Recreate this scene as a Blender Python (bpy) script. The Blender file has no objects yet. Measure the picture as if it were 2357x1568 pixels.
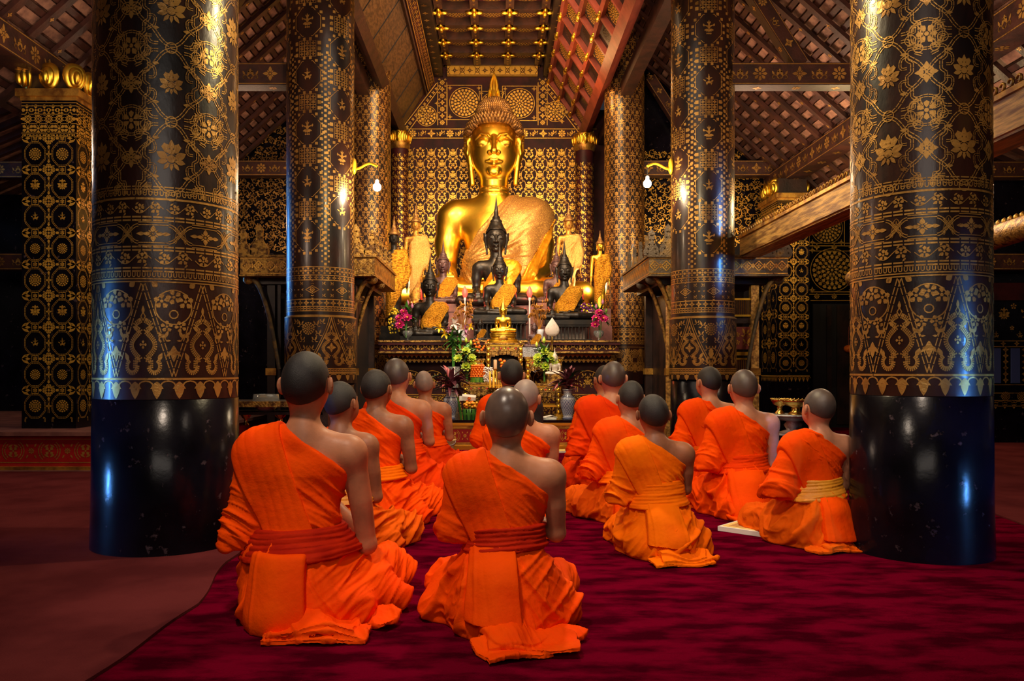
import bpy, math, random
import numpy as np
from mathutils import Vector, Matrix
random.seed(7)
RNG = np.random.RandomState(11)
PI = math.pi
scene = bpy.context.scene
COL = scene.collection

# ------------------------------------------------------------------ camera, world, lights
F_PX, VX, VY, EYE = 1900.0, 1140.0, 850.0, 0.93
cam_data = bpy.data.cameras.new('camera')
cam_data.sensor_width = 36.0
cam_data.lens = F_PX / 2357.0 * 36.0
cam_data.shift_x = (1178.5 - VX) / 2357.0
cam_data.shift_y = (VY - 784.0) / 2357.0
cam_data.clip_start = 0.05
cam = bpy.data.objects.new('camera', cam_data)
cam.location = (0, 0, EYE)
cam.rotation_euler = (PI / 2, 0, 0)
COL.objects.link(cam)
scene.camera = cam
scene.view_settings.view_transform = 'Standard'
scene.view_settings.look = 'None'
scene.view_settings.exposure = 0.10
scene.view_settings.gamma = 1.0
scene.view_settings.use_curve_mapping = False
world = bpy.data.worlds.new('world')
scene.world = world
world.use_nodes = True
world.node_tree.nodes['Background'].inputs[0].default_value = (0.35, 0.4, 0.5, 1)
world.node_tree.nodes['Background'].inputs[1].default_value = 0.05

def light(kind, name, loc, energy, color, size=0.1, target=None, spot=60, blend=0.8, size_y=None, diff=1.0, spec=1.0, spread=None):
    d = bpy.data.lights.new(name, kind)
    d.diffuse_factor = diff; d.specular_factor = spec
    d.energy = energy
    d.color = color
    if kind == 'AREA':
        d.size = size
        if spread: d.spread = math.radians(spread)
        if size_y:
            d.shape = 'RECTANGLE'; d.size_y = size_y
    else:
        d.shadow_soft_size = size
    if kind == 'SPOT':
        d.spot_size = math.radians(spot); d.spot_blend = blend
    o = bpy.data.objects.new(name, d)
    o.location = loc
    if target is not None:
        o.rotation_euler = (Vector(target) - Vector(loc)).to_track_quat('-Z', 'Y').to_euler()
    COL.objects.link(o)
    return o

WARM = (1.0, 0.66, 0.36)
WARM2 = (1.0, 0.78, 0.55)
COOL = (0.10, 0.36, 1.0)
# nave lamps above the worshippers, and one added soft fill
light('POINT', 'hanging_nave_lamp', (0.4, 4.7, 3.5), 185, (1.0, 0.80, 0.46), 0.07)
light('SPOT', 'nave_lamp', (-1.0, 1.3, 4.4), 450, (1.0, 0.80, 0.62), 0.22, (-0.1, 3.9, 0.3), 58, 0.9)
light('SPOT', 'nave_lamp', (1.4, 2.2, 4.4), 225, (1.0, 0.80, 0.62), 0.22, (0.9, 4.9, 0.3), 66, 0.9)
light('AREA', 'nave_fill', (0.1, 6.4, 4.9), 45, (1.0, 0.80, 0.62), 2.6, (0.1, 6.2, 0))
# unseen lights added to brighten the altar and its gold
light('SPOT', 'altar_fill', (-1.2, 9.6, 4.9), 760, WARM, 0.25, (-0.1, 13.4, 2.7), 60, 0.8)
light('SPOT', 'altar_fill', (1.35, 9.4, 4.6), 720, WARM, 0.25, (0.1, 13.4, 2.7), 60, 0.8)
light('AREA', 'altar_fill', (0.0, 9.6, 3.0), 60, WARM2, 1.2, (0, 12.5, 1.4))
light('SPOT', 'altar_fill', (0.1, 7.2, 4.3), 260, WARM2, 0.2, (0.05, 10.8, .8), 46, .7)
light('POINT', 'altar_fill', (-1.55, 13.2, 2.3), 22, WARM, 0.12)
light('POINT', 'altar_fill', (1.6, 13.2, 2.3), 22, WARM, 0.12)
light('AREA', 'vault_lamp', (0.0, 12.8, 5.2), 26, WARM, 1.0, (0.0, 13.4, 6.8))
light('POINT', 'vault_lamp', (1.0, 12.7, 5.3), 22, (1.0, 0.5, 0.18), 0.1)
# daylight through the side doors; an added warm fill behind the viewer
light('AREA', 'door_daylight', (-6.7, 2.9, 0.75), 3.4, COOL, 0.20, (-2.0, 4.3, 0.50), size_y=1.3, diff=.02, spread=15)
light('AREA', 'door_daylight', (6.7, -0.1, 0.75), 3.0, COOL, 0.16, (2.3, 4.2, 0.45), size_y=1.3, diff=.02, spread=13)
light('AREA', 'window_daylight', (6.6, 5.3, 3.0), 4.0, COOL, 0.30, (2.4, 9.0, 2.3), size_y=1.4, diff=.03, spread=14)
light('AREA', 'window_daylight', (-5.4, 11.2, 2.6), 4, COOL, 0.4, (-2.2, 9.0, 2.5), size_y=1.6, diff=.04, spread=20)
light('POINT', 'window_daylight', (-6.7, 8.7, 3.3), 9, (0.25, 0.5, 1.0), 0.3)
light('AREA', 'rear_fill', (0.0, -2.6, 3.2), 52, (1.0, 0.86, 0.74), 3.6, (0, 5, 1.6), size_y=1.4, spec=.12)
# unseen lights added to brighten the aisles and their roof lattice
light('POINT', 'aisle_fill', (4.0, 7.6, 2.7), 40, (1.0, 0.68, 0.46), 0.2)
light('POINT', 'aisle_fill', (-3.6, 6.2, 2.6), 42, (1.0, 0.70, 0.50), 0.2)
light('POINT', 'aisle_fill', (3.3, 11.4, 3.0), 34, (1.0, 0.62, 0.36), 0.15)
light('POINT', 'aisle_fill', (-3.4, 11.4, 3.0), 16, (1.0, 0.62, 0.36), 0.15)
light('AREA', 'roof_fill', (3.3, 6.0, 3.3), 26, (1.0, 0.62, 0.42), .8, (3.4, 6.6, 6.0))
light('AREA', 'roof_fill', (3.2, 10.2, 3.4), 20, (1.0, 0.62, 0.42), .8, (3.4, 10.8, 6.0))
light('AREA', 'roof_fill', (-3.3, 6.0, 3.3), 20, (1.0, 0.66, 0.5), .8, (-3.4, 6.6, 6.0))
light('AREA', 'roof_fill', (-3.2, 10.2, 3.4), 16, (1.0, 0.62, 0.42), .8, (-3.4, 10.8, 6.0))
light('AREA', 'altar_fill', (0.0, 10.2, 6.0), 120, WARM, 1.8, (0, 13.6, 2.2))  # another added light, lifting the great gold statue

def W(px, py, D):
    """point of the place seen at pixel px, py of the photograph at depth D"""
    return Vector(((px - VX) * D / F_PX, D, EYE - (py - VY) * D / F_PX))

# ------------------------------------------------------------------ materials
MATS = {}
def mat(name, base, rough=0.5, metal=0.0, base2=None, nscale=6.0, ndetail=4.0, nlo=0.4, nhi=0.62, bump=0.0, bscale=40.0,
        coat=0.0, emit=None, estr=0.0, trans=0.0, alpha=1.0, sss=0.0, spec=0.5, sheen=0.0, rough2=None, stretch=None, wave=None,
        third=None, tscale=2.0, tlo=.5, thi=.7):
    m = bpy.data.materials.new(name)
    m.use_nodes = True
    nt = m.node_tree
    b = nt.nodes['Principled BSDF']
    I = b.inputs
    I['Base Color'].default_value = (*base, 1)
    I['Roughness'].default_value = rough
    I['Metallic'].default_value = metal
    I['Specular IOR Level'].default_value = spec
    I['Coat Weight'].default_value = coat
    I['Coat Roughness'].default_value = 0.12
    I['Transmission Weight'].default_value = trans
    I['Alpha'].default_value = alpha
    I['Sheen Weight'].default_value = sheen
    if sss:
        I['Subsurface Weight'].default_value = sss
        I['Subsurface Radius'].default_value = (0.02, 0.008, 0.005)
    if emit:
        I['Emission Color'].default_value = (*emit, 1)
        I['Emission Strength'].default_value = estr
    tc = nt.nodes.new('ShaderNodeTexCoord')
    mp = nt.nodes.new('ShaderNodeMapping')
    nt.links.new(tc.outputs['Object'], mp.inputs[0])
    if stretch: mp.inputs['Scale'].default_value = stretch
    def noise(scale, det=4.0, rg=0.55):
        n = nt.nodes.new('ShaderNodeTexNoise')
        n.inputs['Scale'].default_value = scale
        n.inputs['Detail'].default_value = det
        n.inputs['Roughness'].default_value = rg
        nt.links.new(mp.outputs[0], n.inputs['Vector'])
        return n
    def ramp(src, lo, hi):
        r = nt.nodes.new('ShaderNodeMapRange')
        r.inputs['From Min'].default_value = lo
        r.inputs['From Max'].default_value = hi
        nt.links.new(src, r.inputs['Value'])
        return r.outputs[0]
    colsock = None
    if base2:
        n = noise(nscale, ndetail)
        f = ramp(n.outputs['Fac'], nlo, nhi)
        mx = nt.nodes.new('ShaderNodeMix'); mx.data_type = 'RGBA'
        mx.inputs['A'].default_value = (*base, 1); mx.inputs['B'].default_value = (*base2, 1)
        nt.links.new(f, mx.inputs['Factor'])
        colsock = mx.outputs['Result']
        if rough2 is not None:
            mr = nt.nodes.new('ShaderNodeMapRange')
            mr.inputs['To Min'].default_value = rough; mr.inputs['To Max'].default_value = rough2
            nt.links.new(f, mr.inputs['Value']); nt.links.new(mr.outputs[0], I['Roughness'])
    if third:
        n = noise(tscale, 6.0, 0.65)
        f = ramp(n.outputs['Fac'], tlo, thi)
        mx = nt.nodes.new('ShaderNodeMix'); mx.data_type = 'RGBA'
        mx.inputs['A'].default_value = (*base, 1)
        if colsock: nt.links.new(colsock, mx.inputs['A'])
        mx.inputs['B'].default_value = (*third, 1)
        nt.links.new(f, mx.inputs['Factor'])
        colsock = mx.outputs['Result']
    if colsock: nt.links.new(colsock, I['Base Color'])
    if bump:
        n = noise(bscale, 5.0)
        bp = nt.nodes.new('ShaderNodeBump')
        bp.inputs['Strength'].default_value = bump
        bp.inputs['Distance'].default_value = 0.01
        nt.links.new(n.outputs['Fac'], bp.inputs['Height'])
        nt.links.new(bp.outputs[0], I['Normal'])
        if wave:
            w = nt.nodes.new('ShaderNodeTexWave')
            w.inputs['Scale'].default_value = wave
            nt.links.new(mp.outputs[0], w.inputs['Vector'])
            b2 = nt.nodes.new('ShaderNodeBump'); b2.inputs['Strength'].default_value = 0.3; b2.inputs['Distance'].default_value = 0.01
            nt.links.new(w.outputs['Fac'], b2.inputs['Height']); nt.links.new(bp.outputs[0], b2.inputs['Normal'])
            nt.links.new(b2.outputs[0], I['Normal'])
    MATS[name] = m
    return m

mat('lacquer', (0.036, 0.0105, 0.006), 0.33, base2=(0.008, 0.0045, 0.005), nscale=3.0, bump=0.32, bscale=14, coat=0.12, stretch=(1, 1, 0.45), third=(0.085, 0.032, 0.015), tscale=2.2, tlo=.55, thi=.8)
mat('lacquer_wall', (0.060, 0.010, 0.012), 0.5, base2=(0.024, 0.006, 0.008), nscale=4.0, bump=0.2, bscale=20, spec=.25)
mat('black_lacquer', (0.005, 0.004, 0.008), 0.20, base2=(0.002, 0.0015, 0.003), nscale=4.0, bump=0.13, bscale=12, spec=.20, third=(0.11, 0.075, 0.09), tscale=15, tlo=.62, thi=.74)
mat('dark_wood', (0.030, 0.012, 0.008), 0.45, base2=(0.010, 0.005, 0.004), nscale=5, bump=0.3, bscale=25)
mat('black_void', (0.004, 0.003, 0.005), 0.6)
mat('stencil', (0.62, 0.33, 0.075), 0.36, metal=0.55, base2=(0.22, 0.095, 0.022), nscale=5.0, ndetail=6, nlo=.45, nhi=.75, bump=0.25, bscale=60, third=(0.035, 0.012, 0.008), tscale=26, tlo=.62, thi=.72)
mat('stencil_bright', (0.85, 0.48, 0.07), 0.34, metal=0.6, base2=(0.45, 0.20, 0.035), nscale=6.0, nlo=.5, nhi=.8, bump=0.25, bscale=60)
mat('gold', (1.0, 0.66, 0.07), 0.33, metal=1.0, base2=(0.80, 0.36, 0.03), nscale=3.5, ndetail=6, nlo=.48, nhi=.75, bump=0.10, bscale=22, rough2=0.42)
mat('gold_dull', (0.72, 0.40, 0.07), 0.42, metal=0.8, base2=(0.28, 0.12, 0.03), nscale=8, ndetail=6, bump=0.4, bscale=50)
mat('gold_hair', (0.42, 0.22, 0.06), 0.5, metal=0.7, base2=(0.15, 0.07, 0.03), nscale=10, bump=0.3, bscale=60)
mat('gold_wood', (0.80, 0.47, 0.12), 0.40, metal=0.35, base2=(0.26, 0.12, 0.035), nscale=6, bump=0.4, bscale=30, stretch=(6, .6, 6))
mat('grey_carving', (0.10, 0.075, 0.05), 0.5, metal=0.3, base2=(0.30, 0.18, 0.05), nscale=9, nlo=.5, nhi=.7, bump=0.8, bscale=60)
mat('carved_gilt', (0.50, 0.28, 0.06), 0.42, metal=0.6, base2=(0.12, 0.055, 0.02), nscale=22, nlo=.45, nhi=.6, bump=0.9, bscale=70)
mat('bronze_black', (0.016, 0.014, 0.013), 0.34, metal=0.45, base2=(0.05, 0.035, 0.022), nscale=6, nlo=.5, nhi=.8, bump=0.15, bscale=40)
mat('bronze_purple', (0.10, 0.045, 0.045), 0.42, metal=0.3, base2=(0.05, 0.028, 0.03), nscale=6, bump=0.2, bscale=40)
mat('shawl_lace', (0.40, 0.20, 0.055), 0.42, base2=(0.80, 0.46, 0.09), nscale=60, ndetail=1, nlo=.55, nhi=.64, bump=0.4, bscale=40, metal=0.55)
mat('shawl_satin', (0.98, 0.45, 0.02), 0.30, metal=0.55, base2=(0.75, 0.27, 0.01), nscale=8, bump=0.4, bscale=18)
mat('shawl_gold', (0.95, 0.48, 0.04), 0.30, metal=0.85, base2=(0.30, 0.11, 0.008), nscale=16, ndetail=5, nlo=.44, nhi=.60, bump=1.0, bscale=36, stretch=(.5, 1, 1.6))
mat('shawl_brocade', (0.95, 0.62, 0.20), 0.30, metal=0.8, base2=(0.50, 0.26, 0.05), nscale=45, ndetail=3, nlo=.45, nhi=.6, bump=0.8, bscale=70)
mat('robe_orange', (0.96, 0.082, 0.0), 0.75, base2=(0.90, 0.060, 0.0), nscale=5, bump=0.32, bscale=34, spec=.06)
mat('robe_deep', (0.86, 0.050, 0.0), 0.75, base2=(0.72, 0.034, 0.0), nscale=5, bump=0.32, bscale=34, spec=.06)
mat('robe_yellow', (0.92, 0.165, 0.0), 0.75, base2=(0.84, 0.125, 0.0), nscale=5, bump=0.32, bscale=34, spec=.06)
mat('robe_under', (0.80, 0.115, 0.002), 0.74, base2=(0.66, 0.080, 0.001), nscale=5, bump=0.32, bscale=34, spec=.06)
mat('sash_red', (0.50, 0.018, 0.002), 0.72, base2=(0.38, 0.010, 0.002), nscale=8, bump=0.12, bscale=160, spec=.06)
mat('sash_yellow', (0.85, 0.34, 0.015), 0.55, base2=(0.72, 0.24, 0.01), nscale=8, bump=0.12, bscale=160)
mat('skin', (0.54, 0.215, 0.105), 0.45, spec=.3, base2=(0.36, 0.145, 0.075), nscale=7, bump=0.06, bscale=120, sss=0.12)
mat('skin_dark', (0.36, 0.135, 0.062), 0.46, spec=.3, base2=(0.22, 0.085, 0.042), nscale=7, bump=0.06, bscale=120, sss=0.10)
mat('skin_pale', (0.60, 0.26, 0.14), 0.46, spec=.3, base2=(0.46, 0.20, 0.115), nscale=7, bump=0.06, bscale=120, sss=0.12)
mat('hair_black', (0.010, 0.0075, 0.0075), 0.55, base2=(0.022, 0.016, 0.014), nscale=9, bump=0.35, bscale=420)
mat('hair_stubble', (0.055, 0.040, 0.036), 0.42, base2=(0.095, 0.064, 0.052), nscale=6, bump=0.12, bscale=420)
mat('hair_shaved', (0.065, 0.044, 0.038), 0.30, base2=(0.17, 0.105, 0.075), nscale=5, nlo=.40, nhi=.62, bump=0.05, bscale=420)
mat('hair_grey', (0.26, 0.19, 0.165), 0.50, base2=(0.36, 0.23, 0.18), nscale=12, bump=0.1, bscale=420)
mat('carpet', (0.190, 0.0010, 0.020), 0.95, base2=(0.060, 0.0002, 0.008), nscale=4.2, ndetail=9, nlo=.42, nhi=.60, bump=1.0, bscale=120, stretch=(1, 2.2, 1), spec=.0)
mat('rug', (0.130, 0.024, 0.026), 0.9, base2=(0.080, 0.014, 0.016), nscale=1.6, ndetail=6, bump=0.5, bscale=160, spec=.0)
mat('red_lacquer', (0.40, 0.014, 0.014), 0.32, base2=(0.28, 0.010, 0.010), nscale=5, bump=0.1, bscale=40, coat=0.3)
mat('red_plain', (0.30, 0.055, 0.030), 0.5, base2=(0.20, 0.035, 0.02), nscale=5, bump=0.2, bscale=40)
mat('mauve_wood', (0.22, 0.085, 0.07), 0.5, base2=(0.14, 0.05, 0.045), nscale=7, bump=0.2, bscale=40)
mat('roof_tile', (0.34, 0.17, 0.11), 0.7, base2=(0.15, 0.070, 0.050), nscale=9, bump=0.4, bscale=40)
mat('roof_timber', (0.060, 0.018, 0.012), 0.5, base2=(0.028, 0.010, 0.008), nscale=6, bump=0.4, bscale=30)
mat('boards', (0.14, 0.065, 0.025), 0.5, base2=(0.06, 0.028, 0.012), nscale=9, bump=0.4, bscale=30, stretch=(6, 1, 1))
mat('cloth_white', (0.78, 0.72, 0.62), 0.7)
mat('paper', (0.80, 0.78, 0.70), 0.7)
mat('paper_yellow', (0.82, 0.60, 0.18), 0.7)
mat('bulb_glow', (1, 1, 1), 0.4, emit=(1.0, 0.86, 0.62), estr=45)
mat('red_glow', (1, 0.05, 0.03), 0.4, emit=(1.0, 0.06, 0.04), estr=2.2)
mat('glass', (0.9, 0.95, 0.95), 0.05, trans=0.9)
mat('crystal', (0.75, 0.66, 0.58), 0.25, trans=0.25, sss=.2)
mat('globe_glass', (0.9, 0.75, 0.35), 0.12, trans=0.85, emit=(1.0, 0.7, 0.25), estr=0.6)
mat('yellow_paint', (0.85, 0.48, 0.02), 0.35)
mat('wax_yellow', (0.95, 0.52, 0.05), 0.4, sss=.2)
mat('wax_cream', (0.62, 0.38, 0.20), 0.5)
mat('wax_red', (0.7, 0.015, 0.01), 0.35)
mat('porcelain', (0.62, 0.64, 0.68), 0.12, coat=0.4)
mat('cobalt', (0.012, 0.035, 0.20), 0.12, coat=0.4)
mat('leaf_green', (0.07, 0.25, 0.03), 0.4, base2=(0.03, 0.14, 0.02), nscale=9)
mat('leaf_dark', (0.012, 0.05, 0.014), 0.4)
mat('leaf_lime', (0.13, 0.28, 0.02), 0.4)
mat('leaf_purple', (0.15, 0.035, 0.055), 0.33, base2=(0.05, 0.015, 0.022), nscale=10)
mat('leaf_wine', (0.38, 0.08, 0.09), 0.4)
mat('petal_lime', (0.48, 0.66, 0.05), 0.4, base2=(0.62, 0.72, 0.10), nscale=9)
mat('petal_yellow', (0.95, 0.66, 0.03), 0.4)
mat('petal_pink', (0.72, 0.035, 0.24), 0.4, base2=(0.55, 0.015, 0.14), nscale=12)
mat('petal_mauve', (0.48, 0.16, 0.30), 0.4)
mat('petal_white', (0.85, 0.78, 0.74), 0.4)
mat('petal_violet', (0.20, 0.03, 0.28), 0.4)
mat('marigold_orange', (0.98, 0.23, 0.0), 0.6, base2=(0.80, 0.11, 0.0), nscale=40)
mat('marigold_yellow', (0.95, 0.48, 0.02), 0.55, base2=(0.85, 0.30, 0.01), nscale=40)
mat('dried_gold', (0.55, 0.25, 0.035), 0.4, metal=0.4, base2=(0.30, 0.11, 0.02), nscale=12)
mat('silver', (0.55, 0.58, 0.65), 0.28, metal=1.0, bump=0.6, bscale=90)
mat('black_cloth', (0.010, 0.009, 0.010), 0.8)
mat('white_marble', (0.70, 0.62, 0.52), 0.3, sss=.1)
mat('blue_cloth', (0.035, 0.055, 0.20), 0.8)
mat('plastic_cream', (0.62, 0.42, 0.20), 0.4)
mat('mirror_white', (0.70, 0.62, 0.56), 0.4, base2=(0.5, 0.3, 0.26), nscale=30)
mat('cord_black', (0.01, 0.01, 0.01), 0.5)
mat('brass', (0.75, 0.50, 0.12), 0.25, metal=1.0)

# ------------------------------------------------------------------ geometry accumulator
def rotm(ax=0, ay=0, az=0):
    return np.array((Matrix.Rotation(az, 3, 'Z') @ Matrix.Rotation(ay, 3, 'Y') @ Matrix.Rotation(ax, 3, 'X')))

class G:
    """collects shapes and links them as ONE mesh object"""
    def __init__(self): self.V = []; self.S = []; self.I = []; self.Mt = []; self.Sm = []; self.n = 0; self.mats = []
    def raw(self, V, sizes, idx, m, smooth=False):
        V = np.asarray(V, float).reshape(-1, 3)
        if m not in self.mats: self.mats.append(m)
        self.V.append(V); self.S.append(np.asarray(sizes, np.int32)); self.I.append(np.asarray(idx, np.int32) + self.n)
        self.Mt.append(np.full(len(sizes), self.mats.index(m), np.int32)); self.Sm.append(np.full(len(sizes), smooth, bool))
        self.n += len(V)
        return self
    def faces(self, V, F, m, smooth=False):
        return self.raw(V, [len(f) for f in F], [i for f in F for i in f], m, smooth)
    def box(self, c, s, m, rot=None, taper=1.0):
        h = np.array(s, float) / 2
        V = np.array([(x, y, z) for z in (-1, 1) for y in (-1, 1) for x in (-1, 1)], float)
        V[4:, :2] *= taper
        V = V * h
        if rot is not None: V = V @ np.asarray(rot).T
        V = V + np.array(c)
        return self.faces(V, [(0, 2, 3, 1), (4, 5, 7, 6), (0, 1, 5, 4), (2, 6, 7, 3), (0, 4, 6, 2), (1, 3, 7, 5)], m)
    def beam(self, a, b, w, h, m, up=(0, 0, 1)):
        a = np.array(a, float); b = np.array(b, float); d = b - a; L = np.linalg.norm(d); d /= L
        s = np.cross(d, up); s /= np.linalg.norm(s); u = np.cross(s, d)
        R = np.stack([s, d, u], 1)
        return self.box((a + b) / 2, (w, L, h), m, R)
    def grid(self, P, m, smooth=True, closed_u=False, closed_v=False):
        P = np.asarray(P, float); h, w = P.shape[:2]
        idx = np.arange(h * w).reshape(h, w)
        if closed_u: idx = np.concatenate([idx, idx[:, :1]], 1)
        if closed_v: idx = np.concatenate([idx, idx[:1]], 0)
        q = np.stack([idx[:-1, :-1], idx[:-1, 1:], idx[1:, 1:], idx[1:, :-1]], -1).reshape(-1, 4)
        return self.raw(P.reshape(-1, 3), np.full(len(q), 4), q.ravel(), m, smooth)
    def lathe(self, prof, c, m, seg=32, sx=1, sy=1, smooth=True, rot=None, cap=True):
        prof = np.array(prof, float)
        a = np.linspace(0, 2 * PI, seg, endpoint=False)
        P = np.stack([prof[:, :1] * np.cos(a) * sx, prof[:, :1] * np.sin(a) * sy, np.repeat(prof[:, 1:2], seg, 1)], -1)
        if rot is not None: P = P @ np.asarray(rot).T
        P = P + np.array(c)
        self.grid(P, m, smooth, closed_u=True)
        if cap:
            if prof[0, 0] > 1e-4: self.raw(P[0], [seg], np.arange(seg)[::-1], m)
            if prof[-1, 0] > 1e-4: self.raw(P[-1], [seg], np.arange(seg), m)
        return self
    def tube(self, pts, r, m, seg=8, smooth=True, flat=1.0):
        pts = np.array([tuple(p) for p in pts], float); n = len(pts)
        r = np.broadcast_to(np.asarray(r, float), (n,))
        T = np.gradient(pts, axis=0); T /= (np.linalg.norm(T, axis=1, keepdims=True) + 1e-9)
        ref = np.array((0, 0, 1.0)) if abs(T[0, 2]) < 0.9 else np.array((0, 1.0, 0))
        P = []
        a = np.linspace(0, 2 * PI, seg, endpoint=False)
        s = np.cross(T[0], ref); s /= np.linalg.norm(s)
        for i in range(n):
            s = s - T[i] * np.dot(s, T[i]); s /= (np.linalg.norm(s) + 1e-9)
            u = np.cross(s, T[i])
            P.append(pts[i] + r[i] * (np.cos(a)[:, None] * s + flat * np.sin(a)[:, None] * u))
        P = np.array(P)
        self.grid(P, m, smooth, closed_u=True)
        self.raw(P[0], [seg], np.arange(seg)[::-1], m); self.raw(P[-1], [seg], np.arange(seg), m)
        return self
    def ball(self, c, r, m, seg=12, rings=8, rot=None, warp=None):
        r = np.broadcast_to(np.asarray(r, float), (3,))
        t = np.linspace(0.02, PI - 0.02, rings); a = np.linspace(0, 2 * PI, seg, endpoint=False)
        P = np.stack([np.sin(t)[:, None] * np.cos(a), np.sin(t)[:, None] * np.sin(a), np.repeat(np.cos(t)[:, None], seg, 1)], -1)
        if warp is not None: P = P * warp(P)[..., None]
        P = P[::-1] * r
        if rot is not None: P = P @ np.asarray(rot).T
        P = P + np.array(c)
        return self.grid(P, m, True, closed_u=True)
    def prism(self, poly, t, m, M=None, holes=None):
        """poly in x,z; thickness t along y"""
        p = np.array(poly, float); n = len(p)
        V = np.concatenate([np.stack([p[:, 0], np.full(n, -t / 2), p[:, 1]], 1), np.stack([p[:, 0], np.full(n, t / 2), p[:, 1]], 1)])
        if M is not None: V = V @ np.array(M)[:3, :3].T + np.array(M)[:3, 3]
        F = [tuple(range(n)), tuple(range(2 * n - 1, n - 1, -1))] + [(i, i + n, (i + 1) % n + n, (i + 1) % n) for i in range(n)]
        return self.faces(V, F, m)
    def pat(self, P, fn, m):
        V, S = P.get()
        if len(S) == 0: return self
        return self.raw(fn(V), S, np.arange(len(V)), m)
    def build(self, name, parent=None, loc=None):
        me = bpy.data.meshes.new(name)
        V = np.concatenate(self.V); S = np.concatenate(self.S); I = np.concatenate(self.I)
        if loc is not None and parent is None: V = V - np.array(loc)
        me.vertices.add(len(V)); me.vertices.foreach_set('co', V.astype(np.float32).ravel())
        me.loops.add(len(I)); me.loops.foreach_set('vertex_index', I)
        me.polygons.add(len(S)); me.polygons.foreach_set('loop_start', np.concatenate([[0], np.cumsum(S)[:-1]]).astype(np.int32))
        me.polygons.foreach_set('material_index', np.concatenate(self.Mt))
        me.polygons.foreach_set('use_smooth', np.concatenate(self.Sm))
        for m in self.mats: me.materials.append(MATS[m])
        me.update(calc_edges=True)
        me.validate()
        o = bpy.data.objects.new(name, me)
        COL.objects.link(o)
        if parent is not None: o.parent = parent
        elif loc is not None: o.location = loc
        return o

def tag(o, label=None, cat=None, group=None, kind=None):
    if label: o['label'] = label
    if cat: o['category'] = cat
    if group: o['group'] = group
    if kind: o['kind'] = kind
    return o
def thing(name, label, cat, loc=(0, 0, 0), rz=0.0, group=None, s=1.0):
    o = bpy.data.objects.new(name, None); o.empty_display_size = 0.1
    COL.objects.link(o); o.location = loc; o.rotation_euler = (0, 0, rz)
    if s != 1.0: o.scale = (s, s, s)
    return tag(o, label, cat, group)
def struct(name, g): return tag(g.build(name), kind='structure')
def dup(root, loc, rz=0.0, label=None, group=None, s=None):
    r = root.copy(); COL.objects.link(r); r.location = loc; r.rotation_euler = (0, 0, rz)
    if s is not None: r.scale = (s, s, s) if not hasattr(s, '__len__') else s
    if label: r['label'] = label
    if group: r['group'] = group
    for ch in list(root.children):
        c = ch.copy(); COL.objects.link(c); c.parent = r
        for q in list(ch.children):
            d = q.copy(); COL.objects.link(d); d.parent = c
    return r

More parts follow.
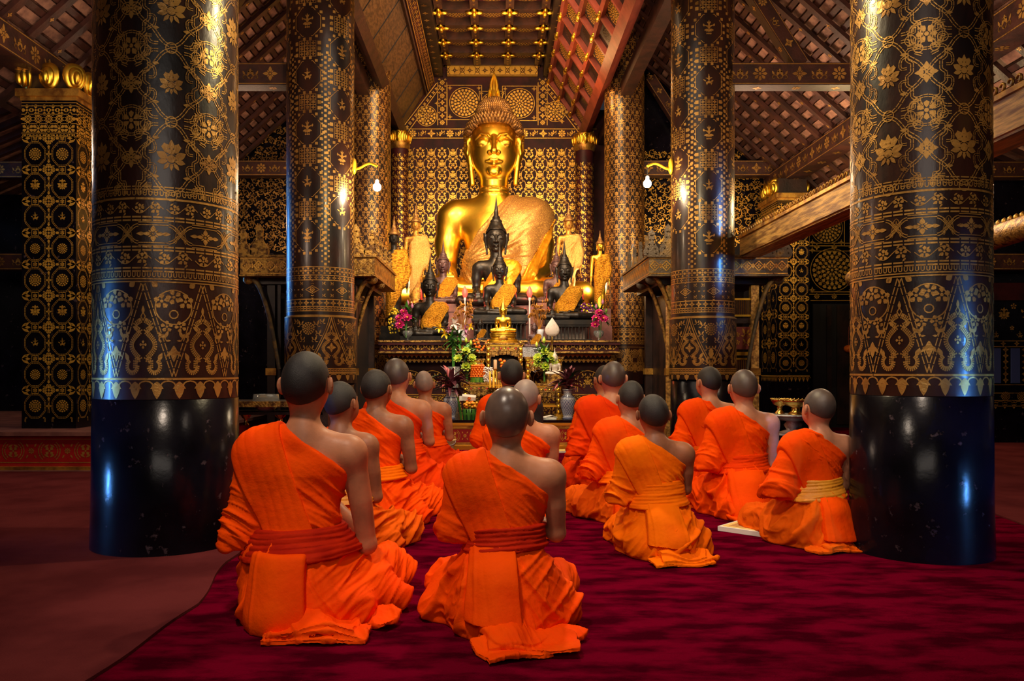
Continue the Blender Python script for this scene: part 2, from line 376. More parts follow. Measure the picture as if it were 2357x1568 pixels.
# ------------------------------------------------------------------ flat gold-leaf patterns, u,v in metres
class Pt:
    def __init__(self): self.V = []; self.S = []
    def poly(self, p): p = np.asarray(p, float); self.V.append(p); self.S.append(np.array([len(p)])); return self
    def get(self):
        if not self.V: return np.zeros((0, 2)), np.zeros(0, int)
        return np.concatenate(self.V), np.concatenate(self.S)
    def pack(self):
        V, S = self.get(); self.V = [V]; self.S = [S]; return self
    def put(self, o, x=0, y=0, s=1.0, a=0.0, sx=1.0, sy=1.0):
        V, S = o.get()
        c, sn = math.cos(a) * s, math.sin(a) * s
        X = V[:, 0] * sx; Y = V[:, 1] * sy
        self.V.append(np.stack([X * c - Y * sn + x, X * sn + Y * c + y], 1)); self.S.append(S)
        return self
    def petal(self, l, w, a=0, x=0, y=0, b=0.0, fat=0.45):
        t = np.array([0, .12, .3, .5, .7, .88, 1.0])
        wd = np.interp(t, [0, fat * .5, fat, .8, 1], [0.12, .8, 1, .5, 0]) * w / 2
        R = np.stack([wd, t * l + b], 1); L = np.stack([-wd[::-1], t[::-1] * l + b], 1)
        p = np.concatenate([R, L[1:]]); c, s = math.cos(a), math.sin(a)
        return self.poly(np.stack([p[:, 0] * c - p[:, 1] * s + x, p[:, 0] * s + p[:, 1] * c + y], 1))
    def disc(self, r, x=0, y=0, n=10):
        a = np.linspace(0, 2 * PI, n, endpoint=False)
        return self.poly(np.stack([r * np.cos(a) + x, r * np.sin(a) + y], 1))
    def stroke(self, pts, w, closed=False):
        p = np.asarray(pts, float)
        if closed: p = np.concatenate([p, p[:1]])
        d = np.diff(p, axis=0); L = np.linalg.norm(d, axis=1, keepdims=True) + 1e-9; d = d / L
        nrm = np.stack([-d[:, 1], d[:, 0]], 1) * w / 2; ex = d * w * 0.2
        a = p[:-1] - ex; b = p[1:] + ex
        Q = np.stack([a - nrm, b - nrm, b + nrm, a + nrm], 1).reshape(-1, 2)
        self.V.append(Q); self.S.append(np.full(len(d), 4)); return self
    def dbl(self, pts, w, gap, closed=False, dash=0.0):
        p = np.asarray(pts, float)
        if closed: p = np.concatenate([p, p[:1]])
        if dash: p = resample(p, dash)
        d = np.gradient(p, axis=0); d /= (np.linalg.norm(d, axis=1, keepdims=True) + 1e-9)
        nr = np.stack([-d[:, 1], d[:, 0]], 1) * gap / 2
        for s in (-1, 1):
            q = p + nr * s
            a, b = q[:-1], q[1:]
            if dash: b = a + (b - a) * 0.86
            dd = b - a; dd /= (np.linalg.norm(dd, axis=1, keepdims=True) + 1e-9); n2 = np.stack([-dd[:, 1], dd[:, 0]], 1) * w / 2
            self.V.append(np.stack([a - n2, b - n2, b + n2, a + n2], 1).reshape(-1, 2)); self.S.append(np.full(len(a), 4))
        return self
    def ring(self, r, w, x=0, y=0, n=24):
        a = np.linspace(0, 2 * PI, n, endpoint=False)
        return self.stroke(np.stack([r * np.cos(a) + x, r * np.sin(a) + y], 1), w, True)
    def line(self, x0, x1, y, w, step=0.04):
        n = max(1, int(abs(x1 - x0) / step)); x = np.linspace(x0, x1, n + 1)
        return self.stroke(np.stack([x, np.full(n + 1, y)], 1), w)
    def vline(self, x, y0, y1, w, step=0.3):
        n = max(1, int(abs(y1 - y0) / step)); y = np.linspace(y0, y1, n + 1)
        return self.stroke(np.stack([np.full(n + 1, x), y], 1), w)
def resample(p, step):
    d = np.linalg.norm(np.diff(p, axis=0), axis=1); s = np.concatenate([[0], np.cumsum(d)])
    n = max(2, int(round(s[-1] / step)) + 1); t = np.linspace(0, s[-1], n)
    return np.stack([np.interp(t, s, p[:, 0]), np.interp(t, s, p[:, 1])], 1)

def m_flower(n=6, w=0.55, c=0.22, a0=0.0):           # radius 1
    P = Pt()
    for k in range(n): P.petal(0.72, w, a0 + 2 * PI * k / n, b=0.28, fat=0.7)
    P.disc(c); return P.pack()
def m_quatre():                                        # pointed four-petal flower
    P = Pt()
    for k in range(4): P.petal(0.78, 0.52, PI / 2 * k, b=0.22, fat=.4)
    for k in range(4): P.petal(0.42, 0.20, PI / 4 + PI / 2 * k, b=0.2)
    P.disc(.14); return P.pack()
def m_diamond():                                       # square set on its point, made of small petals
    P = Pt()
    for k in range(4):
        a = PI / 2 * k
        P.petal(.36, .26, a, b=.62); P.petal(.40, .30, a, b=.16)
        c, s = math.cos(a), math.sin(a)
        for q in (-1, 1):
            P.petal(.26, .20, a + q * .35, x=-s * .34 + c * .17 * q, y=c * .34 + s * .17 * q)
        P.petal(.30, .24, a + PI / 4, b=.22)
    P.disc(.11); return P.pack()
def m_lotus():                                         # large upright lotus of the front columns
    P = Pt()
    P.petal(.55, .30, 0, y=.42); P.petal(.42, .26, .75, x=-.12, y=.30); P.petal(.42, .26, -.75, x=.12, y=.30)
    P.petal(.52, .36, .28, x=-.20, y=.30, fat=.7); P.petal(.52, .36, -.28, x=.20, y=.30, fat=.7)
    P.petal(.62, .40, 1.05, x=-.16, y=.02, fat=.6); P.petal(.62, .40, -1.05, x=.16, y=.02, fat=.6)
    P.petal(.50, .30, 1.75, x=-.18, y=-.10, fat=.6); P.petal(.50, .30, -1.75, x=.18, y=-.10, fat=.6)
    P.petal(.42, .20, 2.5, x=-.12, y=-.22); P.petal(.42, .20, -2.5, x=.12, y=-.22); P.petal(.36, .18, PI, y=-.24)
    P.disc(.20, n=14); P.ring(.27, .03, n=18)
    P.disc(.15, y=.36); return P.pack()
def m_mandala(rings=4, n=20):
    P = Pt(); P.disc(.07)
    for i in range(rings):
        r0 = .12 + .88 * i / rings; l = .88 / rings * .86; k = max(8, int(n * (r0 + .35)))
        for j in range(k):
            P.petal(l, 2 * PI * (r0 + l / 2) / k * .86, 2 * PI * (j + .5 * (i % 2)) / k, b=r0, fat=.75)
    for i in range(1, rings): P.ring(.115 + .88 * i / rings - .01, .012, n=36)
    return P.pack()
def m_kanok(s=1):                                      # flame-like scroll leaf, about 1 high
    P = Pt(); t = np.linspace(0, 1.6 * PI, 14)
    sp = np.stack([s * (.30 - .24 * t / (1.6 * PI)) * np.cos(t) - s * .1, (.30 - .24 * t / (1.6 * PI)) * np.sin(t) + .25], 1)
    P.stroke(sp, .075); P.petal(.6, .24, -.35 * s, x=.15 * s, y=.4); P.petal(.4, .2, .5 * s, x=-.1 * s, y=.5); P.petal(.32, .15, -1.5 * s, x=.2 * s, y=.2)
    return P.pack()
def m_deity():                                         # small praying figure of the medallions
    P = Pt()
    P.petal(.42, .14, 0, y=.50); P.disc(.11, y=.44); P.petal(.34, .12, .5, x=-.05, y=.48); P.petal(.34, .12, -.5, x=.05, y=.48)
    P.petal(.50, .42, PI, y=.38, fat=.3)
    P.petal(.46, .16, 1.1, x=-.1, y=.18); P.petal(.46, .16, -1.1, x=.1, y=.18)
    P.petal(.34, .2, .3, x=-.52, y=.22); P.petal(.34, .2, -.3, x=.52, y=.22)
    for k in range(5): P.petal(.34, .22, PI + (k - 2) * .55, x=(k - 2) * .09, y=-.12, fat=.6)
    P.petal(.5, .22, 1.75, x=-.05, y=-.12); P.petal(.5, .22, -1.75, x=.05, y=-.12)
    for k in range(3): P.petal(.2, .2, PI, x=(k - 1) * .2, y=-.5)
    return P.pack()
def m_rider():
    P = Pt(); P.petal(.3, .12, .1, y=.5); P.disc(.1, y=.45); P.petal(.42, .3, PI, y=.4, fat=.3)
    P.petal(.4, .13, 1.2, y=.2); P.petal(.4, .13, -1.3, y=.25)
    P.petal(.62, .28, PI / 2 + .1, x=.3, y=-.12, fat=.5); P.petal(.3, .2, -1.0, x=.25, y=-.1)
    for x, a in ((-.3, PI + .3), (-.15, PI - .2), (.2, PI + .2), (.35, PI - .3)): P.petal(.36, .13, a, x=x, y=-.14)
    P.petal(.42, .13, 1.0, x=-.3, y=-.05); return P.pack()
def m_vine(n=1):                                       # one period of a floral scroll, 2 wide 1 high
    P = Pt(); x = np.linspace(-1, 1, 25)
    P.stroke(np.stack([x, .30 * np.sin(x * PI)], 1), .045)
    for q in (-.5, .5):
        P.put(FL5, q, .02 * q, .34)
        for a, dx, dy in ((.9, .3, .25), (-.9, -.3, -.25), (2.4, .28, -.28), (-.7, -.26, .3)): P.petal(.26, .12, a, x=q + dx * .9, y=dy * (1 if q > 0 else -1))
    return P.pack()
def m_swirl():                                         # scrolled creature frieze, 2 wide 1 high
    P = Pt()
    for cx, s in ((-.5, 1), (.5, -1)):
        t = np.linspace(0, 2.3 * PI, 22); r = .42 - .34 * t / (2.3 * PI)
        P.stroke(np.stack([cx + s * r * np.cos(t), r * np.sin(t)], 1), .07)
        P.petal(.3, .14, .8 * s, x=cx + .2 * s, y=.22); P.petal(.3, .14, -2.2 * s, x=cx - .1 * s, y=-.2); P.petal(.26, .12, 2.5 * s, x=cx - .3 * s, y=.1)
        P.petal(.25, .12, PI + .5 * s, x=cx + .3 * s, y=-.15)
    P.petal(.4, .2, 0, y=.02); P.petal(.42, .22, PI, y=.05); P.disc(.1, y=.42, n=8)
    return P.pack()
def m_naga():                                          # braided beaded serpent, about 1 high
    P = Pt()
    def strand(pts, w):
        q = resample(np.array(pts, float), .030)
        d = np.gradient(q, axis=0); d /= (np.linalg.norm(d, axis=1, keepdims=True) + 1e-9); nr = np.stack([-d[:, 1], d[:, 0]], 1)
        for k in (-1, 0, 1):
            c = q + nr * (w / 3) * k
            for i in range(len(c)):
                h = .0115; a = d[i] * h; b = nr[i] * h
                P.poly([c[i] - a - b, c[i] + a - b, c[i] + a + b, c[i] - a + b])
    for s in (1, -1):
        z = np.linspace(.80, .10, 40)
        x = s * (.04 + .11 * np.sin(np.clip((.80 - z) / .16, 0, 1) * PI) * (z > .64) + .17 * np.sin(np.clip((.64 - z) / .42, 0, 1) * PI) * (z <= .64) * (z > .22) + .10 * (z <= .22))
        strand(np.stack([x, z], 1), .085)
        t = np.linspace(-.3 * PI, PI, 16)
        strand(np.stack([s * (.20 + .10 * np.cos(t)), .12 + .10 * np.sin(t) * -1], 1), .07)
        P.petal(.14, .08, -.5 * s, x=.27 * s, y=.2); P.petal(.08, .05, -1.2 * s, x=.26 * s, y=.22)
        P.petal(.09, .06, -1.1 * s, x=.10 * s, y=.66)
        P.stroke([(.0, .80), (.04 * s, .86), (0, .92)], .018); P.petal(.07, .05, -1.3 * s, x=.03 * s, y=.80)
    P.petal(.12, .06, 0, y=.90); P.put(FL4, 0, .44, .065)
    return P.pack()
FL4 = m_flower(4, .7, .2); FL5 = m_flower(5, .62, .2); FL6 = m_flower(6); FL8 = m_flower(8, .42, .2); FL12 = m_flower(12, .3, .25)
QUA = m_quatre(); DIA = m_diamond(); LOT = m_lotus(); MAN = m_mandala(); MAN3 = m_mandala(3, 14)
KAN = m_kanok(1); KANL = m_kanok(-1); DEI = m_deity(); RID = m_rider(); VINE = m_vine(); SWIRL = m_swirl(); NAGA = m_naga()

def u_band(P, x0, x1, z, h, per):
    n = max(1, int(round((x1 - x0) / per))); per = (x1 - x0) / n
    for k in range(n):
        x = x0 + (k + .5) * per; t = np.linspace(0, PI, 6)
        P.stroke(np.concatenate([[[x - per * .28, z + h * .9]], np.stack([x - per * .28 * np.cos(t), z + h * .45 - per * .28 * np.sin(t)], 1), [[x + per * .28, z + h * .9]]]), per * .17)
def repeat(P, mot, x0, x1, z, h, asp=2.0, sy=1.0):
    """tile a motif of height 1 and width asp along u"""
    w = h * asp; n = max(1, int(round((x1 - x0) / w))); w = (x1 - x0) / n
    for k in range(n): P.put(mot, x0 + (k + .5) * w, z, s=h, sx=w / (h * asp), sy=sy)
def pendants(P, x0, x1, z, h, per):
    n = max(1, int(round((x1 - x0) / per))); per = (x1 - x0) / n
    for k in range(n):
        x = x0 + (k + .5) * per
        P.petal(h, per * .5, PI, x=x, y=z, fat=.35); P.petal(h * .5, per * .22, PI - 1.0, x=x + per * .05, y=z - h * .15); P.petal(h * .5, per * .22, PI + 1.0, x=x - per * .05, y=z - h * .15)
        t = np.linspace(0, PI, 7); P.stroke(np.stack([x + per / 2 - per * .32 * np.cos(t), z - h * .22 + h * .26 * np.sin(t)], 1), h * .08)
    P.line(x0, x1, z + h * .16, h * .12)
def flat(o, U, V, n=None, eps=0.003):
    o = np.array(o, float); U = np.array(U, float); V = np.array(V, float)
    N = np.cross(U, V); N /= np.linalg.norm(N)
    if n is not None and np.dot(N, n) < 0: N = -N
    return lambda p: o + p[:, :1] * U + p[:, 1:2] * V + N * eps
def cylmap(cx, cy, rf, a0=-PI / 2, eps=0.0022):
    R0 = rf(np.array([1.0]))[0]
    def fn(p):
        a = p[:, 0] / R0 + a0; r = rf(p[:, 1]) + eps
        return np.stack([cx + r * np.cos(a), cy + r * np.sin(a), p[:, 1]], 1)
    return fn

# ------------------------------------------------------------------ signed-distance shapes, numpy surface nets
class Fd:
    def __init__(self, lo, hi, h):
        self.lo = np.array(lo, np.float32); self.h = h
        n = np.maximum(4, np.ceil((np.array(hi) - np.array(lo)) / h).astype(int) + 1)
        ax = [(lo[i] + h * np.arange(n[i])).astype(np.float32) for i in range(3)]
        self.x = ax[0][:, None, None]; self.y = ax[1][None, :, None]; self.z = ax[2][None, None, :]
        self.rot = None
    def frame(self, R=None, c=(0, 0, 0)):
        """work in a frame turned by R about c"""
        if R is None: return (self.x, self.y, self.z)
        R = np.asarray(R, np.float32); x, y, z = self.x - c[0], self.y - c[1], self.z - c[2]
        return (x * R[0, 0] + y * R[1, 0] + z * R[2, 0] + c[0], x * R[0, 1] + y * R[1, 1] + z * R[2, 1] + c[1], x * R[0, 2] + y * R[1, 2] + z * R[2, 2] + c[2])
def cap(P, a, b, r1, r2=None, ky=1.0):
    if r2 is None: r2 = r1
    x, y, z = P; a = np.array(a, np.float32).copy(); b = np.array(b, np.float32).copy()
    if ky != 1.0: y = y * ky; a[1] *= ky; b[1] *= ky
    d = b - a; L = float(d @ d) + 1e-9
    X, Y, Z = x - a[0], y - a[1], z - a[2]
    t = np.clip((X * d[0] + Y * d[1] + Z * d[2]) / L, 0, 1)
    return np.sqrt((X - t * d[0]) ** 2 + (Y - t * d[1]) ** 2 + (Z - t * d[2]) ** 2) - (r1 + (r2 - r1) * t)
def ell(P, c, r, R=None):
    x, y, z = P; X, Y, Z = x - c[0], y - c[1], z - c[2]
    if R is not None:
        R = np.asarray(R, np.float32)
        X, Y, Z = X * R[0, 0] + Y * R[1, 0] + Z * R[2, 0], X * R[0, 1] + Y * R[1, 1] + Z * R[2, 1], X * R[0, 2] + Y * R[1, 2] + Z * R[2, 2]
    k0 = np.sqrt((X / r[0]) ** 2 + (Y / r[1]) ** 2 + (Z / r[2]) ** 2)
    k1 = np.sqrt((X / r[0] ** 2) ** 2 + (Y / r[1] ** 2) ** 2 + (Z / r[2] ** 2) ** 2) + 1e-6
    return k0 * (k0 - 1) / k1
def rbox(P, c, h, r=0.01, R=None):
    x, y, z = P; X, Y, Z = x - c[0], y - c[1], z - c[2]
    if R is not None:
        R = np.asarray(R, np.float32)
        X, Y, Z = X * R[0, 0] + Y * R[1, 0] + Z * R[2, 0], X * R[0, 1] + Y * R[1, 1] + Z * R[2, 1], X * R[0, 2] + Y * R[1, 2] + Z * R[2, 2]
    qx, qy, qz = np.abs(X) - h[0] + r, np.abs(Y) - h[1] + r, np.abs(Z) - h[2] + r
    return np.sqrt(np.maximum(qx, 0) ** 2 + np.maximum(qy, 0) ** 2 + np.maximum(qz, 0) ** 2) + np.minimum(np.maximum(np.maximum(qx, qy), qz), 0) - r
def smin(a, b, k):
    h = np.maximum(k - np.abs(a - b), 0) / k
    return np.minimum(a, b) - h * h * k * 0.25
def smax(a, b, k): return -smin(-a, -b, k)
def chain(P, pts, rs, k=None, ky=1.0):
    d = None
    for i in range(len(pts) - 1):
        c = cap(P, pts[i], pts[i + 1], rs[i], rs[i + 1], ky)
        d = c if d is None else (np.minimum(d, c) if not k else smin(d, c, k))
    return d
def nets(F, D):
    """dual surface of field D = 0 -> vertices, normals, quads"""
    D = np.ascontiguousarray(np.broadcast_to(D, (F.x.shape[0], F.y.shape[1], F.z.shape[2]))).astype(np.float32)
    D[0] = np.maximum(D[0], 1e-3); D[-1] = np.maximum(D[-1], 1e-3); D[:, 0] = np.maximum(D[:, 0], 1e-3); D[:, -1] = np.maximum(D[:, -1], 1e-3)
    D[:, :, 0] = np.maximum(D[:, :, 0], 1e-3); D[:, :, -1] = np.maximum(D[:, :, -1], 1e-3)
    S = D < 0; nx, ny, nz = D.shape
    cnt = np.zeros((nx - 1, ny - 1, nz - 1), np.int8)
    for i in (0, 1):
        for j in (0, 1):
            for k in (0, 1): cnt += S[i:nx - 1 + i, j:ny - 1 + j, k:nz - 1 + k]
    act = np.argwhere((cnt > 0) & (cnt < 8))
    idx = np.full((nx - 1, ny - 1, nz - 1), -1, np.int32); idx[act[:, 0], act[:, 1], act[:, 2]] = np.arange(len(act))
    A = act; acc = np.zeros((len(A), 3)); w = np.zeros(len(A))
    cor = [(i, j, k) for i in (0, 1) for j in (0, 1) for k in (0, 1)]
    val = {c: D[A[:, 0] + c[0], A[:, 1] + c[1], A[:, 2] + c[2]] for c in cor}
    for a in cor:
        for ax in range(3):
            if a[ax] == 0:
                b = list(a); b[ax] = 1; b = tuple(b); va, vb = val[a], val[b]; m = (va < 0) != (vb < 0)
                t = np.where(m, va / np.where(m, va - vb, 1), 0)
                p = np.array(a, float)[None].repeat(len(A), 0); p[:, ax] += t; acc += p * m[:, None]; w += m
    Vg = acc / w[:, None]
    g = np.stack([sum(val[c] * (1 if c[ax] else -1) for c in cor) for ax in range(3)], 1); g /= (np.linalg.norm(g, axis=1, keepdims=True) + 1e-9)
    V = F.lo + (A + Vg) * F.h
    Q = []
    for ax in range(3):
        sl0 = [slice(None)] * 3; sl1 = [slice(None)] * 3; sl0[ax] = slice(0, -1); sl1[ax] = slice(1, None)
        s0, s1 = S[tuple(sl0)], S[tuple(sl1)]
        e = np.argwhere(s0 != s1); o1, o2 = (ax + 1) % 3, (ax + 2) % 3
        e = e[(e[:, o1] > 0) & (e[:, o2] > 0)]
        fl = s0[e[:, 0], e[:, 1], e[:, 2]]
        def cell(d1, d2):
            q = e.copy(); q[:, o1] -= d1; q[:, o2] -= d2; return idx[q[:, 0], q[:, 1], q[:, 2]]
        q = np.stack([cell(1, 1), cell(0, 1), cell(0, 0), cell(1, 0)], 1)
        q[~fl] = q[~fl][:, ::-1]; Q.append(q)
    Q = np.concatenate(Q); Q = Q[(Q >= 0).all(1)]
    return V, g, Q
_ph = np.random.RandomState(3)
_K = _ph.normal(size=(64, 3)); _K /= np.linalg.norm(_K, axis=1, keepdims=True); _P = _ph.uniform(0, 2 * PI, 64); _Fq = _ph.uniform(.7, 1.4, 64)
def wob(V, freq, seed=0, n=6):
    """smooth wandering value about -1..1"""
    o = np.zeros(len(V))
    for i in range(n):
        j = (seed * 7 + i * 5) % 64
        o += np.sin((V @ _K[j]) * freq * _Fq[j] + _P[(j + seed) % 64])
    return o / (n ** .5) * .9
def ridge(ph, sharp=1.6):
    """soft ridges with narrow valleys"""
    s = np.abs(np.sin(ph)); return s ** (1 / sharp)
def sdf_g(F, D, m, disp=None, s=1.0, post=None, g=None):
    V, N, Q = nets(F, D)
    if disp is not None: V = V + N * disp(V, N)[:, None]
    if post is not None: V = post(V)
    g = g or G()
    return g.raw(V * s, np.full(len(Q), 4), Q.ravel(), m, True)
# ------------------------------------------------------------------ floor, side platform, outer walls
def zof(py, D): return EYE - (py - VY) * D / F_PX
def xof(px, D): return (px - VX) * D / F_PX

g = G(); g.box((0, 6.5, -.06), (16, 21, .12), 'carpet'); struct('floor', g)
# worn rose rug beside the left column, its edge running obliquely towards the altar
poly = [(-5.2, -1.0), (-1.86, 1.2)]
e0 = np.array((-1.27, 2.45)); e1 = np.array((-1.30, 4.55))
pts = []
A = [(215, 1568), (330, 1480), (450, 1395), (520, 1300), (600, 1240), (640, 1200)]
for px, py in A:
    D = F_PX * EYE / (py - VY); pts.append((xof(px, D), D))
ex = pts[0][0] + (pts[0][0] - pts[1][0]) * 3, pts[0][1] - (pts[1][1] - pts[0][1]) * 3
edge = [ex] + pts + [(pts[-1][0] - .1, 5.5), (-1.5, 7.35)]
q = resample(np.array(edge), .07); q = q + np.stack([wob(np.c_[q, q[:, :1]], 9, 3), wob(np.c_[q, q[:, :1]], 11, 6)], 1) * .018
rug = [(-6.9, 7.45), (-6.9, ex[1])] + [tuple(p) for p in q]
rug = rug[::-1]
g = G(); n = len(rug); V = [(x, y, .001) for x, y in rug] + [(x, y, .012) for x, y in rug]
import mathutils
tri = mathutils.geometry.tessellate_polygon([[Vector((x, y, 0)) for x, y in rug]])
F = [tuple(i + n for i in t) for t in tri] + [(i, (i + 1) % n, (i + 1) % n + n, i + n) for i in range(n)]
nrm = np.cross(np.array(V[tri[0][1] ]) - np.array(V[tri[0][0]]), np.array(V[tri[0][2]]) - np.array(V[tri[0][0]]))
if nrm[2] < 0: F = [f[::-1] for f in F]
g.faces(V, F, 'rug'); o = g.build('floor_rug', loc=(-3.5, 4, 0)); tag(o, 'worn rose-brown rug around the left column, its ragged edge over the crimson carpet', 'rug')
g = G(); g.faces([(2.9, 3.2, .001), (7.0, 3.2, .001), (7.0, 10.35, .001), (3.9, 10.35, .001), (2.9, 3.2, .010), (7.0, 3.2, .010), (7.0, 10.35, .010), (3.9, 10.35, .010)],
                 [(4, 5, 6, 7), (0, 1, 5, 4), (1, 2, 6, 5), (2, 3, 7, 6), (3, 0, 4, 7)], 'rug')
o = g.build('floor_rug', loc=(5, 6, 0)); tag(o, 'rose-brown rug on the floor beyond the big right column', 'rug')

def frieze_band(g, fn, L, z0, z1, m='stencil', kind='lotus'):
    """red dado pattern with flowers in cartouches"""
    P = Pt(); h = z1 - z0; c = (z0 + z1) / 2; per = h * 1.45; n = max(1, int(L / per)); per = L / n
    for k in range(n):
        x = (k + .5) * per
        P.put(FL4, x, c, h * .20, a=PI / 4); P.put(FL8, x + per / 2, c, h * .13)
        for s in (-1, 1):
            for t in (-1, 1):
                P.petal(h * .22, h * .09, t * 1.0 if s > 0 else PI - t * 1.0, x=x + t * h * .2, y=c + s * h * .14)
                P.petal(h * .16, h * .07, t * .5 if s > 0 else PI - t * .5, x=x + per / 2 - t * h * .13, y=c + s * h * .16)
            for r in (.34, .44):
                a = np.linspace(-.9, .9, 7); P.stroke(np.stack([x + s * h * r * np.cos(a), c + h * r * np.sin(a)], 1), h * .035)
    P.line(0, L, z0 + h * .03, h * .03); P.line(0, L, z1 - h * .03, h * .03)
    g.pat(P, fn, m)

g = G()
D = 7.5
g.box((-5.2, D + 1.9, .165), (4.6, 3.8, .33), 'red_lacquer')
g.box((-5.2, D + 1.88, .345), (4.7, 3.9, .035), 'mauve_wood')
g.box((-5.2, D - .03, .030), (4.66, .08, .035), 'gold_dull'); g.box((-5.2, D - .045, .010), (4.7, .12, .02), 'mauve_wood')
frieze_band(g, flat((-7.5, D, 0), (1, 0, 0), (0, 0, 1), n=(0, -1, 0)), 4.6, .075, .30)
struct('trim_1', g)

# ---- outer walls
g = G(); g.box((-7.4, 6.5, 2.2), (.2, 20, 4.4), 'black_lacquer'); struct('wall_left', g)
g = G(); g.box((7.4, 6.5, 2.2), (.2, 20, 4.4), 'black_lacquer'); struct('wall_right', g)
g = G(); g.box((0, -3.4, 3.6), (16, .2, 7.2), 'dark_wood'); struct('wall_rear', g)

# ------------------------------------------------------------------ columns
def shaft(g, cx, cy, r, z0, z1, m, seg=96, bulge=0.0, rf=None):
    zs = np.arange(z0, z1 + .001, .18); zs[-1] = z1
    rr = rf(zs) if rf else np.full(len(zs), r)
    g.lathe(np.stack([rr, zs], 1), (cx, cy, 0), m, seg)

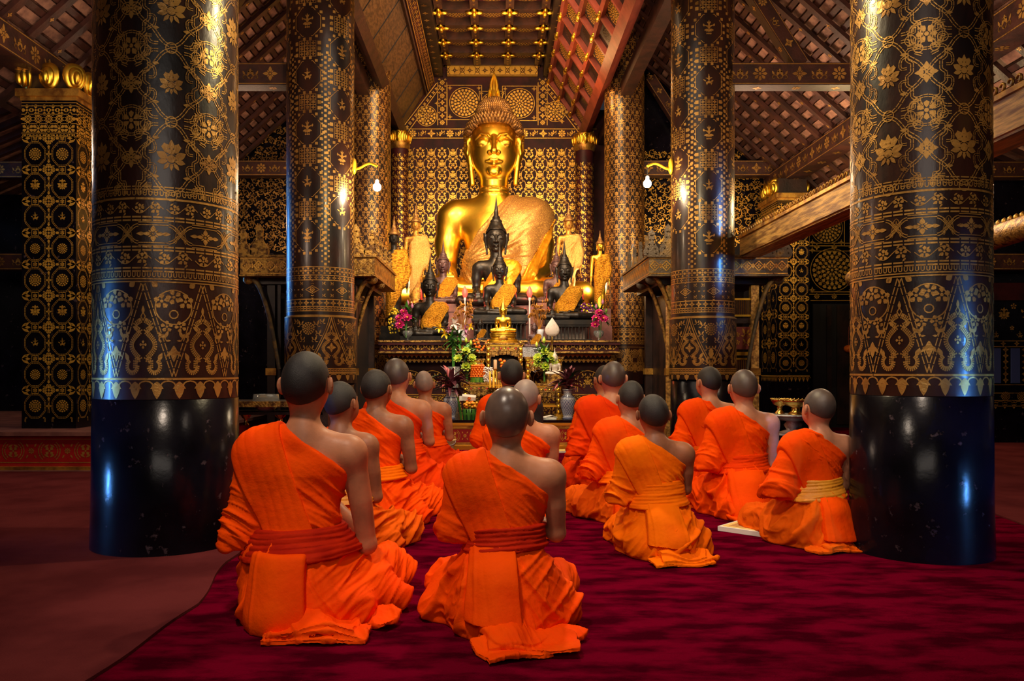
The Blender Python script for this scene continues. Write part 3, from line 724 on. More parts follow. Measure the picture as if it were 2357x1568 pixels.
def front_pattern(r, dz=0.0, off=0.0):
    """gold stencil of the two front columns, u = arc length, v = height"""
    C = 2 * PI * r; P = Pt(); x0, x1 = 0, C
    # hanging border, triangles
    pendants(P, x0, x1, .868 + dz, .085, C / 22)
    z0, z1 = .895 + dz, 1.355 + dz; nt = 8; w = C / nt
    for k in range(nt):
        x = (k + .5 + off) * w
        for s in (-1, 1):
            ln = np.stack([np.linspace(x + s * w / 2, x, 12), np.linspace(z0, z1, 12)], 1)
            P.dbl(ln, .005, .016, dash=.045)
        P.put(NAGA, x, z0 + .010, .33, sx=.80)
        xd = x + w / 2                                     # flowers in the hanging triangles
        P.put(FL5, xd - .055, z1 - .09, .040); P.put(FL5, xd + .055, z1 - .09, .040); P.put(FL5, xd, z1 - .07, .038, a=.3)
        P.ring(.085, .006, xd, z1 - .12, 22); P.ring(.020, .006, xd, z1 - .155, 10)
        P.put(FL5, xd - .032, z1 - .215, .030); P.put(FL5, xd + .032, z1 - .215, .030, a=.4)
        P.put(KAN, xd - .05, z1 - .30, .07); P.put(KANL, xd + .05, z1 - .30, .07)
        P.petal(.08, .035, PI, x=xd, y=z1 - .31); P.petal(.05, .02, PI - .8, x=xd, y=z1 - .33); P.petal(.05, .02, PI + .8, x=xd, y=z1 - .33)
        for s in (-1, 1): P.petal(.035, .03, s * -.9, x=xd + s * .075, y=z1 - .02); P.petal(.035, .02, s * 1.6, x=xd - s * .035, y=z1 - .26)
    z = 1.372 + dz
    P.dbl(np.stack([np.linspace(x0, x1, 90), np.full(90, z - .006)], 1), .006, .014); u_band(P, x0, x1, z + .004, .030, .024)
    P.dbl(np.stack([np.linspace(x0, x1, 90), np.full(90, z + .046)], 1), .008, .016, dash=.05)
    repeat(P, VINE, x0, x1, z + .100, .085, 2.2)
    P.dbl(np.stack([np.linspace(x0, x1, 90), np.full(90, z + .150)], 1), .008, .016, dash=.05)
    zk = z + .222; n = 9; w = C / n                         # knots and cartouches
    for k in range(n):
        x = (k + .5 + off) * w
        for s in (-1, 1):
            t = np.linspace(0, 1, 13)
            P.dbl(np.stack([x + w * .22 * (t - .5) * 2 * s, zk + .042 * np.sin((t - .5) * PI) * 1], 1), .004, .012)
            P.dbl(np.stack([x + w * .12 * (t - .5) * 2 * s, zk + .042 * np.cos((t - .5) * PI * 2)], 1), .004, .012)
            P.dbl(np.stack([np.linspace(x + w * .22, x + w * .78, 8), np.full(8, zk + s * .050)], 1), .004, .013)
            P.stroke([(x + s * w * .1, zk - .03), (x - s * w * .1, zk + .03)], .004)
        P.put(QUA, x + w / 2, zk, .040, sx=1.3)
        P.petal(.04, .02, PI / 2, x=x + w * .34, y=zk); P.petal(.04, .02, -PI / 2, x=x + w * .66, y=zk)
    P.dbl(np.stack([np.linspace(x0, x1, 90), np.full(90, z + .296)], 1), .008, .016, dash=.05)
    repeat(P, VINE, x0, x1, z + .345, .075, 2.2)
    P.line(x0, x1, z + .394, .010); u_band(P, x0, x1, z + .404, .030, .026); P.dbl(np.stack([np.linspace(x0, x1, 90), np.full(90, z + .446)], 1), .006, .014, dash=.05)
    # interlaced field
    zb = z + .455; nc = 6; w = C / nc; hh = .365
    for k in range(nc):
        xc = (k + .22 + off) * w
        for j in range(14):
            zc = zb + .14 + j * hh
            if zc > 4.4: break
            big = (j % 2 == 0)
            P.put(LOT, xc, zc, .098 if big else .078)
            t = np.linspace(0, 2 * PI, 49)
            rad = .150 + .016 * np.cos(4 * t) - .012 * np.abs(np.sin(2 * t))
            P.dbl(np.stack([xc + rad * .98 * np.cos(t), zc + rad * 1.06 * np.sin(t)], 1), .0045, .013, dash=.028)
            for s in (-1, 1):
                P.ring(.030, .0045, xc + s * .168, zc + .0, 14); P.ring(.026, .0045, xc, zc + s * .182, 14)
                for u in (-1, 1):
                    P.dbl([(xc + s * .115, zc + u * .115), (xc + s * .150, zc + u * .150), (xc + s * .150, zc + u * .180)], .0045, .012, dash=.02)
                    P.dbl([(xc + s * .06, zc + u * .165), (xc + s * .10, zc + u * .165), (xc + s * .10, zc + u * .14), (xc + s * .13, zc + u * .14)], .0045, .012, dash=.022)
            x2 = xc + w / 2
            P.put(QUA, x2, zc, .052); P.put(FL6, x2, zc + hh / 2, .048, a=.5 * (j % 2))
            t8 = np.linspace(0, 2 * PI, 29)
            P.dbl(np.stack([x2 + .074 * np.cos(t8), zc + hh / 2 + .070 * np.sin(t8)], 1), .0042, .011, dash=.022)
            for s in (-1, 1):
                for u in (-1, 1):
                    kx_, kz_ = xc + s * .118, zc + u * .150
                    P.dbl([(kx_ - .03, kz_ - .02), (kx_ + .0, kz_ - .02), (kx_ + .0, kz_ + .02), (kx_ + .03, kz_ + .02)], .004, .010, dash=.016)
                    P.dbl([(x2 + s * .085, zc + u * .03), (x2 + s * .115, zc + u * .03), (x2 + s * .115, zc + u * .075), (x2 + s * .075, zc + u * .10)], .004, .010, dash=.02)
                P.petal(.030, .018, s * PI / 2, x=xc + s * .085, y=zc - .09); P.petal(.030, .018, s * PI / 2, x=xc + s * .085, y=zc + .10)
            for s in (-1, 1):
                st = [(.030, -.18), (.030, -.12), (.062, -.12), (.062, -.06), (.085, -.06), (.085, .0), (.062, .0), (.062, .06), (.085, .06), (.085, .12), (.03, .12), (.03, .18)]
                P.dbl([(x2 + s * a, zc + b) for a, b in st], .0042, .012, dash=.021)
                P.ring(.024, .0042, x2 + s * .07, zc + hh / 2 - .02, 12); P.ring(.020, .0042, x2 + s * .035, zc + hh * .32, 12)
                P.dbl([(x2 + s * .02, zc + .085), (x2 + s * .05, zc + .10)], .004, .011)
    return P

def second_pattern(r, off=0.0, zb=1.99):
    C = 2 * PI * r; P = Pt(); nc = 6; w = C / nc; hh = .555
    for k in range(nc):
        xc = (k + off) * w; st = .5 * (k % 2)
        for j in range(-1, 8):
            zc = zb + .32 + (j + st) * hh
            if zc < zb + .05 or zc > 6.2: continue
            P.put(DEI if (j + k) % 2 == 0 else RID, xc, zc, .095)
            t = np.linspace(0, 2 * PI, 9)[:-1] + PI / 8
            P.stroke(np.stack([xc + .150 * np.cos(t), zc + .160 * np.sin(t)], 1), .006, True)
            for a in range(16):
                t = 2 * PI * a / 16 + .2
                P.put(SQ, xc + .172 * math.cos(t), zc + .182 * math.sin(t), .014)
            for a in (-1, 0, 1):
                for b in (-1, 0, 1):
                    x, y = xc + a * .062, zc + hh / 2 + b * .056
                    if abs(y - zc) < .19 or y < zb + .03: continue
                    P.put(QUA if (a + b) % 2 == 0 else FL6, x, y, .021)
                    P.stroke([(x - .029, y - .026), (x + .029, y - .026), (x + .029, y + .026), (x - .029, y + .026)], .0035, True)
            for a in (-1, 1):
                for b in (-1, 1): P.put(SQ, xc + a * .125, zc + hh / 2 + b * .06, .018); P.put(SQ, xc + a * .125, zc + hh / 2, .018)
        for j in range(40):                                    # net between the medallion rows
            y = zb + .03 + j * .055
            P.put(SQ, xc + w / 2, y, .013); P.put(SQ, xc + w / 2 - .034, y + .027, .009); P.put(SQ, xc + w / 2 + .034, y + .027, .009)
    # bands
    for z in (zb, zb - .085, zb - .135, zb - .335, zb - .41, zb - .455, zb - .50): P.line(0, C, z, .009)
    repeat(P, FL4, 0, C, zb - .04, .035, 1.6); repeat(P, QUA, 0, C, zb - .11, .024, 2.6)
    n = 7; w = C / n
    for k in range(n):
        x = (k + .5) * w
        for q in range(3):
            s = 1 - q * .28; P.stroke([(x - w * .5 * s, zb - .235), (x, zb - .235 + .092 * s), (x + w * .5 * s, zb - .235), (x, zb - .235 - .092 * s)], .006, True)
        P.put(FL8, x, zb - .235, .03)
        for s in (-1, 1):
            for u in (-1, 1): P.put(KAN if s > 0 else KANL, x + s * w * .36, zb - .235 + u * .062 - .02, .045)
    repeat(P, QUA, 0, C, zb - .372, .032, 2.2); repeat(P, FL4, 0, C, zb - .433, .018, 2.0)
    return P
SQ = Pt(); SQ.poly([(-1, -1), (1, -1), (1, 1), (-1, 1)]); SQ = SQ.pack()

def lower_sheath(r, z1, z0, n=5, off=0.0):
    """large curved triangles above the border"""
    C = 2 * PI * r; P = Pt(); w = C / n; h = z1 - z0
    for k in range(n):
        x = (k + off) * w
        for s in (-1, 1):
            t = np.linspace(0, 1, 14); cx = x + s * w * .5 * (1 - t) ** 1.25 ; cz = z0 + h * t
            P.stroke(np.stack([cx, cz], 1), .010); P.stroke(np.stack([x + s * w * .5 * (1 - t) ** 1.25 + s * .022, cz], 1), .006)
        P.put(NAGA, x, z0 + .02, h * .80)
        P.put(QUA, x, z0 + h * .40, .05)
        xd = x + w / 2
        P.put(MAN3, xd, z1 - h * .22, .07)
        for s in (-1, 1):
            for (dx, dz, sc) in ((.08, .12, .09), (.10, .30, .085), (.06, .42, .08), (.03, .58, .07), (.14, .05, .07)):
                P.put(KAN if s > 0 else KANL, xd + s * dx, z1 - dz * h - .05, sc)
            for (dx, dz, sc) in ((.10, .05, .09), (.16, .16, .08), (.19, .03, .07)):
                P.put(KAN if s > 0 else KANL, x + s * (.06 + dx), z0 + dz * h, sc)
        P.petal(.12, .05, PI, x=xd, y=z1 - h * .60)
    return P

def third_pattern(r, zb=1.55):
    C = 2 * PI * r; P = Pt(); nc = 12; w = C / nc
    for k in range(nc):
        for j in range(38):
            z = zb + .08 + j * .125; x = (k + .5 * (j % 2)) * w
            P.put(DIA if j % 2 else LOT, x, z, .046)
            P.put(QUA, x + w / 2, z, .026)
            for s in (-1, 1):
                P.put(KAN if s > 0 else KANL, x + s * w * .30, z + .015, .060); P.petal(.04, .02, s * 2, x=x + s * w * .22, y=z - .03); P.put(FL4, x + s * w * .25, z - .045, .017)
                P.stroke([(x + s * .055, z - .04), (x + s * .075, z), (x + s * .055, z + .04)], .006)
    for z in (zb, zb - .06, zb - .17, zb - .23, zb - .28): P.line(0, C, z, .008)
    repeat(P, FL4, 0, C, zb - .03, .03, 1.7); repeat(P, QUA, 0, C, zb - .115, .06, 1.5); repeat(P, FL4, 0, C, zb - .2, .03, 1.7)
    return P

def column(label, px, D, r, base_z, kind, a0=-PI / 2, flare=None, group=None, height=6.4):
    cx = xof(px, D); t = thing('temple_column', label, 'column', (cx, D, 0), group=group)
    rf = (lambda z: r * (1 + .012 * np.exp(-np.maximum(z - .1, 0) * 1.2)) + 0 * z)
    g = G(); shaft(g, 0, 0, r, base_z, height, 'lacquer', rf=rf)
    fn = cylmap(0, 0, rf, a0)
    if kind == 'front': g.pat(front_pattern(r, base_z - .78), fn, 'stencil')
    elif kind == 'second':
        g.pat(second_pattern(r), fn, 'stencil')
    elif kind == 'third':
        g.pat(third_pattern(r), fn, 'stencil')
        P = lower_sheath(r, 1.25, .88, 8); P = P
        g.pat(P, fn, 'stencil')
    g.build('shaft', t)
    if kind == 'second':
        g = G(); rs = r * 1.055; rf2 = lambda z: np.full_like(np.asarray(z, float), rs)
        z1 = 1.485; g.lathe([(r * .98, z1), (rs, z1 - .004), (rs, base_z), (r * .9, base_z)], (0, 0, 0), 'lacquer', 96, smooth=False, cap=False)
        fn2 = cylmap(0, 0, rf2, a0)
        g.pat(lower_sheath(rs, z1 - .02, .95, 5, .2), fn2, 'stencil'); P = Pt(); C = 2 * PI * rs
        P.line(0, C, z1 - .008, .012); P.line(0, C, .935, .010); repeat(P, FL4, 0, C, .915, .026, 1.3); P.line(0, C, .895, .010); pendants(P, 0, C, .875, .065, C / 20)
        g.pat(P, fn2, 'stencil'); g.build('collar', t)
    g = G(); rb = r * 1.012
    pr = [(rb * 1.03, 0), (rb * 1.028, .04), (rb * 1.012, .25), (rb, base_z - .004), (rb * .97, base_z + .001)]
    g.lathe(pr, (0, 0, 0), 'black_lacquer', 96); g.build('plinth', t)
    return t
column('massive black and gold column at the left, nearest the viewer, blue daylight on its foot', 385, 4.40, .360, .780, 'front', a0=-PI / 2 - 2 * PI * .3)
column('massive brown and gold column at the right edge, its foot standing over the kneeling child', 2116, 4.25, .326, .800, 'front', a0=-PI / 2 - 2 * PI * .18)
column('tall dark column with deity medallions, left of the altar behind the kneeling row', 738, 8.9, .358, .78, 'second', a0=-PI / 2 - 2 * PI * .36)
column('tall dark column with deity medallions, right of the altar beside the pulpit', 1617, 9.05, .338, .82, 'second', a0=-PI / 2 - 2 * PI * .34)
column('slim dark floral column just left of the altar, behind the hanging bulb', 850, 13.0, .335, .70, 'third')
column('slim dark floral column just right of the altar, bright streaks down its side', 1437, 13.0, .31, .70, 'third')

# ---- lotus capitals
def lotus_ring(g, c, w, n, h, r, m='gold', square=False):
    pos = []
    if square:
        for k in range(8): a = k * PI / 4; q = w * (.50 if k % 2 == 0 else .64); pos.append((q * math.sin(a), -q * math.cos(a), a))
    else:
        for k in range(n): a = 2 * PI * k / n; pos.append((w * math.sin(a), -w * math.cos(a), a))
    for x, y, a in pos:
        R = rotm(.10, 0, a)
        for q, (sx, sz, dy) in enumerate(((r, h, 0), (r * .62, h * .74, -.030 * h / .25), (r * .30, h * .50, -.055 * h / .25))):
            g.ball(np.array((c[0] + x, c[1] + y, c[2] + h * .5 - q * h * .06)) + np.array((dy * -math.sin(a), dy * math.cos(a), 0)) , (sx, .35 * r, sz * .5), m, 14, 10, R, warp=lambda P: 1 - .25 * np.clip(P[..., 2], 0, 1) ** 2)
def lotus_column(label, px, D, r, ztop):
    cx = xof(px, D); t = thing('lotus_column', label, 'column', (cx, D, 0), group='gilt-capped columns of the altar wall')
    g = G(); g.lathe([(r, .6), (r, ztop)], (0, 0, 0), 'lacquer_wall', 48)
    C = 2 * PI * r; P = Pt(); n = 8; w = C / n
    for k in range(n):
        for j in range(int((ztop - .7) / .16)):
            z = .7 + j * .16; x = (k + .5 * (j % 2)) * w
            P.put(DIA, x, z, .045); P.put(KAN, x + w * .5, z + .02, .08); P.put(KANL, x + w * .35, z - .05, .07); P.put(FL4, x + w * .5, z - .04, .02)
    rf = lambda z: np.full_like(np.asarray(z, float), r)
    g.pat(P, cylmap(0, 0, rf), 'stencil_bright'); g.build('shaft', t)
    g = G(); g.lathe([(r * 1.02, ztop), (r * 1.12, ztop + .02), (r * 1.22, ztop + .07), (r * 1.2, ztop + .1)], (0, 0, 0), 'gold_dull', 40)
    lotus_ring(g, (0, 0, ztop + .09), r * .98, 9, .27, r * .42, 'gold')
    g.lathe([(r, ztop + .1), (r * 1.1, ztop + .3)], (0, 0, 0), 'gold_dull', 24); g.build('lotus_capital', t)
lotus_column('narrow lotus-capped column left of the great golden statue', 920, 14.9, .155, zof(345, 14.9))
lotus_column('narrow lotus-capped column right of the great golden statue', 1345, 14.9, .165, zof(350, 14.9))

def pilaster_pattern(w, z0, z1, cols, ch, dense=True):
    P = Pt(); cw = w / cols; n = int((z1 - z0) / ch)
    for j in range(n):
        zc = z1 - (j + .5) * ch
        for k in range(cols):
            x = (k + .5) * cw
            kind = (j % 4)
            if kind == 0: P.put(MAN3, x, zc, cw * .24)
            elif kind == 1: P.put(LOT, x, zc, cw * .26)
            elif kind == 2: P.put(RID, x, zc, cw * .24)
            else: P.put(MAN3, x, zc, cw * .20)
            t = np.linspace(0, 2 * PI, 9)[:-1] + PI / 8
            P.dbl(np.stack([x + cw * .40 * np.cos(t), zc + ch * .40 * np.sin(t)], 1), .0035, .011, True, dash=.024)
            P.put(FL6, x, zc + ch / 2, .022); P.stroke([(x - .032, zc + ch / 2 - .028), (x + .032, zc + ch / 2 - .028), (x + .032, zc + ch / 2 + .028), (x - .032, zc + ch / 2 + .028)], .0035, True)
            for s in (-1, 1): P.dbl([(x + s * cw * .36, zc - ch * .5), (x + s * cw * .36, zc - ch * .38), (x + s * cw * .28, zc - ch * .38)], .0035, .010, dash=.02)
        for k in range(cols + 1):
            x = k * cw; sc = cw * .40
            if 0 < k < cols: P.put(DIA, x, zc + ch / 2, sc); P.dbl([(x, zc - ch * .22), (x, zc + ch * .22)], .0035, .012, dash=.022); P.put(QUA, x, zc, .03)
            else:
                s = 1 if k == 0 else -1
                for a in (0, .6, -.6): P.petal(sc * .8, sc * .35, -s * PI / 2 + a, x=x + s * .004, y=zc + ch / 2)
    return P
def square_pilaster(label, x0, x1, y0, y1, zb, zt, zp0, cap_h, name='temple_pilaster', mat_='stencil_bright'):
    cx, cy = (x0 + x1) / 2, (y0 + y1) / 2; t = thing(name, label, 'pilaster', (cx, cy, zb)); w, d = x1 - x0, y1 - y0
    H = zt - zb; g = G(); g.box((0, 0, H / 2), (w, d, H), 'black_lacquer')
    for (fn, ww) in ((flat((-w / 2, -d / 2, -zb), (1, 0, 0), (0, 0, 1), (0, -1, 0)), w), (flat((w / 2, -d / 2, -zb), (0, 1, 0), (0, 0, 1), (1, 0, 0)), d), (flat((-w / 2, d / 2, -zb), (0, -1, 0), (0, 0, 1), (-1, 0, 0)), d)):
        cols = 2; zs = zt - .36
        P = pilaster_pattern(ww, zp0, zs, cols, ww * .58)
        for i, z in enumerate((zt - .02, zt - .05, zt - .13, zt - .22, zt - .31, zt - .345)): P.line(0, ww, z, .007)
        repeat(P, FL4, .01, ww - .01, zt - .09, .055, 1.6); repeat(P, QUA, .01, ww - .01, zt - .175, .07, 1.4); repeat(P, FL6, .01, ww - .01, zt - .265, .055, 1.7); repeat(P, SQ, 0, ww, zt - .33, .008, 4)
        if zp0 > zb + .3: P.line(0, ww, zp0 - .02, .01); pendants(P, 0, ww, zp0 - .04, .07, .06)
        g.pat(P, fn, mat_)
    g.build('shaft', t)
    g = G(); g.box((0, 0, H + .02), (w * 1.04, d * 1.04, .04), 'gold_dull'); g.box((0, 0, H + .07), (w * 1.16, d * 1.16, .07), 'gold_dull')
    lotus_ring(g, (0, 0, H + .11), w * .98, 8, cap_h, w * .21, 'gold', square=True)
    g.box((0, 0, H + .1 + cap_h * .4), (w * .9, d * .9, cap_h * .8), 'dark_wood')
    g.build('lotus_capital', t)
    return t
D = 7.9
square_pilaster('square black pilaster covered in gold tile pattern at the far left, capped with gold petals', xof(50, D), xof(175, D), D, D + .52, .36, zof(232, D), .40, .29)
D = 12.2
square_pilaster('square gold-patterned pilaster beside the mandala panels under the hanging glass lamp', xof(1790, D), xof(1863, D), D, D + .75, 0.0, zof(462, D), zof(862, D), .30)

# ------------------------------------------------------------------ altar wall
DW = 15.5
g = G()
g.box((0, DW + .1, 2.9), (4.6, .2, 5.8), 'lacquer_wall'); g.box((-.1, DW + .1, 6.35), (3.0, .2, 1.1), 'lacquer_wall')
x0, x1, z0, z1 = xof(930, DW), xof(1330, DW), 1.2, zof(325, DW)
P = Pt(); cw = .20
nx = int((x1 - x0) / cw); cw = (x1 - x0) / nx
for i in range(nx):
    for j in range(int((z1 - z0) / cw)):
        x = x0 + (i + .5) * cw; z = z0 + (j + .5) * cw
        if (i + j) % 2 == 0:
            P.put(LOT, x, z + .012, .082, sy=1.15)
            for s in (-1, 1):
                P.put(KAN if s > 0 else KANL, x + s * .062, z - .098, .075); P.petal(.05, .022, s * 2.3, x=x + s * .03, y=z - .07)
                a = np.linspace(0, PI, 9); P.stroke(np.stack([x + s * (.10 - .04 * np.sin(a)), z + .11 * np.cos(a)], 1), .009)
        else:
            P.put(FL4, x, z, .038, a=PI / 4); P.put(FL6, x, z + cw * .5, .026)
            for s in (-1, 1):
                P.stroke([(x + s * .035, z - .05), (x + s * .075, z - .01), (x + s * .04, z + .04), (x + s * .075, z + .085)], .010)
                P.petal(.06, .028, -s * 1.0, x=x + s * .04, y=z - .055); P.petal(.055, .024, PI + s * .6, x=x + s * .02, y=z - .04); P.petal(.05, .024, -s * .5, x=x + s * .03, y=z + .05); P.petal(.04, .02, s * 1.9, x=x + s * .075, y=z + .03)
fn = flat((0, DW, 0), (1, 0, 0), (0, 0, 1), n=(0, -1, 0))
g.pat(P, fn, 'stencil_bright')
P = Pt()                                                       # frieze and gable panels
za, zb_ = zof(318, DW), zof(297, DW)
for z in (za, zb_): P.line(-2.0, 1.9, z, .015)
k = 0; x = -1.9
while x < 1.85:
    P.put(FL8 if k % 2 else QUA, x, (za + zb_) / 2, .075); P.put(KAN, x + .13, (za + zb_) / 2 - .06, .10); P.put(KANL, x + .22, (za + zb_) / 2 - .03, .10); P.put(FL4, x + .17, (za + zb_) / 2, .03); x += .35; k += 1
for px, py, R_, mot in ((1069, 236, .265, MAN), (1196, 238, .265, MAN), (1133, 240, .2, MAN), (982, 267, .18, MAN3), (1278, 257, .18, MAN3)):
    cx, cz = xof(px, DW), zof(py, DW); P.put(mot, cx, cz, R_); P.ring(R_ * 1.05, .012, cx, cz, 40)
    if R_ > .19:
        h = R_ * 1.22
        P.stroke([(cx - h, cz - h), (cx + h, cz - h), (cx + h, cz + h), (cx - h, cz + h)], .010, True)
        for s in (-1, 1):
            for u in (-1, 1): P.put(DIA, cx + s * h * .84, cz + u * h * .84, .045)
for px in (1018, 1249):
    cx = xof(px, DW)
    for q in (-.085, .085): P.vline(cx + q, zof(288, DW), zof(190, DW), .012)
    for j in range(7): P.put((FL8, QUA)[j % 2], cx, zof(282, DW) + j * .125, .05); P.put(FL4, cx - .055, zof(282, DW) + j * .125 + .06, .022); P.put(FL4, cx + .055, zof(282, DW) + j * .125 + .06, .022)
for s, pa, pb in ((1, (925, 292), (1003, 190)), (-1, (1345, 292), (1262, 190))):
    a = np.array((xof(pa[0], DW), zof(pa[1], DW))); b = np.array((xof(pb[0], DW), zof(pb[1], DW))); d = b - a; L = np.linalg.norm(d); d /= L; n_ = np.array((d[1], -d[0])) * s
    P.stroke([a + n_ * .02, b + n_ * .02], .014); P.stroke([a + n_ * .15, b + n_ * .12], .012)
    for j in range(int(L / .09)): c = a + d * (.06 + j * .09) + n_ * .08; P.put(FL4 if j % 2 else QUA, c[0], c[1], .034)
    for j in range(3): c = a + d * (L * (.32 + .2 * j)) + n_ * .26; P.put(DIA, c[0], c[1], .05)
g.pat(P, fn, 'stencil_bright')
struct('wall_back', g)

# ------------------------------------------------------------------ nave ceiling: coffered flat, sloping sides
ZC = 6.60
g = G(); xa, xb = xof(1030, DW), xof(1237, DW); ya, yb = 8.6, DW
g.box(((xa + xb) / 2, (ya + yb) / 2, ZC + .16), (xb - xa + .6, yb - ya, .06), 'lacquer_wall')
nr = 12; py_ = .594; cw = (xb - xa) / 3
P = Pt(); GD = G()
for j in range(nr):
    y = yb - .05 - j * py_
    g.box(((xa + xb) / 2, y, ZC + .07), (xb - xa + .2, .14, .14), 'roof_timber')
    for i in range(3):
        P.put(MAN, xa + (i + .5) * cw, y - py_ / 2, .215, sx=.98, sy=1.0); P.ring(.228, .01, xa + (i + .5) * cw, y - py_ / 2, 36)
for i in range(4): g.box((xa + i * cw, (ya + yb) / 2, ZC + .06), (.13, yb - ya, .12), 'roof_timber')
g.pat(P, lambda p: np.stack([p[:, 0], p[:, 1], np.full(len(p), ZC + .128)], 1), 'stencil_bright')
P = Pt()
for i in range(4):
    for j in range(nr):
        P.put(FL8, xa + i * cw, yb - .05 - j * py_, .055)
        for q in range(4): P.put(FL4, xa + i * cw, yb - .05 - (j + .2 + .2 * q) * py_, .02)
g.pat(P, lambda p: np.stack([p[:, 0], p[:, 1], np.full(len(p), ZC - .003)], 1), 'stencil')
for x in (xof(1008, DW), xof(1262, DW)):                      # deep side beams
    g.box((x, (ya + yb) / 2, ZC - .02), (.20, yb - ya, .34), 'dark_wood')
    P = Pt()
    for j in range(26): P.put(QUA, x, yb - .2 - j * .26, .045)
    g.pat(P, lambda p: np.stack([p[:, 0], p[:, 1], np.full(len(p), ZC - .193)], 1), 'stencil')
struct('ceiling', g)
for i in range(4):                                             # carved gilt rosettes at the crossings
    for j in range(1, 9):
        y = yb - .05 - j * py_
        if y < 11.4: continue
        g = G()
        for k in range(4): g.ball((.075 * math.cos(k * PI / 2), .075 * math.sin(k * PI / 2), -.015), (.075 if k % 2 == 0 else .04, .04 if k % 2 == 0 else .075, .03), 'gold', 8, 5)
        g.ball((0, 0, -.04), (.045, .045, .035), 'gold', 10, 6)
        o = g.build('ceiling_rosette'); o.location = (xa + i * cw, y, ZC - .01)
        where = ('along the left edge', 'on the left rib', 'on the right rib', 'along the right edge')[i]
        tag(o, 'gilt four-lobed rosette %s of the coffered ceiling, row %s from the wall' % (where, ('one', 'two', 'three', 'four', 'five', 'six', 'seven', 'eight')[j - 1]), 'rosette', 'gilt rosettes on the coffered ceiling')
g = G(); g.box(((xa + xb) / 2, DW - .06, (zof(155, DW) + zof(178, DW)) / 2), (xb - xa, .08, .19), 'stencil_bright')
P = Pt(); zc = (zof(155, DW) + zof(178, DW)) / 2; n = 6; w = (xb - xa) / n
g2 = P
for k in range(n):
    P.put(DIA, xa + (k + .5) * w, zc, .062)
    for s in (-1, 1): P.stroke([(xa + (k + .5) * w + s * .09, zc - .07), (xa + (k + .5) * w + s * .14, zc), (xa + (k + .5) * w + s * .09, zc + .07)], .010)
    P.ring(.04, .010, xa + k * w, zc, 16)
P.line(xa, xb, zc + .085, .008); P.line(xa, xb, zc - .085, .008)
g.pat(P, flat((0, DW - .10, 0), (1, 0, 0), (0, 0, 1), n=(0, -1, 0)), 'lacquer_wall')
struct('trim_2', g)
# sloping sides of the vault
def slope(side):
    xt, zt_ = (xof(1000, DW), zof(186, DW)) if side < 0 else (xof(1268, DW), zof(186, DW))
    xl, zl = (xof(926, DW), zof(298, DW)) if side < 0 else (xof(1343, DW), zof(298, DW))
    U = np.array((xl - xt, 0, zl - zt_)); L = np.linalg.norm(U); U /= L; N = np.cross(U, (0, 1, 0)); 
    if N[2] > 0: N = -N
    o = np.array((xt, DW, zt_)); Vv = np.array((0, -1.0, 0))
    g = G(); LY = 7.2
    c = o + U * L / 2 + Vv * LY / 2 - N * .05; R = np.stack([U, -Vv, -N], 1)
    g.box(c, (L, LY, .06), 'boards' if side < 0 else 'dark_wood', R)
    if side < 0:
        for k in range(7): g.box(o + U * (L * .5) + Vv * (k * .9 + .4) - N * .015, (L, .012, .012), 'black_void', R)
        g.box(o + U * .13 + Vv * LY / 2 - N * .0, (.22, LY, .03), 'lacquer_wall', R); g.box(o + U * .30 + Vv * LY / 2 + N * .01, (.03, LY, .05), 'roof_timber', R)
        P = Pt()
        for j in range(90): P.put(FL8 if j % 3 == 0 else FL4, .08 + .03 * (j % 2), j * .075, .032); P.put(FL4, .17, j * .075, .026)
        for u in (.03, .225): P.vline(u, 0, LY, .012)
        g.pat(P, lambda p: o + p[:, :1] * U + p[:, 1:] * Vv + N * .018, 'stencil_bright')
    else:
        nc = 3; cwu = L / nc; cy = .72
        for k in range(nc + 1): g.box(o + U * (k * cwu) + Vv * LY / 2 + N * .01, (.07, LY, .10), 'red_plain', R)
        for j in range(10): g.box(o + U * L / 2 + Vv * (j * cy) + N * .01, (L, .06, .09), 'red_plain', R)
        P = Pt(); Q = Pt()
        for k in range(nc):
            for j in range(9):
                uu, vv = (k + .5) * cwu, (j + .5) * cy
                if (k + j) % 2 == 0:
                    P.put(MAN, uu, vv, .17, sx=.95, sy=1.5)
                    for s in (-1, 1):
                        for q in (-1, 1): P.put(DIA, uu + s * cwu * .32, vv + q * cy * .38, .04)
                else: Q.put(MAN3, uu, vv, .12, sx=1, sy=1.4)
        g.pat(P, lambda p: o + p[:, :1] * U + p[:, 1:] * Vv + N * -.016, 'stencil_bright'); g.pat(Q, lambda p: o + p[:, :1] * U + p[:, 1:] * Vv + N * -.016, 'lacquer')
        for k in range(nc + 1):
            for j in range(10):
                c = o + U * (k * cwu) + Vv * (j * cy) + N * .06
                g.ball(c, (.045, .12, .035), 'gold', 8, 5); g.ball(c + Vv * .12, (.03, .05, .02), 'gold', 6, 4); g.ball(c - Vv * .12, (.03, .05, .02), 'gold', 6, 4)
    # bottom rail
    g.box(o + U * (L + .06) + Vv * LY / 2 + N * .02, (.16, LY, .16), 'red_plain' if side > 0 else 'roof_timber', R)
    return g
struct('ceiling_left', slope(-1)); struct('ceiling_right', slope(1))
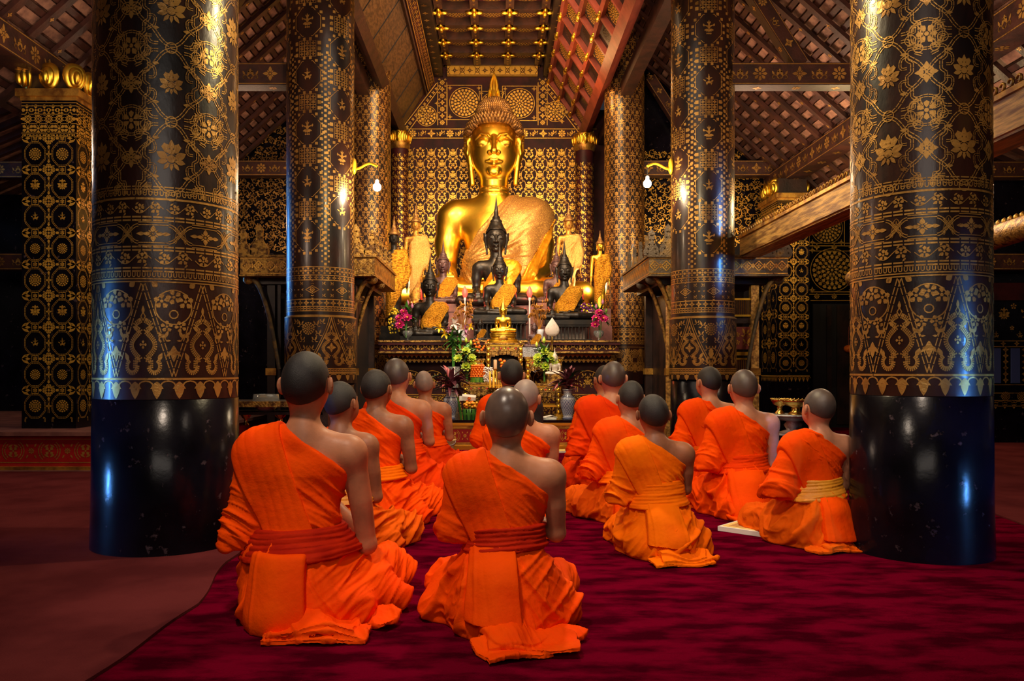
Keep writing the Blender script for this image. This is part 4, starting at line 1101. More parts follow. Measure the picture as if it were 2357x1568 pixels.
# struts and purlins of the nave, dark red beams with star flowers outside the vault
g = G()
for s in (-1, 1):
    g.beam((s * 2.02, 8.0, 5.25), (s * 2.02, DW, 5.25), .18, .22, 'roof_timber')
    g.beam((s * 2.3, 1.0, 6.25), (s * 2.3, DW, 6.25), .2, .3, 'roof_timber')
    for y in (8.95, 13.0):
        g.beam((s * 2.25, y, 5.35), (s * 1.2, y, 6.7), .16, .20, 'roof_timber', up=(0, 1, 0))
P = Pt()
struct('trim_3', g)
g = G(); g.box((0, 6.2, 7.5), (5.2, 19, .1), 'dark_wood')
for s in (-1, 1): g.box((s * 2.6, 6.2, 6.9), (.1, 19, 1.3), 'dark_wood')
struct('ceiling_upper', g)

# ------------------------------------------------------------------ aisle roofs: rafters, battens, tiles
def aisle_roof(side):
    g = G(); xi, zi, xo, zo = 2.0, 6.15, 4.9, 3.55
    U = np.array((xo - xi, 0, zo - zi)); L = np.linalg.norm(U); U /= L; U[0] *= side; N = np.array((U[2] * side, 0, -abs(U[0]) * 1.0)); N = np.array((-abs(U[2]) * side * -1, 0, -abs(U[0])))
    N = np.array((-side * abs(U[2]), 0, -abs(U[0]))); N /= np.linalg.norm(N)
    o = np.array((side * xi, 0, zi)); Vv = np.array((0, 1.0, 0)); R = np.stack([U, Vv, np.cross(U, Vv)], 1)
    y0, y1 = 1.0, 15.6
    g.box(o + U * L / 2 + Vv * (y0 + y1) / 2 - N * .13, (L, y1 - y0, .02), 'roof_tile', R)
    nb = 20
    for k in range(nb + 1):
        u = L * k / nb
        g.box(o + U * u + Vv * (y0 + y1) / 2 - N * .05, (.06, y1 - y0, .03), 'roof_timber', R)
        if k < nb:                                             # stepped tile rows
            g.box(o + U * (u + L / nb * .5) + Vv * (y0 + y1) / 2 - N * .075, (L / nb * .50, y1 - y0, .02), 'roof_tile', R)
    y = y0; j = 0; P = Pt()
    while y < y1:
        g.box(o + U * L / 2 + Vv * y - N * .005, (L, .085, .045), 'roof_timber', R)
        for q in range(8): P.put(FL6 if q % 2 else QUA, .2 + q * .45 + .2 * (j % 2), y, .028)
        y += .42; j += 1
    g.pat(P, lambda p: o + p[:, :1] * U + p[:, 1:] * Vv + N * .022, 'stencil')
    return g
struct('ceiling_aisle_left', aisle_roof(-1)); struct('ceiling_aisle_right', aisle_roof(1))
# outer, lower roofs
g = G()
for s in (-1, 1):
    U = np.array((s * .92, 0, -.39)); R = np.stack([U, (0, 1, 0), np.cross(U, (0, 1, 0))], 1)
    g.box(np.array((s * 6.0, 6.5, 3.75)), (3.2, 19, .04), 'roof_tile', R)
    for k in range(60): g.box(np.array((s * 6.0, -2 + k * .3, 3.70)), (3.2, .07, .08), 'roof_timber', R)
struct('ceiling_outer', g)

def decorated_beam(a, b, w, h, name, period=.42, m='roof_timber', pm='stencil', faces=('front', 'under')):
    a = np.array(a, float); b = np.array(b, float); d = b - a; L = np.linalg.norm(d); d /= L
    g = G(); up = np.array((0, 0, 1.0)); s = np.cross(d, up); s /= np.linalg.norm(s); u = np.cross(s, d); g.beam(a, b, w, h, m)
    for sg in (-1, 1):
        P = Pt(); n = max(1, int(L / period)); per = L / n
        for k in range(n):
            P.put(FL8 if k % 2 else QUA, (k + .5) * per, 0, h * .33)
            P.put(KAN, (k + 1) * per - h * .2, -h * .3, h * .5); P.put(KANL, (k + 1) * per + h * .2, -h * .3, h * .5); P.put(FL4, (k + 1) * per, h * .1, h * .12)
        P.line(0, L, h * .44, h * .04); P.line(0, L, -h * .44, h * .04)
        g.pat(P, lambda p, sg=sg: a + p[:, :1] * d + p[:, 1:] * u + s * sg * (w / 2 + .003), pm)
    P = Pt(); n = max(1, int(L / period))
    for k in range(n): P.put(QUA if k % 2 else FL6, (k + .5) * L / n, 0, w * .25)
    g.pat(P, lambda p: a + p[:, :1] * d + p[:, 1:] * s - u * (h / 2 + .003), pm)
    struct(name, g)
n_ = 4
for s in (-1, 1):
    for y in (4.6, 8.95, 13.1):
        decorated_beam((s * 2.2, y, 4.10), (s * 4.75, y, 4.10), .20, .24, 'trim_%d' % n_); n_ += 1
        decorated_beam((s * 3.30, y, 4.22), (s * 2.45, y, 5.55), .14, .16, 'trim_%d' % n_, m='roof_timber'); n_ += 1
    decorated_beam((s * 4.45, 1.0, 3.88), (s * 4.45, 15.0, 3.88), .26, .26, 'trim_%d' % n_, .5); n_ += 1
    for z, x1_ in ((3.95, 7.2), (3.38, 7.2), (2.25, 7.2)):
        decorated_beam((s * 4.5, 10.2, z), (s * x1_, 10.2, z + (.0)), .16, .20, 'trim_%d' % n_); n_ += 1
    decorated_beam((s * 4.6, 6.0, 3.9), (s * 6.6, 9.5, 2.7), .16, .20, 'trim_%d' % n_, m='roof_timber'); n_ += 1

# ------------------------------------------------------------------ end walls of the aisles
g = G(); D = 13.3
g.box((4.3, D + .1, 3.0), (4.4, .2, 6.0), 'black_lacquer')
P = Pt(); fn = flat((0, D, 0), (1, 0, 0), (0, 0, 1), n=(0, -1, 0))
for px, py, r_ in ((1903, 525, .24), (1915, 622, .33), (1905, 440, .16)):
    px2 = VX + (px - VX); cx, cz = xof(px, D), zof(py, D); P.put(MAN, cx, cz, r_); P.ring(r_ * 1.05, .01, cx, cz, 40); h = r_ * 1.18
    P.stroke([(cx - h, cz - h), (cx + h, cz - h), (cx + h, cz + h), (cx - h, cz + h)], .012, True)
    for s in (-1, 1):
        for u in (-1, 1): P.put(DIA, cx + s * h * .82, cz + u * h * .82, .05)
for z in (zof(560, D), zof(578, D), zof(672, D), zof(692, D)): P.line(xof(1866, D), 5.9, z, .012)
for j in range(6): P.put(FL8, xof(1880, D) + j * .28, zof(682, D), .05); P.put(QUA, xof(1880, D) + j * .28, zof(569, D), .05)
# scroll work under the roof
rs = np.random.RandomState(4)
for i in range(16):
    for j in range(9):
        x = 2.35 + i * .155; z = 3.0 + j * .17
        if z > 6.0 - (x - 2.2) * .9: continue
        P.put(SWIRL, x + rs.uniform(-.02, .02), z + rs.uniform(-.02, .02), .125, a=rs.uniform(0, 6)); P.put(FL4, x + .07, z + .06, .028)
g.pat(P, fn, 'stencil_bright')
g.box((5.35, D - 2.5, 2.0), (1.3, .12, 4.0), 'black_lacquer') if False else None
struct('wall_aisle_right', g)
g = G(); g.box((-4.8, 13.4, 3.0), (5.2, .2, 6.0), 'black_lacquer'); P = Pt()
for i in range(18):
    for j in range(12):
        x = -4.7 + i * .145; z = 2.9 + j * .17
        if z > 6.0 - (-x - 2.2) * .9: continue
        P.put(SWIRL, x + rs.uniform(-.02, .02), z + rs.uniform(-.02, .02), .125, a=rs.uniform(0, 6)); P.put(FL4, x + .07, z + .06, .028)
g.pat(P, fn, 'stencil'); struct('wall_aisle_left', g)
g = G(); g.box((-6.0, 11.3, 1.6), (2.8, .2, 3.4), 'black_lacquer')
struct('wall_far_left', g)
# door in the dark wall of the right aisle
g = G(); D = 13.2; x0, x1 = xof(1870, D), xof(1962, D) + .2
g.box(((x0 + x1) / 2, D, zof(700, D) / 2), (x1 - x0, .06, zof(700, D)), 'black_void'); g.box((xof(1905, D), D - .04, 1.0), (.07, .05, 1.9), 'dark_wood'); g.box((xof(1945, D), D - .04, 1.0), (.30, .05, 1.9), 'dark_wood')
struct('door_1', g)
# mural wall at the far right
D = 10.4; g = G(); g.box((6.4, D + .1, 2.0), (2.2, .2, 4.0), 'black_lacquer'); fn = flat((0, D, 0), (1, 0, 0), (0, 0, 1), n=(0, -1, 0)); P = Pt()
xl = xof(2278, D)
for k in range(6):
    x = xl + .18 + k * .30
    P.put(DEI if k % 2 else LOT, x, zof(725, D), .13 if k % 2 else .10); P.put(RID, x - .1, zof(772, D), .07); P.put(FL5, x + .12, zof(705, D), .04); P.put(FL5, x + .1, zof(755, D), .03)
for z in (zof(785, D), zof(798, D), zof(886, D), zof(905, D), zof(935, D)): P.line(xl - .1, 7.4, z, .010)
for k in range(10): P.put(QUA, xl + k * .17, zof(791, D), .035); P.put(MAN3, xl + k * .2, zof(912, D), .06)
for k in range(7):
    x = xl + .20 + k * .24
    for j in range(6): P.put(QUA, x, zof(805 + j * 14, D), .045, sx=.8)
pendants(P, xl - .1, 7.4, zof(925, D), .09, .12)
g.pat(P, fn, 'stencil')
for k in range(7): g.box((xl + .08 + k * .24, D - .006, zof(842, D)), (.11, .012, .44), 'blue_cloth')
g.box((6.4, D - .02, zof(672, D)), (2.2, .05, .22), 'lacquer_wall')
struct('wall_mural', g)
for i, (x, y, w, h, ax) in enumerate(((-7.28, 2.9, .8, 2.3, 0), (7.28, -.1, .8, 2.2, 0))):
    g = G()
    for s in (-1, 1): g.box((x, y + s * (w / 2 + .05), h / 2), (.1, .1, h), 'red_lacquer')
    g.box((x, y, h + .05), (.1, w + .2, .1), 'red_lacquer'); struct('door_%d' % (i + 2), g)
# ------------------------------------------------------------------ the kneeling worshippers
def crease(C, freq, seed, w=.32):
    """irregular long raised folds; C = coordinates already stretched along the fold"""
    n = wob(C, freq, seed); m = wob(C, freq * 2.0, seed + 17); q = wob(C, freq * 4.1, seed + 29)
    return np.exp(-(n / w) ** 2) - .40 + .50 * (np.exp(-(m / w) ** 2) - .40) + .20 * (np.exp(-(q / w) ** 2) - .40)
def hand(P, w, d, side, r=0.0095, h=1.0):
    """open praying hand: wrist point w, fingers towards d (unit), palm normal along x; returns field"""
    w = np.array(w, float); d = np.array(d, float); d /= np.linalg.norm(d)
    f = np.array((0, -d[2], d[1]))                       # across the palm
    D = rbox(P, w + d * .045, (.012, .026, .045), .011, np.array([[1, 0, 0], [0, f[1], d[1]], [0, f[2], d[2]]]))
    for k, (ln, off, bend) in enumerate(((.070, -.029, .00), (.080, -.010, .004), (.074, .010, .004), (.058, .028, .0))):
        b = w + d * .080 + f * off; m = b + d * ln * .5 + np.array((side * .002, 0, 0)) + f * off * .1; t = b + d * ln + np.array((-side * .003, 0, 0)) + f * off * .12
        D = smin(D, chain(P, [b, m, t], [r, r * .95, r * .78]), .008)
    b = w + d * .025 + f * -.026; m = b + f * -.022 + d * .022; t = m + d * .034 + f * -.004
    return smin(D, chain(P, [b, m, t], [r * 1.25, r * 1.1, r * .85]), .010)

def make_person(label, px, ytop, D, h=0.008, yaw=0.0, lean=(0, 0), head=(0, 0, 0), relb=(.195, .045, .33), lelb=(-.205, .03, .34),
                robe='robe_orange', under='robe_orange', sash='robe_orange', sash_z=(.255, .335), skin='skin', hair='hair_black', nap=0.0,
                knees=(.17, .17), flare=(), panel=(-.14, .04, .05), strip=True, slabs=(), seed=0, hw=1.0, black=False, width=1.0, sleeve=1.0, fold=1.0, neckz=0.0, ears=1.0):
    s = (EYE - (ytop - VY) * D / F_PX) / (.90 + neckz)
    px0 = px
    kx, ky = lean
    def post(V):
        t = np.maximum(V[:, 2] - .18, 0)
        V = V.copy(); V[:, 0] += kx * t; V[:, 1] += ky * t; return V
    hr = rotm(*head); piv = (0, .02, .70)
    hv = max(h / s, .0045)
    def hframe(F): return F.frame(hr, piv)
    nz = neckz
    # ---- body, one skin
    F = Fd((-.33, -.30, -.01), (.33, .60, .93 + nz), hv)
    P = (F.x, F.y, F.z); H = hframe(F); H = (H[0], H[1], H[2] - nz)
    wd = width
    def torso(P, o=0.0):
        d = chain(P, [(0, .0, .15), (0, .01, .32), (0, .03, .47)], [.150 * wd + o, .108 * wd + o, .138 * wd + o], .04, 1.42)
        d = smin(d, cap(P, (-.125 * wd, .02, .555), (.125 * wd, .02, .555), .058 + o, .058 + o, 1.1), .07)
        d = smin(d, cap(P, (-.02, .012, .62 + nz * .3), (-.135 * wd, .015, .585), .045 + o, .042 + o), .05)
        return smin(d, cap(P, (.02, .012, .62 + nz * .3), (.135 * wd, .015, .585), .045 + o, .042 + o), .05)
    B = torso(P)
    B = smin(B, cap(P, (0, .005, .60), (0, .038, .74 + nz), .055, .047), .04)
    hd = ell(H, (0, .033, .798), (.078 * hw, .096, .102))
    hd = smin(hd, ell(H, (0, .080, .745), (.054, .062, .060)), .05)
    hd = smin(hd, cap(H, (0, .132, .795), (0, .150, .762), .008, .014), .015)                      # nose
    hd = smin(hd, cap(H, (-.035, .120, .812), (.035, .120, .812), .010, .010), .012)               # brow
    hd = smin(hd, cap(H, (-.018, .134, .733), (.018, .134, .733), .008, .008), .010)               # lips
    hd = smax(hd, -ell(H, (-.031, .138, .797), (.014, .012, .009)), .01); hd = smax(hd, -ell(H, (.031, .138, .797), (.014, .012, .009)), .01)
    hd = smin(hd, np.minimum(ell(H, (-.031, .122, .797), (.012, .011, .010)), ell(H, (.031, .122, .797), (.012, .011, .010))), .003)
    for q in (-1, 1):                                                                              # ears
        R = rotm(0.12, 0, q * .60)
        e = ell(H, (q * (.080 * hw + .008 * ears), .038, .782), (.0090, .0200 * ears, .033), R)
        e = smax(e, -ell(H, (q * (.086 * hw + .016), .052, .786), (.007, .012, .019), R), .006)
        hd = smin(hd, e, .006)
    B = smin(B, hd, .035)
    wr, wl = (.030, .235, .395), (-.030, .235, .395)
    for q, el, w in ((1, relb, wr), (-1, lelb, wl)):
        sh = (q * .172 * wd, .012, .565)
        B = smin(B, ell(P, sh, (.050, .052, .058)), .04)
        a = chain(P, [sh, ((sh[0] + el[0]) / 2 + q * .004, (sh[1] + el[1]) / 2 - .006, (sh[2] + el[2]) / 2), el], [.046, .041, .033])
        B = smin(B, a, .028)
        B = smin(B, chain(P, [el, ((el[0] * .6 + w[0] * .4), el[1] * .6 + w[1] * .4, el[2] * .6 + w[2] * .4), w], [.033, .034, .022], .02), .018)
        B = smin(B, hand(P, (q * .014, .245, .405), (0, .35, .94), q), .012)
    for q, kn in ((1, knees[1]), (-1, knees[0])):
        B = smin(B, chain(P, [(q * .085, .04, .15), (q * kn, .40, .095)], [.082, .056]), .05)
        B = smin(B, chain(P, [(q * kn, .41, .060), (q * .085, -.02, .045)], [.048, .034]), .03)
        B = smin(B, chain(P, [(q * .085, -.03, .045), (q * .07, -.13, .022)], [.032, .018]), .02)
    g = sdf_g(F, B, skin, None, s, post)
    root = g.build('person')
    X = (px0 - VX) * D / F_PX
    root.location = (X, D, 0); root.rotation_euler = (0, 0, yaw)
    tag(root, label, 'person', 'worshippers kneeling on the carpet')
    # ---- cropped hair
    F = Fd((-.16, -.16, .62), (.16, .24, .94 + nz), max(h / s * .8, .004)); H = hframe(F); H = (H[0], H[1], H[2] - nz)
    C = ell(H, (0, .033, .799), (.0785 * hw, .0965, .1025)) - .0035
    pl = (.728 - nap + (H[1] + .05) * .62) - H[2]
    pl = np.maximum(pl, -(ell(H, (0, .150, .765), (.085, .075, .090))))
    for q in (-1, 1): pl = np.maximum(pl, -(ell(H, (q * .083, .042, .775), (.030, .026, .038))))
    Cc = smax(C, pl * .8, .004)
    sdf_g(F, Cc, hair, None, s, post).build('hair', root)
    # ---- upper robe
    def cut(P, dx=0.0): return (P[2] - (.662 + nz * .3 + (P[0] - (-.062 + dx)) * -.70)) * .82
    def fold_up(amp, fr, m0=0.25):
        def f(V, N):
            al = V[:, 0] * .84 - V[:, 2] * .54; ac = V[:, 0] * .54 + V[:, 2] * .84 + .6 * (V[:, 0] + .05) ** 2 + .25 * V[:, 1]
            c1 = crease(np.stack([al * .22, ac, V[:, 1] * .2], 1), fr, seed)
            m = np.clip(.30 + .45 * wob(V, 8, seed + 5) + 2.6 * np.clip(.50 - V[:, 2], 0, .2) + 1.6 * np.clip(V[:, 0] - .02, 0, .3), .08, 1.1)
            d = np.array(lelb) - np.array((-.165, .015, .56)); d /= np.linalg.norm(d)
            t = (V - np.array((-.165, .015, .56))) @ d
            c2 = crease(np.stack([V[:, 0] * .35 + V[:, 1] * .3, t - V[:, 1] * .5 - V[:, 0] * .4, V[:, 1] * .2], 1), fr * .8, seed + 9)
            k = np.clip((-V[:, 0] - .13) * 16, 0, 1); mk = np.clip((t - .08) * 7, .08, 1.0)
            return np.maximum(fold * amp * (c1 * m * (1 - k) + c2 * k * mk) + .0015 + .0012 * wob(V, 60, seed), -.0045)
        return f
    F = Fd((-.36, -.20, .20), (.27, .33, .72 + nz), hv); P = (F.x, F.y, F.z)
    U = torso(P, .015)
    sl = smin(cap(P, (-.165 * wd, .015, .560), lelb, .062, .066 * sleeve), cap(P, lelb, (-.055, .20, .375), .066 * sleeve, .050), .05)
    sl = smin(sl, cap(P, (-.13, .02, .50), (lelb[0] * .75, lelb[1], lelb[2]), .06, .05 * sleeve), .05)
    full = smin(U, sl, .05)
    U = smax(full, cut(P), .012)
    U = smax(U, (sash_z[0] + .015) - P[2], .01)
    if not black:
        sdf_g(F, U, robe, fold_up(.0135, 62), s, post).build('robe', root); robe_o = [c for c in root.children if c.name.startswith('robe')][0]
    else:
        T = torso(P, .010); a = chain(P, [(.172 * wd, .012, .565), relb, (.05, .22, .385)], [.058, .048, .034]); T = smin(T, a, .03)
        T = smin(T, cap(P, (0, .0, .60), (0, .02, .685), .066, .062), .02)
        sdf_g(F, T, 'black_cloth', fold_up(.006, 45), s, post).build('jacket', root)
        U2 = smax(full - .006, (P[0] + .055) + (P[2] - .60) * .4, .01)
        sdf_g(F, smax(U2, (sash_z[0] + .015) - P[2], .01), robe, fold_up(.008, 50), s, post).build('robe', root)
    if strip:
        S = full - .014
        S = smax(S, cut(P, -.006), .004)
        S = smax(S, (P[0] - (-.075 + (.66 - P[2]) * strip_k(strip))) * .93, .004)
        S = smax(S, (-.262 * wd + (.60 - P[2]) * .50 - P[0]) * .9, .004)
        S = smax(S, (sash_z[0] + .01) - P[2], .01)
        S = smax(S, P[1] - .09, .01)
        def fs(V, N): return .0022 * (ridge((V[:, 0] * .95 + V[:, 2] * .36) * 90 + wob(V, 8, seed + 2)) - .6) + .003 * wob(V, 14, seed + 4)
        sdf_g(F, S, robe, fs, s, post).build('shoulder_fold', robe_o)
    # ---- skirt over the folded legs
    lo = [-.36, -.34, -.004]; hi = [.36, .56, .38]
    for (a, b, r1, r2) in flare:
        for i in range(3):
            lo[i] = min(lo[i], a[i] - r1 - .02, b[i] - r2 - .02); hi[i] = max(hi[i], a[i] + r1 + .02, b[i] + r2 + .02)
    lo[2] = -.004
    F = Fd(lo, hi, hv * 1.1); P = (F.x, F.y, F.z)
    def legs(P):
        d = ell(P, (0, -.01, .165), (.178 * wd, .150, .150))
        d = smin(d, chain(P, [(0, .0, .2), (0, .01, .34)], [.165, .122], .05, 1.35), .06)
        for q, kn in ((1, knees[1]), (-1, knees[0])):
            d = smin(d, cap(P, (q * .085, .04, .15), (q * kn, .40, .085), .105, .075), .10)
            d = smin(d, cap(P, (q * kn, .38, .045), (q * .11, -.06, .04), .070, .070), .12)
            d = smin(d, cap(P, (q * .085, -.05, .04), (q * .06, -.17, .025), .06, .045), .10)
        d = smin(d, cap(P, (0, .30, .05), (0, .0, .07), .09, .12), .12)
        for (a, b, r1, r2) in flare: d = smin(d, cap(P, a, b, r1, r2), .12)
        return d
    L0 = legs(P)
    L = np.maximum(L0, -P[2]); L = smax(L, P[2] - (sash_z[1] - .02), .01)
    def fold_low(V, N):
        X = V[:, 0] + .06; a = np.arctan2(X, .42 - V[:, 2]); r = np.sqrt(X ** 2 + (V[:, 2] - .42) ** 2 + .35 * V[:, 1] ** 2)
        c1 = crease(np.stack([a * .34, r * .22, V[:, 1] * .3], 1), 42, seed + 11)
        X2 = V[:, 0] + .20; r2 = np.sqrt(X2 ** 2 + (V[:, 2] - .40) ** 2 + .5 * (V[:, 1] - .1) ** 2); a2 = np.arctan2(V[:, 2] - .4, X2)
        c2 = crease(np.stack([r2, a2 * .07, V[:, 1] * .12], 1), 56, seed + 13)
        k = np.clip(.45 + .6 * wob(V, 6, seed + 15) + 3.5 * V[:, 0], 0, 1)
        dn = np.clip(V[:, 2] / .02, 0, 1) * np.clip((.36 - V[:, 2]) * 12, .3, 1)
        return fold * dn * (.0175 * (c1 * (1 - k) + c2 * k) + .0015 * wob(V, 50, seed + 2))
    sdf_g(F, L, under, fold_low, s, post).build('robe_skirt', root)
    # ---- sash
    F = Fd((-.26, -.20, .18), (.26, .24, .46), hv * .85); P = (F.x, F.y, F.z)
    T = smin(chain(P, [(0, .0, .15), (0, .01, .32), (0, .03, .47)], [.150 * wd, .108 * wd, .138 * wd], .04, 1.42), legs(P) + .012, .05) - .024
    tilt = P[0] * .06
    S = smax(T, (sash_z[0] - P[2] + tilt) , .010); S = smax(S, P[2] - sash_z[1] - tilt, .010)
    S = smax(S, -(T + .02), .004)
    def fsash(V, N):
        ph = (V[:, 2] - V[:, 0] * .08) * 2 * PI / .034 + 1.1 * wob(V, 9, seed + 21)
        return .0030 * (ridge(ph, 1.4) - .5) * (1 + .8 * wob(V, 8, seed)) + .0050 * crease(np.stack([V[:, 0] * .10, V[:, 1] * .10, V[:, 2] - V[:, 0] * .12], 1), 95, seed + 3) + .001 * wob(V, 30, seed)
    sdf_g(F, S, sash, fsash, s, post).build('sash', root)
    # ---- cloth panel hanging from the sash at the back
    if panel:
        x0, x1, z0 = panel
        F = Fd((x0 - .05, -.36, max(z0 - .03, -.004)), (x1 + .05, .06, .38), hv * .9); P = (F.x, F.y, F.z)
        T = legs(P)
        fl = (.34 - P[2]) * .10
        base = smin(T, cap(P, (0, -.10, .17), (0, -.13, .05), .10, .11), .05) - .013
        S = smax(base, x0 - fl * .8 - P[0], .006); S = smax(S, P[0] - x1 - fl, .006)
        S = smax(S, z0 + (P[0] - x0) * -.05 - P[2], .005); S = smax(S, P[2] - sash_z[0] - .03, .01); S = smax(S, P[1] + .01, .01)
        S = np.maximum(S, .002 - P[2])
        def fp(V, N): return .0035 * wob(V, 11, seed + 31) + .003 * (ridge((V[:, 0] + .1 * V[:, 2]) * 60 + wob(V, 6, seed + 8)) - .6) * np.clip(.3 + wob(V, 7, seed + 3), 0, 1) + .0035 * np.exp(-((V[:, 0] - x0 - .018) / .006) ** 2) + .001 * wob(V, 60, seed)
        sdf_g(F, S, robe, fp, s, post).build('hanging_panel', root)
    # ---- cloth pooled on the floor behind the feet
    if slabs:
        xs = [c[0] for c in slabs]; ys = [c[1] for c in slabs]; m = max(max(c[2], c[3]) for c in slabs) * 1.45
        F = Fd((min(xs) - m, min(ys) - m, -.004), (max(xs) + m, max(ys) + m + .12, .20), hv * .8); P = (F.x, F.y, F.z)
        S = None
        for i, (cx, cy, hx, hy, rz, z0) in enumerate(slabs):
            c, sn = math.cos(rz), math.sin(rz); X = P[0] - cx; Y = P[1] - cy
            u = X * c + Y * sn; v = -X * sn + Y * c
            W1 = .010 * np.sin(P[0] * 23 + P[1] * 9 + seed) + .008 * np.sin(P[1] * 37 - P[0] * 13 + seed * 2)
            zz = z0 * .62 + .004 + W1 * min(1, z0 / .03) + .22 * np.clip(v - hy * .2, 0, 1)
            q = np.maximum(np.maximum(np.abs(u) - hx - .007 * np.sin(v * 30 + i * 3), np.abs(v) - hy - .007 * np.sin(u * 26 + seed + i)), np.abs(P[2] - zz) - .0085)
            S = q if S is None else smin(S, q, .004)
        S = smin(S, cap(P, (0, -.06, .05), (xs[0] * .7, ys[0] + .05, .035), .085, .05), .06)
        S = np.maximum(S, .0015 - P[2])
        def fh(V, N):
            ph = (V[:, 0] * .8 + V[:, 1] * .9) * 48 + 2.2 * wob(V, 8, seed + 41)
            return np.clip(V[:, 2] / .015, 0, 1) * (.0075 * crease(np.stack([V[:, 0] + V[:, 1] * .6, (V[:, 1] - V[:, 0] * .6) * .25, V[:, 2] * .3], 1), 42, seed + 41) + .002 * wob(V, 45, seed))
        sdf_g(F, S, under, fh, s, post).build('robe_hem', [c for c in root.children if c.name.startswith('robe_skirt')][0])
    return root

def strip_k(v): return .38 if v is True else v

